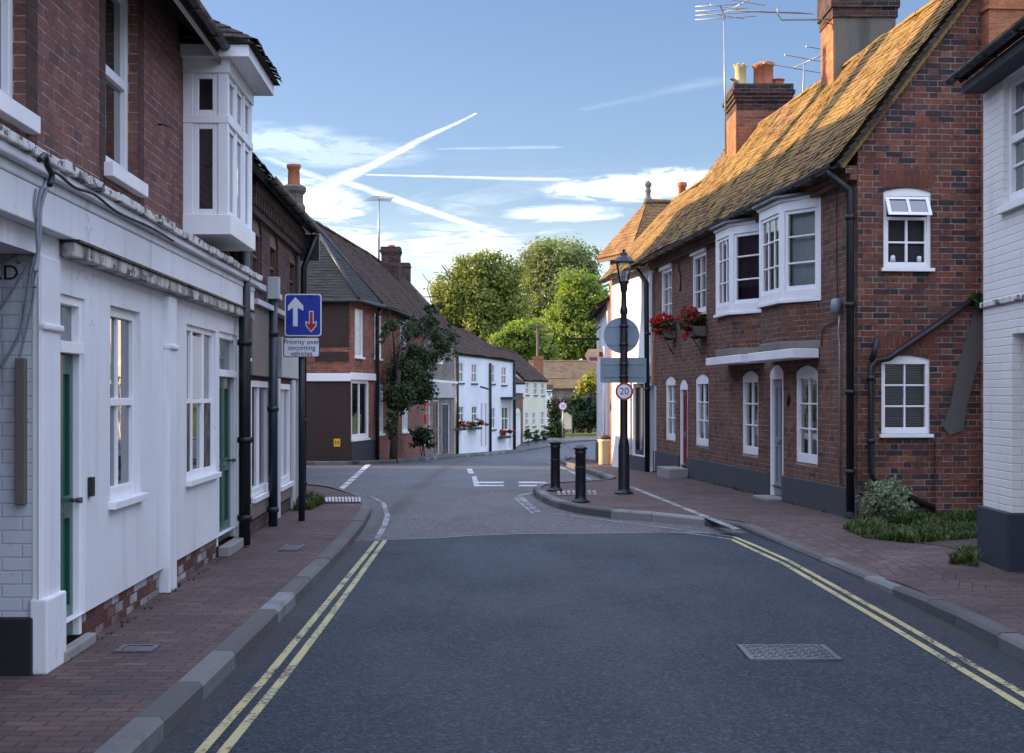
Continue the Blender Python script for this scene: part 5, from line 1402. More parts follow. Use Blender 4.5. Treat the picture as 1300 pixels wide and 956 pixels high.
mb = MB(); mb.lathe(f.w(.0, .2, z1), [(.05, 0), (.07, .06), (.05, .12), (.001, .16)], 8); mb.tube([f.w(-.0, .2, z1 + .1), f.w(-.07, .16, z1 + .14), f.w(-.12, .13, z1 + .13)], [.04, .03, .008], 6); mb.build('bird_finial', M['cement'], st)
f3, z3, st3 = ridge_stack(1059, 1137, 24.2, 1.0, -90, 'stack_render', 0, 'big grey rendered chimney with brick head', 5.0)
mb = MB(); mb.box(f3, -.03, f3.L + .03, -.03, 1.03, ZP(22, 24.2), ZP(10, 24.2)); mb.box(f3, -.06, f3.L + .06, -.06, 1.06, ZP(10, 24.2), ZP(-80, 24.2)); mb.build('brick_head', M['brick_soot'], st3)
MB().box(f3, -.012, .0, .02, .98, 5.0, ZP(22.2, 24.2)).build('brick_flank', M['brick_orange'], st3)
mb = MB()
for uu, z_ in ((-.09, 0), (f3.L + .02, 0)): pass
mb.mesh([f3.w(x, v, z) for x, v, z in ((-.1, -.1, 5.9), (f3.L + .02, -.1, 7.05), (f3.L + .02, -.02, 7.25), (-.02, -.02, 6.2), (-.1, 1.05, 5.9), (-.02, .98, 6.2))], [(0, 1, 2, 3), (4, 0, 3, 5)]); mb.build('flashing', M['cement'], st3)
f4 = Fr(FG.w(1.6, -.24, 0).to_2d(), FG.w(2.6, -.24, 0).to_2d()); s4 = MB(); s4.box(f4, 0, 1.0, 0, .95, .1, 8.8); s4.box(f4, -.03, 1.03, -.03, .98, ZP(20, 19), ZP(16, 19)); s4.build('chimney', M['brick_orange'], RH_, label='orange brick chimney at the gable peak')

# ================================================================== H : white painted building, right edge
FH = Fr((4.44, 14.1), (4.18, 4.0)); LH_ = FH.L
H = empty('white_building', (*FH.O, .1), 'white painted brick building with dark blue plinth at the right edge', 'building')
uh1 = FH.u(1285); zb = FH.z(1250, 428)
hw = (FH.u(1274), FH.u(1274) + 1.25, FH.z(1274, 262), FH.z(1274, 100))
mb = MB().wall(FH, 0, LH_, 2.55, 4.75, [hw], 0, .16); mb.wall(FH, 0, uh1, .05, 2.55); mb.wall(FH, uh1 + 2.4, LH_, .05, 2.55)
mb.face([FH.w(uh1, 0, .05), FH.w(uh1, .5, .05), FH.w(uh1, .5, 2.3), FH.w(uh1, 0, 2.3)])
mb.wall(FH, uh1, uh1 + 2.4, 2.2, 2.55); mb.wall(FH, uh1, uh1 + 2.4, .05, 2.3, [], .5)
mb.face([FH.w(uh1, 0, 2.2), FH.w(uh1 + 2.4, 0, 2.2), FH.w(uh1 + 2.4, .5, 2.2), FH.w(uh1, .5, 2.2)])
for uu in (0, LH_): mb.face([FH.w(uu, 0, .05), FH.w(uu, 6.4, .05), FH.w(uu, 6.4, 4.7), FH.w(uu, 3.1, 7.1), FH.w(uu, 0, 4.7)])
mb.build('wall', M['white_brick'], H)
MB().box(FH, -.04, uh1 + .03, -.05, .2, .0, .62).build('plinth', M['navy_plinth'], H, bevel=.015)
mb = MB().box(FH, -.02, LH_, -.03, -.001, 2.48, 2.53); mb.build('string_course', M['white_peel'], H, bevel=.008)
window(H, FH, hw, .09, 3, 4, .07, .025, sill=(.05, .07, .05), meet=.5, label='white sash window on the upper floor')
MB().box(FH, hw[0] - .1, hw[1] + .1, -.025, -.001, hw[3] + .0, hw[3] + .12).build('window_head', M['joinery'], H)
mb = MB(); e0, e1, q0, q1 = FH.w(-.05, -.24, 4.66), FH.w(LH_, -.24, 4.66), FH.w(-.05, 3.1, 7.25), FH.w(LH_, 3.1, 7.25); tiles(mb, e0, e1, q0, q1, .11, .18, 71); mb.quad_slab([e0, e1, q1, q0], .07); mb.quad_slab([q0, q1, FH.w(LH_, 6.5, 4.66), FH.w(-.05, 6.5, 4.66)], .07)
rfh = mb.build('roof', M['tile_dark'], H); gutter(FH, -.12, LH_, -.28, 4.66, .055).build('gutter', M['black'], rfh)
mb = MB().box(FH, 0, LH_, -.2, 0, 4.5, 4.58); mb.build('soffit', M['plinth'], rfh)

# ================================================================== G1, T, J : beyond the brick house
Yg = 36.0
def on_line(Y): t = (Y - PR0.y) / (PR1.y - PR0.y); return PR0 + (PR1 - PR0) * t
PG0 = Vector((2.43, 36.4)); FGm = Fr(PG0, Vector((3.02, PR0.y - .02))); LG = FGm.L
G1 = empty('white_house', (*FGm.O, 0), 'white rendered house with tiled roof caught by evening sun beyond the brick house', 'house')
def gr(x0, x1, yt, yb): return (FGm.u(x0), FGm.u(x1), FGm.z((x0 + x1) / 2, yb), FGm.z((x0 + x1) / 2, yt))
guw = gr(814, 823.5, 348, 420); gsw = gr(803.5, 821, 487, 578); gdo = gr(824.5, 830.5, 490, 604); gdo = (gdo[0], gdo[1], .05, gdo[3])
MB().wall(FGm, 0, LG, -.3, 4.5, [guw, gsw, gdo], 0, .25).build('wall', M['white_house'], G1)
window(G1, FGm, guw, .2, 2, 3, .06, .03, label='white upper window in the sunlit wall'); window(G1, FGm, gsw, .1, 2, 1, .07, .05, frame='black', label='dark shop window over a grey plinth'); door(G1, FGm, gdo, .1, 'navy_plinth', handle=False)
MB().box(FGm, gsw[0] - .15, gdo[0] - .08, -.06, -.001, -.3, gsw[2] - .02).build('plinth', M['plinth'], G1, bevel=.01)
for px in (801, 823): MB().box(FGm, FGm.u(px) - .12, FGm.u(px) + .12, -.07, -.061, gsw[2], gsw[3] + .15).build('pilaster', M['joinery'], G1)
mb = MB(); mb.box(FGm, gsw[0] - .25, LG - .1, -.1, -.002, gsw[3] + .15, gsw[3] + .45); mb.build('shop_fascia', M['joinery'], G1)
mb = MB(); e0, e1, q0, q1 = FGm.w(-.25, -.22, 4.45), FGm.w(LG, -.22, 4.5), FGm.w(-.1, vRr, 6.45), FGm.w(LG, vRr, 6.6); tiles(mb, e0, e1, q0, q1, .11, .18, 81, sag=.05); mb.quad_slab([e0, e1, q1, q0], .07); mb.quad_slab([q0, q1, FGm.w(LG, 3.4, 4.5), FGm.w(-.1, 3.4, 4.5)], .07); ridge_tiles(mb, q0, q1, .12, .42, 9)
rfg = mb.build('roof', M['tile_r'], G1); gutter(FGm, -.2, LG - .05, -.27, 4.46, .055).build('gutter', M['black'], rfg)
pipe(FGm, [FGm.w(LG - .3, -.27, 4.4), FGm.w(LG - .1, -.1, 4.1), FGm.w(LG - .1, -.08, .0)], .055, [FGm.w(LG - .1, -.08, z) for z in (3, 1.8)]).build('drainpipe', M['black'], G1)
MB().box(FGm, -.01, .0, -.0, .9, -.3, 4.4).build('side_wall', M['white_house'], G1)
Tn, Tf = Vector(((801 - CX) / F * 37.5, 37.5)), Vector(((757 - CX) / F * 39.4, 39.4)); FT = Fr(Tf, Tn); LT = FT.L; zT = 5.25
T = empty('brick_tower', (*FT.O, -.2), 'orange brick stair tower with steep hipped roof and finial', 'tower')
o = .27
mb = MB(); mb.wall(FT, o, LT - o, -.4, zT, [], o); mb.face([FT.w(LT - o, o, -.4), FT.w(LT - o, 5, -.4), FT.w(LT - o, 5, zT), FT.w(LT - o, o, zT)]); mb.face([FT.w(o, o, -.4), FT.w(o, 5, -.4), FT.w(o, 5, zT), FT.w(o, o, zT)]); mb.face([FT.w(o, 5, -.4), FT.w(LT - o, 5, -.4), FT.w(LT - o, 5, zT), FT.w(o, 5, zT)])
mb.build('wall', M['brick_orange'], T)
ap = FT.w(LT / 2, 1.0, 6.72); ap2 = FT.w(LT / 2, 5.2, 6.72); c1, c2, c3, c4 = FT.w(0, 0, zT), FT.w(LT, 0, zT), FT.w(LT, 5.2, zT), FT.w(0, 5.2, zT)
mb = MB(); mb.quad_slab([c1, c2, ap], .06); mb.quad_slab([c2, c3, ap2, ap], .06); mb.quad_slab([c4, c1, ap, ap2], .06)
tiles(mb, c1, c2, ap, ap + Vector((.01, 0, 0)), .11, .18, 91, sag=.02); tiles(mb, c2, c3, ap, ap2, .11, .18, 92, sag=.02); tiles(mb, c1, c4, ap, ap2, .11, .18, 93, sag=.02); ridge_tiles(mb, ap, ap2, .1, .4, 3)
rft = mb.build('roof', M['tile_orange'], T)
mb = MB().lathe((ap.x, ap.y, ap.z), [(.13, -.08), (.11, .06), (.07, .1), (.07, .22), (.1, .26), (.06, .3), (.07, .36), (.1, .4), (.09, .46), (.03, .52)], 12); mb.build('finial', M['cement'], rft)
MB().prism(FT, [(0, zT - .09), (LT, zT - .09), (LT, zT - .0), (0, zT)], .02, .05).build('fascia', M['brown_door'], rft)
cJ = ((866 - CX) / F * 42, 42.0)
J = empty('far_white_house', ((765 - CX) / F * 43, 42.6, -.3), 'white house with black plinth at the bend, last on the right', 'house')
PJ0, PJ1 = Vector(((757.5 - CX) / F * 49, 49)), Vector(((771 - CX) / F * 41.4, 41.4)); FJ = Fr(PJ0, PJ1)
mb = MB().wall(FJ, 0, FJ.L, -.6, 4.3); mb.face([FJ.w(FJ.L, 0, -.6), FJ.w(FJ.L, 5, -.6), FJ.w(FJ.L, 5, 4.3), FJ.w(FJ.L, 2.2, 5.6), FJ.w(FJ.L, 0, 4.3)]); mb.face([FJ.w(0, 0, -.6), FJ.w(0, 5, -.6), FJ.w(0, 5, 4.3), FJ.w(0, 2.2, 5.6), FJ.w(0, 0, 4.3)]); mb.face([FJ.w(0, 5, -.6), FJ.w(FJ.L, 5, -.6), FJ.w(FJ.L, 5, 4.3), FJ.w(0, 5, 4.3)]); mb.build('wall', M['white_house'], J)
MB().box(FJ, -.02, FJ.L, -.04, -.001, -.6, FJ.z(760, 562)).build('plinth', M['black'], J)
mb = MB(); e0, e1, q0, q1 = FJ.w(-.15, -.3, 4.15), FJ.w(FJ.L + .15, -.3, 4.15), FJ.w(-.15, 2.2, 5.7), FJ.w(FJ.L + .15, 2.2, 5.7); mb.quad_slab([e0, e1, q1, q0], .07); mb.quad_slab([q0, q1, FJ.w(FJ.L + .15, 5.2, 4.1), FJ.w(-.15, 5.2, 4.1)], .07); tiles(mb, e0, e1, q0, q1, .14, .22, 95); mb.build('roof', M['tile_brown'], J)
window(J, FJ, (3.2, 4.2, 2.6, 3.7), -.0, 2, 2); window(J, FJ, (4.6, 5.6, .5, 1.9), -.0, 2, 2)
mb = MB(); lz = FJ.z(757, 508); mb.tube([FJ.w(.6, 0, lz + .2), FJ.w(.6, -.25, lz + .22)], .02, 6); mb.lathe(FJ.w(.6, -.25, lz), [(.05, -.2), (.09, .06), (.16, .08), (.03, .2)], 6, False); mb.build('wall_lantern', M['black'], J)

# ================================================================== F : barn across the green
FB2 = Fr((2.4, 125), (11, 126.5)); Fbn = empty('barn', (2.4, 125, -1.2), 'old tiled barn with flint walls across the green', 'barn')
MB().wall(FB2, 0, 9, -1.5, ZP(492, 125)).build('wall', M['flint'], Fbn)
mb = MB(); e0, e1, q0, q1 = FB2.w(-.2, -.3, ZP(493, 125)), FB2.w(9.2, -.3, ZP(493, 125)), FB2.w(-.2, 1.0, ZP(482, 125)), FB2.w(9.2, 1.0, ZP(477, 125)); mb.quad_slab([e0, e1, q1, q0], .1); tiles(mb, e0, e1, q0, q1, .2, .3, 101)
e0, e1, q0, q1 = FB2.w(-.4, 1.0, ZP(481, 125)), FB2.w(9.4, 1.0, ZP(478, 125)), FB2.w(-.4, 3.2, ZP(458, 125)), FB2.w(9.4, 3.2, ZP(456, 125)); mb.quad_slab([e0, e1, q1, q0], .1); tiles(mb, e0, e1, q0, q1, .2, .3, 102); ridge_tiles(mb, q0, q1, .15, .5, 2); mb.build('roof', M['tile_barn'], Fbn)
mb = MB(); mb.box(FB2, 3, 4.4, -.02, .3, -1.4, .9); mb.build('barn_door', M['brick_c'], Fbn)
FNx = Fr(((691 - CX) / F * 112, 112), ((701 - CX) / F * 112, 112)); o = empty('white_outhouse', (*FNx.O, -1.2), 'small white gabled outhouse behind the cream cottage', 'outhouse')
MB().box(FNx, 0, FNx.L, 0, 2, -1.4, ZP(495, 112)).build('wall', M['white_house'], o); window(o, FNx, (.28, .5, ZP(503, 112), ZP(498, 112)), -.0, 2, 2, .03, .02)
mb = MB(); mb.quad_slab([FNx.w(-.1, -.1, ZP(497, 112)), FNx.w(FNx.L + .1, -.1, ZP(497, 112)), FNx.w(FNx.L + .1, 1.1, ZP(488, 112)), FNx.w(-.1, 1.1, ZP(488, 112))], .06); mb.quad_slab([FNx.w(-.1, 1.1, ZP(488, 112)), FNx.w(FNx.L + .1, 1.1, ZP(488, 112)), FNx.w(FNx.L + .1, 2.2, ZP(497, 112)), FNx.w(-.1, 2.2, ZP(497, 112))], .06); mb.build('roof', M['tile_brown'], o)

# ================================================================== STREET FURNITURE
# priority sign
by = 18.6; bx = (383 - CX) / F * by; FSn = Fr((bx, by), (bx + 1, by)); ppx = lambda px: (px - 383) / F * by
S = empty('road_sign', (bx, by, .1), 'blue priority over oncoming vehicles sign on a dark pole by the left kerb', 'road sign')
zs = lambda py: ZP(py, by)
MB().tube([(bx, by, .08), (bx, by, zs(374))], .04, 12).build('pole', M['navy_pipe'], S)
mb = MB().prism(FSn, rrect(ppx(362.5), ppx(409), zs(427), zs(373.5), .035), -.062, -.056); o = mb.build('sign_plate', M['sign_white'], S)
MB().prism(FSn, rrect(ppx(364), ppx(407.5), zs(425.5), zs(375), .03), -.065, -.0622).build('blue_field', M['sign_blue'], o)
P_ = lambda pts: [(ppx(x), zs(y)) for x, y in pts]
MB().prism(FSn, P_([(373, 414.5), (378.8, 414.5), (378.8, 391), (386, 395), (386, 388.5), (376, 377.5), (366.5, 388.5), (366.5, 395), (373, 391)]), -.068, -.0652).build('up_arrow', M['sign_white'], o)
MB().prism(FSn, P_([(393.2, 395.2), (399, 395.2), (399, 409.8), (402.8, 407.8), (402.8, 413.8), (395.8, 422.2), (388.8, 413.8), (388.8, 407.8), (393.2, 410.2)]), -.067, -.0652).build('arrow_border', M['sign_white'], o)
MB().prism(FSn, P_([(394.2, 396.4), (398, 396.4), (398, 411.4), (401.7, 409.6), (401.7, 413.4), (395.8, 420.6), (389.9, 413.4), (389.9, 409.6), (394.2, 411.8)]), -.0695, -.0672).build('down_arrow', M['sign_red'], o)
o = MB().prism(FSn, rrect(ppx(360.5), ppx(406.8), zs(453.7), zs(428.3), .03), -.062, -.056).build('sign_plate', M['sign_black'], S, label='white supplementary plate with black lettering')
MB().prism(FSn, rrect(ppx(361.6), ppx(405.7), zs(452.7), zs(429.4), .025), -.065, -.0622).build('white_field', M['sign_white'], o)
for i, t in enumerate(('Priority over', 'oncoming', 'vehicles')): text_mesh('lettering', t, .088, FSn, ppx(383.8), -.0665, zs(434.4 + i * 7.4), M['sign_black'], o, xs=.98, ext=.0012)
mb = MB()
for z in (zs(384), zs(417), zs(434), zs(449)): mb.box(FSn, -.05, .05, -.056, .05, z - .02, z + .02)
mb.build('clamp', M['steel'], S)

# lamp post with signs
bx, by = g(792, 627, .1); FLm = Fr((bx, by), (bx + 1, by)); lz = lambda py: ZP(py, by); lu = lambda px: (px - 792) / F * by
Lp = empty('lamp_post', (bx, by, .1), 'tall black lamp post with lantern and backs of road signs on the build-out', 'lamp post')
c = (bx, by, 0)
MB().lathe(c, [(.15, .1), (.15, .125), (.11, .14), (.095, .17), (.09, .2), (.088, lz(567)), (.075, lz(560)), (.062, lz(556)), (.062, lz(530)), (.06, lz(420)), (.05, lz(415)), (.048, lz(400)), (.062, lz(397)), (.062, lz(393)), (.045, lz(389)), (.04, lz(372)), (.055, lz(368)), (.06, lz(362)), (.075, lz(358))], 18).build('column', M['black'], Lp)
mb = MB(); t0, t1 = lz(358), lz(334); rb, rt = .062, .115
for k in range(4):
    a = R_(45 + 90 * k); mb.tube([(bx + rb * 1.35 * math.cos(a), by + rb * 1.35 * math.sin(a), t0), (bx + rt * 1.35 * math.cos(a), by + rt * 1.35 * math.sin(a), t1)], .009, 6)
mb.lathe(c, [(rt * 1.5, t1 - .01), (rt * 1.55, t1 + .02), (.11, t1 + .09), (.06, t1 + .12), (.05, t1 + .16), (.02, t1 + .18), (.03, t1 + .2), (.004, t1 + .23)], 8, False, R_(22.5)); mb.lathe(c, [(.08, t0 - .02), (.09, t0), (.08, t0 + .015)], 8)
ln = mb.build('lantern', M['black'], Lp)
mb = MB()
for k in range(4):
    a, b = R_(45 + 90 * k), R_(135 + 90 * k)
    mb.face([(bx + rb * 1.3 * math.cos(a), by + rb * 1.3 * math.sin(a), t0 + .01), (bx + rb * 1.3 * math.cos(b), by + rb * 1.3 * math.sin(b), t0 + .01), (bx + rt * 1.3 * math.cos(b), by + rt * 1.3 * math.sin(b), t1), (bx + rt * 1.3 * math.cos(a), by + rt * 1.3 * math.sin(a), t1)])
mb.build('lantern_pane', M['glass_see'], ln)
MB().lathe(c, [(.012, t0 + .02), (.03, t0 + .08), (.035, t0 + .14), (.02, t0 + .18)], 10).build('bulb', M['frost'], ln)
o = MB().prism(FLm, disc(lu(789.5), lz(425.5), .285), .075, .082).build('round_sign', M['sign_back'], Lp, label='grey back of a round sign')
mb = MB()
for z in (lz(414), lz(437)): mb.box(FLm, lu(770), lu(809), .066, .0748, z - .012, z + .012)
mb.build('sign_rail', M['sign_back'], o)
o = MB().prism(FLm, rrect(lu(762.5), lu(821), lz(486), lz(454), .02), .075, .082).build('rectangular_sign', M['sign_back'], Lp, label='grey back of a wide rectangular sign')
mb = MB()
for z in (lz(462), lz(478)): mb.box(FLm, lu(766), lu(818), .066, .0748, z - .012, z + .012)
mb.build('sign_rail', M['sign_back'], o)
mb = MB()
for y in (414, 437, 462, 478, 490, 504): mb.lathe((bx, by, lz(y) - .02), [(.07, 0), (.072, .02), (.07, .04)], 12)
mb.build('clamp', M['black'], Lp)
zc = lz(497)
o = MB().prism(FLm, disc(0, zc, .142), -.082, -.075).build('speed_sign', M['sign_red'], Lp, label='small white round 20 sign with red ring')
MB().prism(FLm, disc(0, zc, .11), -.084, -.0822).build('white_field', M['sign_white'], o)
text_mesh('lettering', '20', .155, FLm, 0, -.0855, zc, M['sign_black'], o, xs=.95, ext=.001)
mb = MB().box(FLm, -.05, .05, .06, .13, lz(520), lz(508)); mb.box(FLm, -.1, .1, -.03, .03, .74, .77) if False else None; mb.build('timer_box', M['black'], Lp)

# bollards
bb = None
for (px, py), lab in (((737, 638), 'black cast bollard with ring collar, nearer the camera on the build-out'), ((705, 623.5), 'black cast bollard with ring collar, at the far tip of the build-out')):
    x, y = g(px, py, .1)
    if bb is None:
        bb = empty('bollard', (0, 0, 0), lab, 'bollard', 'black bollards on the build-out')
        MB().lathe((0, 0, 0), [(.13, 0), (.13, .02), (.1, .035), (.082, .06), (.078, .1), (.075, .7), (.085, .71), (.085, .735), (.075, .745), (.075, .76), (.1, .775), (.104, .79), (.09, .8), (.07, .815), (.03, .835), (.002, .84)], 24).build('post', M['black'], bb)
        MB().lathe((0, 0, 0), [(.0765, .5), (.08, .505), (.08, .52), (.0765, .525)], 24).build('band', M['navy_pipe'], bb)
        o = bb
    else: o = copy_tree(bb)
    o.location = (x, y, .103); o['label'] = lab

# 30 sign, noticeboard, fingerpost, bin, telegraph pole, bracket
def roundel(px, py_c, Y, zground, r, txt, name, label):
    x = (px - CX) / F * Y; fr = Fr((x, Y), (x + 1, Y)); e = empty(name, (x, Y, zground), label, 'road sign')
    zc = ZP(py_c, Y); MB().tube([(x, Y, zground), (x, Y, zc + r)], .04, 8).build('pole', M['steel'], e)
    o = MB().prism(fr, disc(0, zc, r), -.06, -.05).build('sign_plate', M['sign_red'], e); MB().prism(fr, disc(0, zc, r * .8), -.065, -.0605).build('white_field', M['sign_white'], o); text_mesh('lettering', txt, r * 1.05, fr, 0, -.067, zc, M['sign_black'], o)
roundel(714.5, 515.5, 99, -1.2, .29, '30', 'speed_limit_sign', 'white round 30 sign with red ring on a grey pole by the green')
Y = 103; x = (719 - CX) / F * Y; fr = Fr((x, Y), (x + 1, Y)); n_ = empty('noticeboard', (x, Y, -1.25), 'cream noticeboard on posts beside the 30 sign', 'noticeboard')
MB().prism(fr, [(-.36, ZP(545, Y)), (.36, ZP(545, Y)), (.36, ZP(528, Y)), (0, ZP(523, Y)), (-.36, ZP(528, Y))], -.03, .03).build('board', M['sign_cream'], n_)
mb = MB(); [mb.box(fr, a, a + .07, -.04, .04, -1.3, ZP(526, Y)) for a in (-.42, .36)]; mb.box(fr, -.36, .36, -.035, .035, ZP(546, Y), ZP(545, Y)); mb.build('post', M['wood'], n_)
Y = 40.4; x = (767 - CX) / F * Y; fr = Fr((x, Y), (x + 1, Y)); n_ = empty('fingerpost', (x, Y, -.15), 'cream arrow-shaped direction sign with purple panel pointing left on a white post', 'direction sign')
MB().tube([(x, Y, -.2), (x, Y, ZP(440, Y))], .03, 8).build('post', M['joinery'], n_)
q = lambda px: (px - 767) / F * Y
o = MB().prism(fr, [(q(742), ZP(451, Y)), (q(747), ZP(443, Y)), (q(766), ZP(443, Y)), (q(766), ZP(460, Y)), (q(747), ZP(460, Y))], -.05, -.035).build('arm', M['sign_cream'], n_)
MB().box(fr, q(748), q(758), -.053, -.0502, ZP(458, Y), ZP(453.5, Y)).build('purple_panel', M['purple'], o)
MB().box(fr, q(760.5), q(765), -.053, -.0502, ZP(453, Y), ZP(447, Y)).build('symbol_panel', M['brown_door'], o)
Y = 38.3; x = (767.5 - CX) / F * Y; n_ = empty('litter_bin', (x, Y, zr(Y) + .07), 'cream cylindrical litter bin at the corner of the sunlit house', 'bin'); zz = zr(Y) + .07
MB().lathe((x, Y, zz), [(.13, 0), (.15, .03), (.15, .58), (.17, .6), (.17, .66)], 18).build('body', M['sign_cream'], n_); MB().lathe((x, Y, zz + .66), [(.172, 0), (.16, .06), (.1, .1), (.02, .12)], 18).build('lid', M['brown_door'], n_)
Y = 46.0; p = FJ.w(FJ.L * .4, 0, 0); zz = ZP(431, p.y); n_ = empty('sign_bracket', (p.x, p.y, zz), 'black sign bracket reaching out from the white house at the bend', 'bracket'); f = Fr((p.x - 1.0, p.y), (p.x, p.y))
MB().box(f, .05, 1.0, -.03, .03, zz - .03, zz + .05).build('arm', M['black'], n_); MB().tube([f.w(.6, 0, zz + .05), f.w(1.0, 0, zz + .4)], .018, 6).build('stay', M['black'], n_)
Y = 118; x = (682.5 - CX) / F * Y; n_ = empty('telegraph_pole', (x, Y, -1.2), 'brown wooden telegraph pole behind the cream cottage chimney', 'telegraph pole')
MB().tube([(x, Y, -1.3), (x, Y, ZP(412, Y))], [.16, .1], 10).build('pole', M['brown_door'], n_); MB().box(Fr((x - .5, Y - .15), (x + .5, Y - .15)), 0, 1, 0, .08, ZP(416, Y), ZP(414, Y)).build('cross_arm', M['brown_door'], n_)

# TV aerials
def aerial(name, label, base, top, boom, n, el, r=.018, lean=0):
    e = empty(name, base, label, 'aerial'); MB().tube([base, top], r, 8).build('mast', M['steel'], e)
    mb = MB(); top = Vector(top)
    for bo in boom:
        d, off, L = Vector(bo[0]).normalized(), Vector(bo[1]), bo[2]
        a = top + off - d * L * .3; b = top + off + d * L * .7; mb.tube([a, b], .012, 6)
        sd = d.cross(Vector((0, 0, 1))).normalized()
        for i in range(n):
            p = a.lerp(b, i / (n - 1)); l = el * (1 - .3 * i / n); mb.tube([p - sd * l, p + sd * l], max(.007, r * .55), 5)
    mb.build('antenna', M['steel'], e)
Y = 29.3; X = lambda px, Y: (px - CX) / F * Y
aerial('tv_aerial', 'tall aerial mast strapped to the chimney with cream pot', (X(921.5, Y), Y, ZP(196, Y)), (X(919, Y), Y, ZP(18, Y)), [((-.25, -1, .0), (0, 0, 0), 1.0), ((.6, -1, .15), (.15, 0, .1), 1.1)], 4, .6)
Y = 27.0
aerial('tv_aerial', 'small aerial behind the ridge between the two chimneys', (X(1018.5, Y), Y, ZP(150, Y)), (X(1021, Y), Y, ZP(80, Y)), [((.7, -1, .2), (0, 0, 0), .9)], 3, .75)
Y = 24.4; zz = ZP(25, Y); e = empty('tv_aerial', (X(1046, Y), Y, zz), 'aerial on a bent arm fixed to the big grey chimney', 'aerial')
MB().tube([(X(1060, Y), Y, zz), (X(992, Y), Y, zz), (X(988, Y), Y, zz + .08), (X(987, Y), Y, ZP(9, Y))], .016, 8).build('mast', M['steel'], e)
mb = MB(); a = Vector((X(963, Y), Y - .3, ZP(20, Y))); b = Vector((X(992, Y), Y + .5, ZP(6, Y) + .0)); mb.tube([a, b], .012, 6)
for i in range(6):
    p = a.lerp(b, i / 5); mb.tube([p - Vector((.55, -.1, -.04)), p + Vector((.62, -.1, -.05))], .006, 5)
mb.build('antenna', M['steel'], e)
Y = 57.0; aerial('tv_aerial', 'tall thin aerial beside the chimney of the corner house', (X(481, Y), Y, ZP(330, Y)), (X(481, Y), Y, ZP(253, Y)), [((.3, -1, 0), (0, 0, 0), 1.1)], 4, .55, .035)
Y = 40; zz = ZP(249, Y); e = empty('chimney_cowl', (X(866, Y), Y, 5.6), 'orange chimney with bird perched spike behind the lichened ridge', 'chimney')
MB().lathe((X(866, Y), Y, 5.2), [(.1, 0), (.1, ZP(238, Y) - 5.2), (.13, ZP(237, Y) - 5.2), (.13, ZP(232, Y) - 5.2), (.08, ZP(231, Y) - 5.2)], 12).build('pot', M['terracotta'], e)
e['label'] = 'orange chimney pot showing behind the lichened ridge'

# ================================================================== VEGETATION
def leaves(mb, c, rad, n, size, rg, shell=.55, up=.3, clump=.26, per=26):
    """leaf-sized faces in clumps through an uneven ellipsoid"""
    c = Vector(c); rad = Vector(rad)
    cl = []
    for _ in range(max(6, n // per)):
        d = Vector((rg.gauss(0, 1), rg.gauss(0, 1), rg.gauss(0, 1))).normalized(); k = rg.uniform(shell, 1.0) ** .7
        bumpy = 1 + .28 * mnoise.noise(d * 2.1 + c * .37)
        cl.append((Vector((d.x * rad.x, d.y * rad.y, d.z * rad.z)) * k * bumpy, rg.random()))
    cs = min(rad) * clump
    for i in range(n):
        o, tone = cl[rg.randrange(len(cl))]
        p = c + o + Vector((rg.gauss(0, cs), rg.gauss(0, cs), rg.gauss(0, cs * .7)))
        nn = (o.normalized() * .7 + Vector((rg.gauss(0, .6), rg.gauss(0, .6), rg.gauss(up, .6)))).normalized()
        t = nn.orthogonal().normalized(); a = rg.uniform(0, 6.28); b = nn.cross(t); t2 = t * math.cos(a) + b * math.sin(a); b2 = nn.cross(t2)
        s = size * rg.uniform(.6, 1.3)
        mb.face([p - t2 * s * .5, p + b2 * s * .3, p + t2 * s * .5, p - b2 * s * .3], min(1, max(0, .5 * tone + .5 * rg.random())))


def limb(mb, p, d, L, r, rg, depth, tips):
    d = d.normalized(); pts = [p]; n = 4; q = p
    for i in range(n):
        d = (d + Vector((rg.gauss(0, .16), rg.gauss(0, .16), rg.gauss(.03, .1)))).normalized(); q = q + d * L / n; pts.append(q)
    mb.tube(pts, [max(.035, r * (1 - .55 * i / n)) for i in range(n + 1)], 6 if depth else 8)
    if depth == 0: tips.append(q); return
    for _ in range(rg.choice((2, 3))): limb(mb, q, d + Vector((rg.gauss(0, .6), rg.gauss(0, .6), rg.gauss(.1, .35))), L * .68, r * .5, rg, depth - 1, tips)
    if rg.random() < .7: limb(mb, pts[2], d + Vector((rg.gauss(0, .8), rg.gauss(0, .8), .1)), L * .6, r * .4, rg, depth - 1, tips)


def tree(name, label, base, h, lobes, n, size, mat, seed, trunk=.4, group=None, shell=.35):
    rg = random.Random(seed); e = empty(name, base, label, 'tree', group); base = Vector(base)
    mb = MB(); tips = []; th = h * .28
    mb.tube([base - Vector((0, 0, .3)), base + Vector((0, 0, th * .5)), base + Vector((.1, 0, th))], [trunk * 1.3, trunk, trunk * .85], 10)
    for (c, r) in lobes:
        v = Vector(c) - (base + Vector((0, 0, th))); limb(mb, base + Vector((.05, 0, th * .95)), v, v.length * .55, trunk * .5, rg, 2, tips)
    mb.build('trunk', M['bark'], e)
    mb = MB(); vol = sum(r[0] * r[1] * r[2] for c, r in lobes)
    for c, r in lobes: leaves(mb, c, r, int(n * (r[0] * r[1] * r[2]) ** .67 / sum((q[0] * q[1] * q[2]) ** .67 for _, q in lobes)), size, rg, shell, .3, .19, 42)
    mb.build('crown', M[mat], e)
    return e


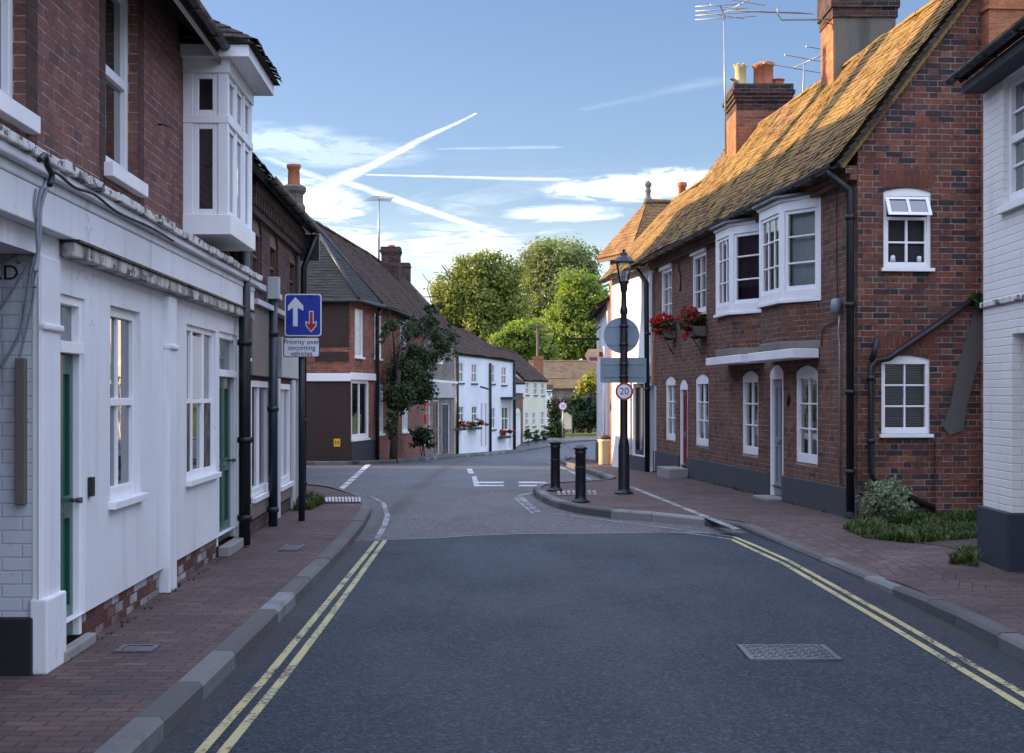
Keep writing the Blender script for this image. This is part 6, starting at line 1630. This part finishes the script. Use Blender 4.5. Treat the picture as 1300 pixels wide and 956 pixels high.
def lob(px, py, Y, rx, rz, ry=None): return ((X(px, Y), Y, ZP(py, Y)), (rx * Y / F, (ry or rx) * Y / F, rz * Y / F))
Y = 165
tree('broadleaf_tree', 'wide olive-green tree rising behind the white cottages, left of the wood', (X(610, Y), Y, -1), 14, [lob(572, 372, Y, 27, 30), lob(600, 345, Y, 28, 24), lob(635, 352, Y, 26, 28), lob(607, 385, Y, 40, 34), lob(645, 390, Y, 24, 32), lob(565, 400, Y, 22, 24), lob(620, 422, Y, 45, 26)], 30000, .4, 'leaf_oak', 11, .5)
Y = 185
tree('broadleaf_tree', 'tallest grey-green domed tree behind the others', (X(708, Y), Y, -1), 18, [lob(705, 330, Y, 38, 32), lob(735, 345, Y, 28, 34), lob(678, 345, Y, 26, 30), lob(705, 370, Y, 52, 40), lob(690, 420, Y, 50, 40)], 30000, .42, 'leaf_grey', 12, .55)
Y = 148
tree('broadleaf_tree', 'bright lime-green tree next to the orange brick tower', (X(735, Y), Y, -1), 11, [lob(733, 368, Y, 26, 26), lob(752, 385, Y, 24, 32), lob(722, 398, Y, 26, 30), lob(740, 420, Y, 36, 34), lob(715, 440, Y, 24, 24), lob(765, 420, Y, 30, 40)], 22000, .36, 'leaf_lime', 13, .42)
Y = 142
tree('broadleaf_tree', 'low yellow-green tree in front of the dark gap of the wood', (X(690, Y), Y, -1), 7, [lob(668, 425, Y, 22, 22), lob(690, 445, Y, 20, 22), lob(640, 440, Y, 26, 20)], 11000, .34, 'leaf_lime', 14, .3)
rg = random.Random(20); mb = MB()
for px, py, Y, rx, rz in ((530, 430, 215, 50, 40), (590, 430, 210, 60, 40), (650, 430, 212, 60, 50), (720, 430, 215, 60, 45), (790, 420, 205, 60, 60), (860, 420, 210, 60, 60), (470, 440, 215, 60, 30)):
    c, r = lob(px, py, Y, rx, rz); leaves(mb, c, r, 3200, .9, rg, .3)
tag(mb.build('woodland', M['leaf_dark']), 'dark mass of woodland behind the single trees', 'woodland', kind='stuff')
# hedges and bushes by the green
def bush(name, label, cat, lobes, n, size, mat, seed, base=None, group=None):
    rg = random.Random(seed); mb = MB(); c0 = Vector(lobes[0][0])
    e = empty(name, (c0.x, c0.y, lobes[0][0][2] - lobes[0][1][2]), label, cat, group)
    for c, r in lobes: leaves(mb, c, r, n // len(lobes), size, rg, .35)
    mb.build('foliage', M[mat], e); mb = MB()
    z0 = min(c[2] - r[2] for c, r in lobes) - .1
    for c, r in lobes:
        for k in range(4): mb.tube([(c[0] + rg.uniform(-.1, .1), c[1], z0), (c[0] + rg.uniform(-.5, .5) * r[0], c[1] + rg.uniform(-.5, .5) * r[1], c[2] + r[2] * .3)], [.03 * max(.3, r[2]), .008], 5)
    mb.build('stem', M['bark'], e); return e
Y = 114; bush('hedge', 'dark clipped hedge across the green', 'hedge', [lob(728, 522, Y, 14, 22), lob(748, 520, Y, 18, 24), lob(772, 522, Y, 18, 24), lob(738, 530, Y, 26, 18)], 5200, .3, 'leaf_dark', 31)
Y = 101; bush('bush', 'dark green bush between cream cottage and 30 sign', 'bush', [lob(702, 520, Y, 8, 16), lob(703, 542, Y, 8, 16), lob(709, 548, Y, 6, 12)], 2400, .22, 'leaf_dark', 32)
Y = 119; bush('bush', 'bright yellow bush in front of the barn wall', 'bush', [lob(752, 490, Y, 14, 22), lob(742, 505, Y, 10, 22), lob(764, 505, Y, 14, 26)], 3000, .3, 'leaf_yellow', 33)
# climbing tree on the corner house
uT = FC2.u(500); bT = FC2.w(FC2.u(499, -.5), -.5, zr(FC2.w(uT, 0, 0).y) + .1)
Yt = bT.y
def lb(px, py, rx, rz, dv=-.7): p = FC2.w(FC2.u(px, dv), dv, 0); return ((p.x, p.y, ZP(py, p.y)), (rx * p.y / F, .5, rz * p.y / F))
rg = random.Random(41); e = empty('wall_tree', bT, 'dark evergreen climbing tree spreading up the corner house wall', 'tree'); mb = MB(); tips = []
q = FC2.w(FC2.u(502, -.5), -.5, 0)
mb.tube([bT - Vector((0, 0, .2)), Vector((q.x, q.y, ZP(520, q.y))), Vector((q.x + .1, q.y, ZP(470, q.y)))], [.13, .1, .07], 8)
s_ = Vector((q.x, q.y, ZP(480, q.y)))
for px, py in ((510, 430), (530, 420), (548, 425), (565, 418), (520, 408), (575, 425), (498, 415), (540, 405)):
    t = Vector(lb(px, py, 1, 1)[0]); m = s_.lerp(t, .5) + Vector((0, 0, .25)); mb.tube([s_, m, t], [.05, .03, .012], 6)
    for k in range(4): mb.tube([m.lerp(t, .3 + .2 * k), t + Vector((rg.uniform(-.5, .5), rg.uniform(-1, 1), rg.uniform(-.2, .6)))], [.014, .005], 5)
mb.build('trunk', M['bark'], e); mb = MB()
for (px, py, rx, rz, n) in ((515, 478, 20, 24, 2600), (530, 490, 18, 22, 2400), (508, 505, 16, 18, 1600), (525, 455, 22, 16, 1500), (520, 418, 26, 14, 700), (550, 425, 24, 12, 700), (572, 432, 12, 18, 700), (500, 410, 12, 10, 260), (545, 455, 14, 12, 500), (540, 408, 26, 8, 900), (497, 540, 6, 20, 500), (548, 392, 20, 8, 500), (488, 425, 8, 14, 250), (560, 445, 14, 14, 500)):
    c, r = lb(px, py, rx, rz); leaves(mb, c, r, int(n * (1.5 if py > 440 else .55)), .12, rg, .2)
mb.build('crown', M['leaf_dark'], e)
p = FC2.w(FC2.u(536, -.7), -.7, 0); bush('potted_shrub', 'dark shrub in a tub under the cottage shop window', 'plant', [((p.x, p.y, ZP(558, p.y)), (.35, .5, .45))], 500, .16, 'leaf_dark', 44)
# topiary balls by the cream cottage
for i, (px, py, l) in enumerate(((670.5, 553, 'round clipped bush at the near end of the cream cottage'), (680.5, 552, 'round clipped bush, middle one under the cream cottage windows'), (692, 550, 'round clipped bush by the far corner of the cream cottage'))):
    p = FE.w(FE.u(px, -.7), -.7, 0); bush('topiary', l, 'bush', [((p.x, p.y, ZP(py, p.y)), (.2 * 1.0, .5, .42))], 420, .12, 'leaf_dark', 50 + i, group='clipped bushes before the cream cottage')
# flower boxes on white cottages
for i, (px, y0, y1, wpx, mt, lab) in enumerate(((585.5, 536, 546, 9, 'petal_orange', 'dark trough of rust flowers under the left window of the nearest white cottage'), (604, 534, 545, 11, 'petal_orange', 'dark trough of rust flowers under the right window of the nearest white cottage'), (641.5, 547, 556, 10, 'petal_red', 'trough of red flowers under the canopy window'))):
    p = FD.w(FD.u(px, -.15), -.15, ZP(y1, FD.uY(px)[1])); e = empty('flower_box', p, lab, 'flower box', 'flower boxes on the white cottages')
    f = Fr(FD.w(FD.u(px - wpx / 2, -.2), -.2, 0).to_2d(), FD.w(FD.u(px + wpx / 2, -.2), -.2, 0).to_2d()); Yq = FD.uY(px)[1]
    MB().box(f, 0, f.L, -.1, .15, ZP(y1, Yq), ZP(y1 - 3, Yq)).build('trough', M['plinth'], e)
    rg = random.Random(60 + i); mb = MB(); c = f.w(f.L / 2, 0, ZP((y0 + y1 - 3) / 2, Yq)); leaves(mb, c, (f.L * .45, .25, .16), 260, .1, rg, .2); mb.build('foliage', M['leaf_dark'], e)
    mb = MB(); leaves(mb, c + Vector((0, 0, .05)), (f.L * .45, .25, .18), 260, .09, rg, .4); mb.build('flowers', M[mt], e)
# hay-rack baskets on brick house
for i, (px0, px1, yt, yb, lab) in enumerate(((856, 897, 396, 430, 'larger hay-rack basket of red geraniums, under the window beside the bay'), (824, 858, 406, 432, 'smaller hay-rack basket of red geraniums, by the drainpipe at the house end'))):
    v0 = -.42; ua, ub = FR_.u(px0 + (px1 - px0) * .35, v0), FR_.u(px1, v0 * .2); ua, ub = min(ua, ub), max(ua, ub); ua, ub = (FR_.u(px0 + 4, v0), FR_.u(px1 - 2, -.05)); ua, ub = min(ua, ub), max(ua, ub)
    pm = (px0 + px1) / 2; zt, zb_ = FR_.z(pm, (yt + yb) / 2 + 1, -.2), FR_.z(pm, yb, -.2)
    e = empty('hanging_basket', FR_.w((ua + ub) / 2, -.02, zb_), lab, 'flower basket', 'red geranium baskets on the brick house')
    mb = MB(); n = max(5, int((ub - ua) / .09))
    for k in range(n + 1):
        u = ua + (ub - ua) * k / n; mb.tube([FR_.w(u, -.3, zt), FR_.w(u, -.26, zb_ + .06), FR_.w(u, -.1, zb_), FR_.w(u, -.02, zb_ + .02)], .007, 5)
    for vv, zz in ((-.3, zt), (-.27, (zt + zb_) / 2), (-.1, zb_)): mb.tube([FR_.w(ua, vv, zz), FR_.w(ub, vv, zz)], .008, 5)
    mb.tube([FR_.w((ua + ub) / 2, -.2, zb_), FR_.w((ua + ub) / 2, -.02, zb_ - .3)], .01, 5)
    mb.build('rack', M['black'], e)
    mb = MB(); mb.box(FR_, ua + .02, ub - .02, -.27, -.02, zb_ + .03, zt - .02); mb.build('liner', M['wood'], e)
    rg = random.Random(70 + i); mb = MB(); c = FR_.w((ua + ub) / 2, -.2, zt + .06); hl = (ub - ua) / 2
    leaves(mb, (0, 0, 0), (hl, .24, .17), 1100, .07, rg, .2); mb.v = [c + FR_.w(q.x, q.y, q.z) - FR_.w(0, 0, 0) for q in mb.v]; mb.build('foliage', M['leaf_weed'], e)
    mb = MB()
    for _ in range(46):
        cc = c + FR_.w(rg.uniform(-hl, hl), rg.uniform(-.26, .12), rg.uniform(-.08, .26)) - FR_.w(0, 0, 0)
        if rg.random() < .16: cc.z -= .22
        leaves(mb, cc, (.05, .05, .045), 26, .05, rg, .3)
    mb.build('flowers', M['petal_red'], e)
# weeds at the gable foot
rg = random.Random(81)
def blade_patch(mb, pts, n, h, rg, wid=.012):
    xs = [p[0] for p in pts]; ys = [p[1] for p in pts]
    def inside(x, y):
        r = False; j = len(pts) - 1
        for i in range(len(pts)):
            if (pts[i][1] > y) != (pts[j][1] > y) and x < (pts[j][0] - pts[i][0]) * (y - pts[i][1]) / (pts[j][1] - pts[i][1]) + pts[i][0]: r = not r
            j = i
        return r
    k = 0
    while k < n:
        x, y = rg.uniform(min(xs), max(xs)), rg.uniform(min(ys), max(ys))
        if not inside(x, y): continue
        k += 1; hh = h * rg.uniform(.4, 1.3) * (.25 + 1.5 * max(0, mnoise.noise(Vector((x * 2.3, y * 2.3, 0))) + .25)); a = rg.uniform(0, 6.28); d = Vector((math.cos(a), math.sin(a), 0)); s = Vector((-d.y, d.x, 0)) * wid * rg.uniform(.7, 1.6)
        p = Vector((x, y, zr(y) + .1)); m = p + d * hh * .25 + Vector((0, 0, hh * .6)); t = p + d * hh * .7 + Vector((0, 0, hh))
        mb.mesh([p - s, p + s, m + s * .8, m - s * .8, t], [(0, 1, 2, 3), (3, 2, 4)], rg.random())
gA = [g(1072, 672, .1), g(1100, 684, .1), g(1160, 690, .1), g(1246, 684, .1), (5.85, 18.75), (4.4, 18.6)]
mb = MB(); blade_patch(mb, gA, 6500, .11, rg)
blade_patch(mb, [g(1205, 716, .1), g(1240, 720, .1), g(1240, 700, .1), g(1212, 704, .1)], 500, .09, rg)
blade_patch(mb, [(-2.96, 20.3), (-2.75, 20.4), (-2.72, 21.9), (-3.15, 22.0)], 1100, .16, rg)
for _ in range(70):
    t = rg.random(); p_ = FR_.w(t * LR, -.04 - abs(rg.gauss(0, .015)), 0); blade_patch(mb, [(p_.x - .03, p_.y - .05), (p_.x + .01, p_.y - .05), (p_.x + .01, p_.y + .05), (p_.x - .03, p_.y + .05)], rg.randrange(2, 9), .05, rg, .006)
for _ in range(50):
    t = rg.random(); p_ = FA.w(t * FA.L, -.03 - abs(rg.gauss(0, .02)), 0); blade_patch(mb, [(p_.x - .01, p_.y - .04), (p_.x + .03, p_.y - .04), (p_.x + .03, p_.y + .04), (p_.x - .01, p_.y + .04)], rg.randrange(1, 6), .035, rg, .005)
tag(mb.build('weeds', M['leaf_weed']), 'green weeds growing along the foot of the gable and shop walls', 'weeds', kind='stuff')
for (px, py, rx, rz, n, mt, lab, sd) in ((1124, 640, 27, 30, 3000, 'leaf_silver', 'silvery flowering shrub at the drainpipe foot', 90), (1176, 660, 34, 10, 1400, 'leaf_weed', 'low green shrub along the gable foot', 91), (1218, 664, 24, 7, 800, 'leaf_weed', 'low green shrub near the blue plinth', 92)):
    Yq = 18.35; bush('shrub', lab, 'shrub', [((X(px, Yq), Yq, ZP(py, Yq)), (rx * Yq / F, .22, rz * Yq / F))], n, .055, mt, sd)
mb = MB(); pp = gp(1241, 385, -.1); leaves(mb, pp, (.1, .08, .16), 120, .07, random.Random(95), .2); o = mb.build('wall_plant', M['leaf_weed']); tag(o, 'small plant sprouting from the gable by the diagonal pipe', 'plant')
# soil strip under the weeds
tag(flat_sheet('soil', [g(1068, 671, .1), g(1100, 683, .1), g(1160, 689, .1), g(1200, 694, .1), g(1244, 706, .1), (6.2, 18.85), (4.25, 18.8)], .106, plain('soil', (.055, .042, .03), .95, var=.4, bump=.01), None), 'bare soil strip between the gable and footway', 'soil')

# ================================================================== LIGHT
sun_dir = Vector((-1.0, .2, .258)).normalized()       # towards the sun: low, from the left
el = math.asin(sun_dir.z); az = math.atan2(sun_dir.x, sun_dir.y)
sl = bpy.data.lights.new('sun', 'SUN'); sl.energy = 5.0; sl.angle = R_(.55); sl.color = (1.0, .72, .40)
so = bpy.data.objects.new('sun', sl); COL.objects.link(so); so.rotation_euler = (-sun_dir).to_track_quat('-Z', 'Y').to_euler()

w = bpy.data.worlds.new('World'); sc.world = w; w.use_nodes = True
class WT(NT):
    def __init__(s, t): s.t = t; t.nodes.clear(); s.out = s.n('OutputWorld')
W = WT(w.node_tree)
sky = W.n('TexSky', sky_type='NISHITA'); sky.sun_disc = False; sky.sun_elevation = el; sky.sun_rotation = az % (2 * math.pi); sky.altitude = 50; sky.air_density = 1.0; sky.dust_density = .6; sky.ozone_density = 2.0
d = W.n('TexCoord').outputs['Generated']
dx, dy, dz = W.sep(d)
zc = W.math('MAXIMUM', dz, .02)
p = W.comb(W.math('DIVIDE', dx, zc), W.math('DIVIDE', dy, zc))
wob = W.scalev(W.vmath('SUBTRACT', W.noise(p, 1.6, 5, .6, 'Color'), (.5, .5, .5)), (.16, .16, 0))
pw_ = W.vmath('ADD', p, wob)
pt_ = W.vmath('ADD', p, W.scalev(wob, (.22, .22, 0)))
def pp_(px, py): e = (HY - py) / F; return ((px - CX) / F / e, 1 / e)
def trail(a, b, w0, w1, amt):
    a, b = pp_(*a), pp_(*b); ba = (b[0] - a[0], b[1] - a[1], 0)
    pa = W.vmath('SUBTRACT', pt_, (a[0], a[1], 0))
    h = W.math('DIVIDE', W.vmath('DOT_PRODUCT', pa, ba), ba[0] ** 2 + ba[1] ** 2, clamp=True)
    sc_ = W.n('VectorMath', operation='SCALE'); sc_.inputs[0].default_value = ba; W.put(sc_.inputs['Scale'], h)
    dist = W.vmath('LENGTH', W.vmath('SUBTRACT', pa, sc_.outputs[0]))
    wd = W.math('MULTIPLY_ADD', h, w1 - w0, w0)
    v = W.mr(W.math('DIVIDE', W.math('ADD', dist, W.math('MULTIPLY', W.math('SUBTRACT', W.noise(p, 9.0, 5, .7), .5), W.math('MULTIPLY', wd, .9))), wd), -.05, 1.05, 1.0, 0.0)
    brk = W.mr(W.noise(p, 5.0, 4), .25, .55, .45, 1.0)
    return W.math('MULTIPLY', W.math('MULTIPLY', v, brk), amt)
cl = None
fib = W.mr(W.noise(W.scalev(pw_, (1.4, 1.0, 1)), 3.0, 9, .68, dist=.8), .3, .62, .15, 1.0)
for args in (((602, 144), (405, 243), .009, .085, 1.0), ((440, 232), (636, 298), .06, .09, 1.0), ((470, 222), (710, 228), .035, .08, .7), ((560, 189), (700, 187), .04, .06, .22), ((745, 139), (905, 103), .04, .09, .08), ((340, 200), (430, 236), .05, .07, .45), ((455, 214), (405, 238), .05, .12, .6)):
    t = trail(*args); cl = t if cl is None else W.math('MAXIMUM', cl, t)
cl = W.math('MULTIPLY', cl, W.math('MULTIPLY_ADD', fib, .6, .4))
for (px, py, rx, ry, amt) in ((800, 240, .6, .7, .95), (870, 226, .4, .5, .9), (720, 272, .5, .6, .6), (405, 258, .35, 1.3, 1.0), (450, 318, .7, 2.5, .6), (590, 325, .8, 3.0, .5), (360, 180, .4, .6, .3), (430, 195, .5, .6, .25)):
    cx_, cy_ = pp_(px, py)
    q = W.vmath('MULTIPLY', W.vmath('SUBTRACT', pw_, (cx_, cy_, 0)), (1 / rx, 1 / ry, 0))
    m = W.mr(W.vmath('LENGTH', q), 0.0, 1.15, 1.0, 0.0)
    cl = W.math('MAXIMUM', cl, W.math('MULTIPLY', W.mr(W.math('MULTIPLY', m, W.math('MULTIPLY_ADD', fib, .8, .2)), .12, .7), amt))
cir = W.noise(W.scalev(pw_, (.55, .42, 1)), 1.0, 8, .62, dist=.6)
lowb = W.mr(dz, .17, .07, .0, 1.0)
cir = W.math('MULTIPLY', W.math('MULTIPLY', W.mr(cir, .46, .7), lowb), fib)
hz = W.mr(dz, .14, .02, 0.0, .55)
cl = W.math('MAXIMUM', W.math('MAXIMUM', cl, W.math('MULTIPLY', cir, .9)), hz)
cl = W.math('MULTIPLY', cl, W.mr(dz, 0.0, .03))
skyc = W.mix(1.0, sky.outputs[0], (.88, .87, 1.03), 'MULTIPLY')
CLOUD = (8.6, 9.3, 9.6)
col = W.mix(cl, skyc, CLOUD)
# a bright veil added overhead and behind, out of frame, to fill the shade
fill_veil = W.math('MULTIPLY', W.mr(W.math('ADD', dz, W.math('MULTIPLY', W.math('MAXIMUM', W.math('MULTIPLY', dy, -1.0), 0.0), .45)), .33, .6), W.mr(W.noise(pw_, .7, 5, .6), .25, .6, .55, 1.0))
col = W.mix(fill_veil, col, (8.9, 10.2, 14.4))
bg = W.n('Background'); W.put(bg.inputs[0], col); bg.inputs[1].default_value = .085
W.t.links.new(bg.outputs[0], W.out.inputs[0])

# ================================================================== CAMERA
cam = bpy.data.cameras.new('camera'); cam.sensor_width = 36; cam.lens = F / 1300 * 36; cam.shift_y = (HY - 478) / 1300; cam.clip_end = 2000; cam.clip_start = .05
co = bpy.data.objects.new('camera', cam); COL.objects.link(co); co.location = (0, 0, CH); co.rotation_euler = (R_(90), 0, 0)
sc.camera = co
vs = sc.view_settings; vs.view_transform = 'Standard'; vs.look = 'None'; vs.exposure = 1.26; vs.gamma = 1; vs.use_curve_mapping = False
sc.cycles.use_denoising = True
sc.cycles.max_bounces = 8; sc.cycles.transparent_max_bounces = 12
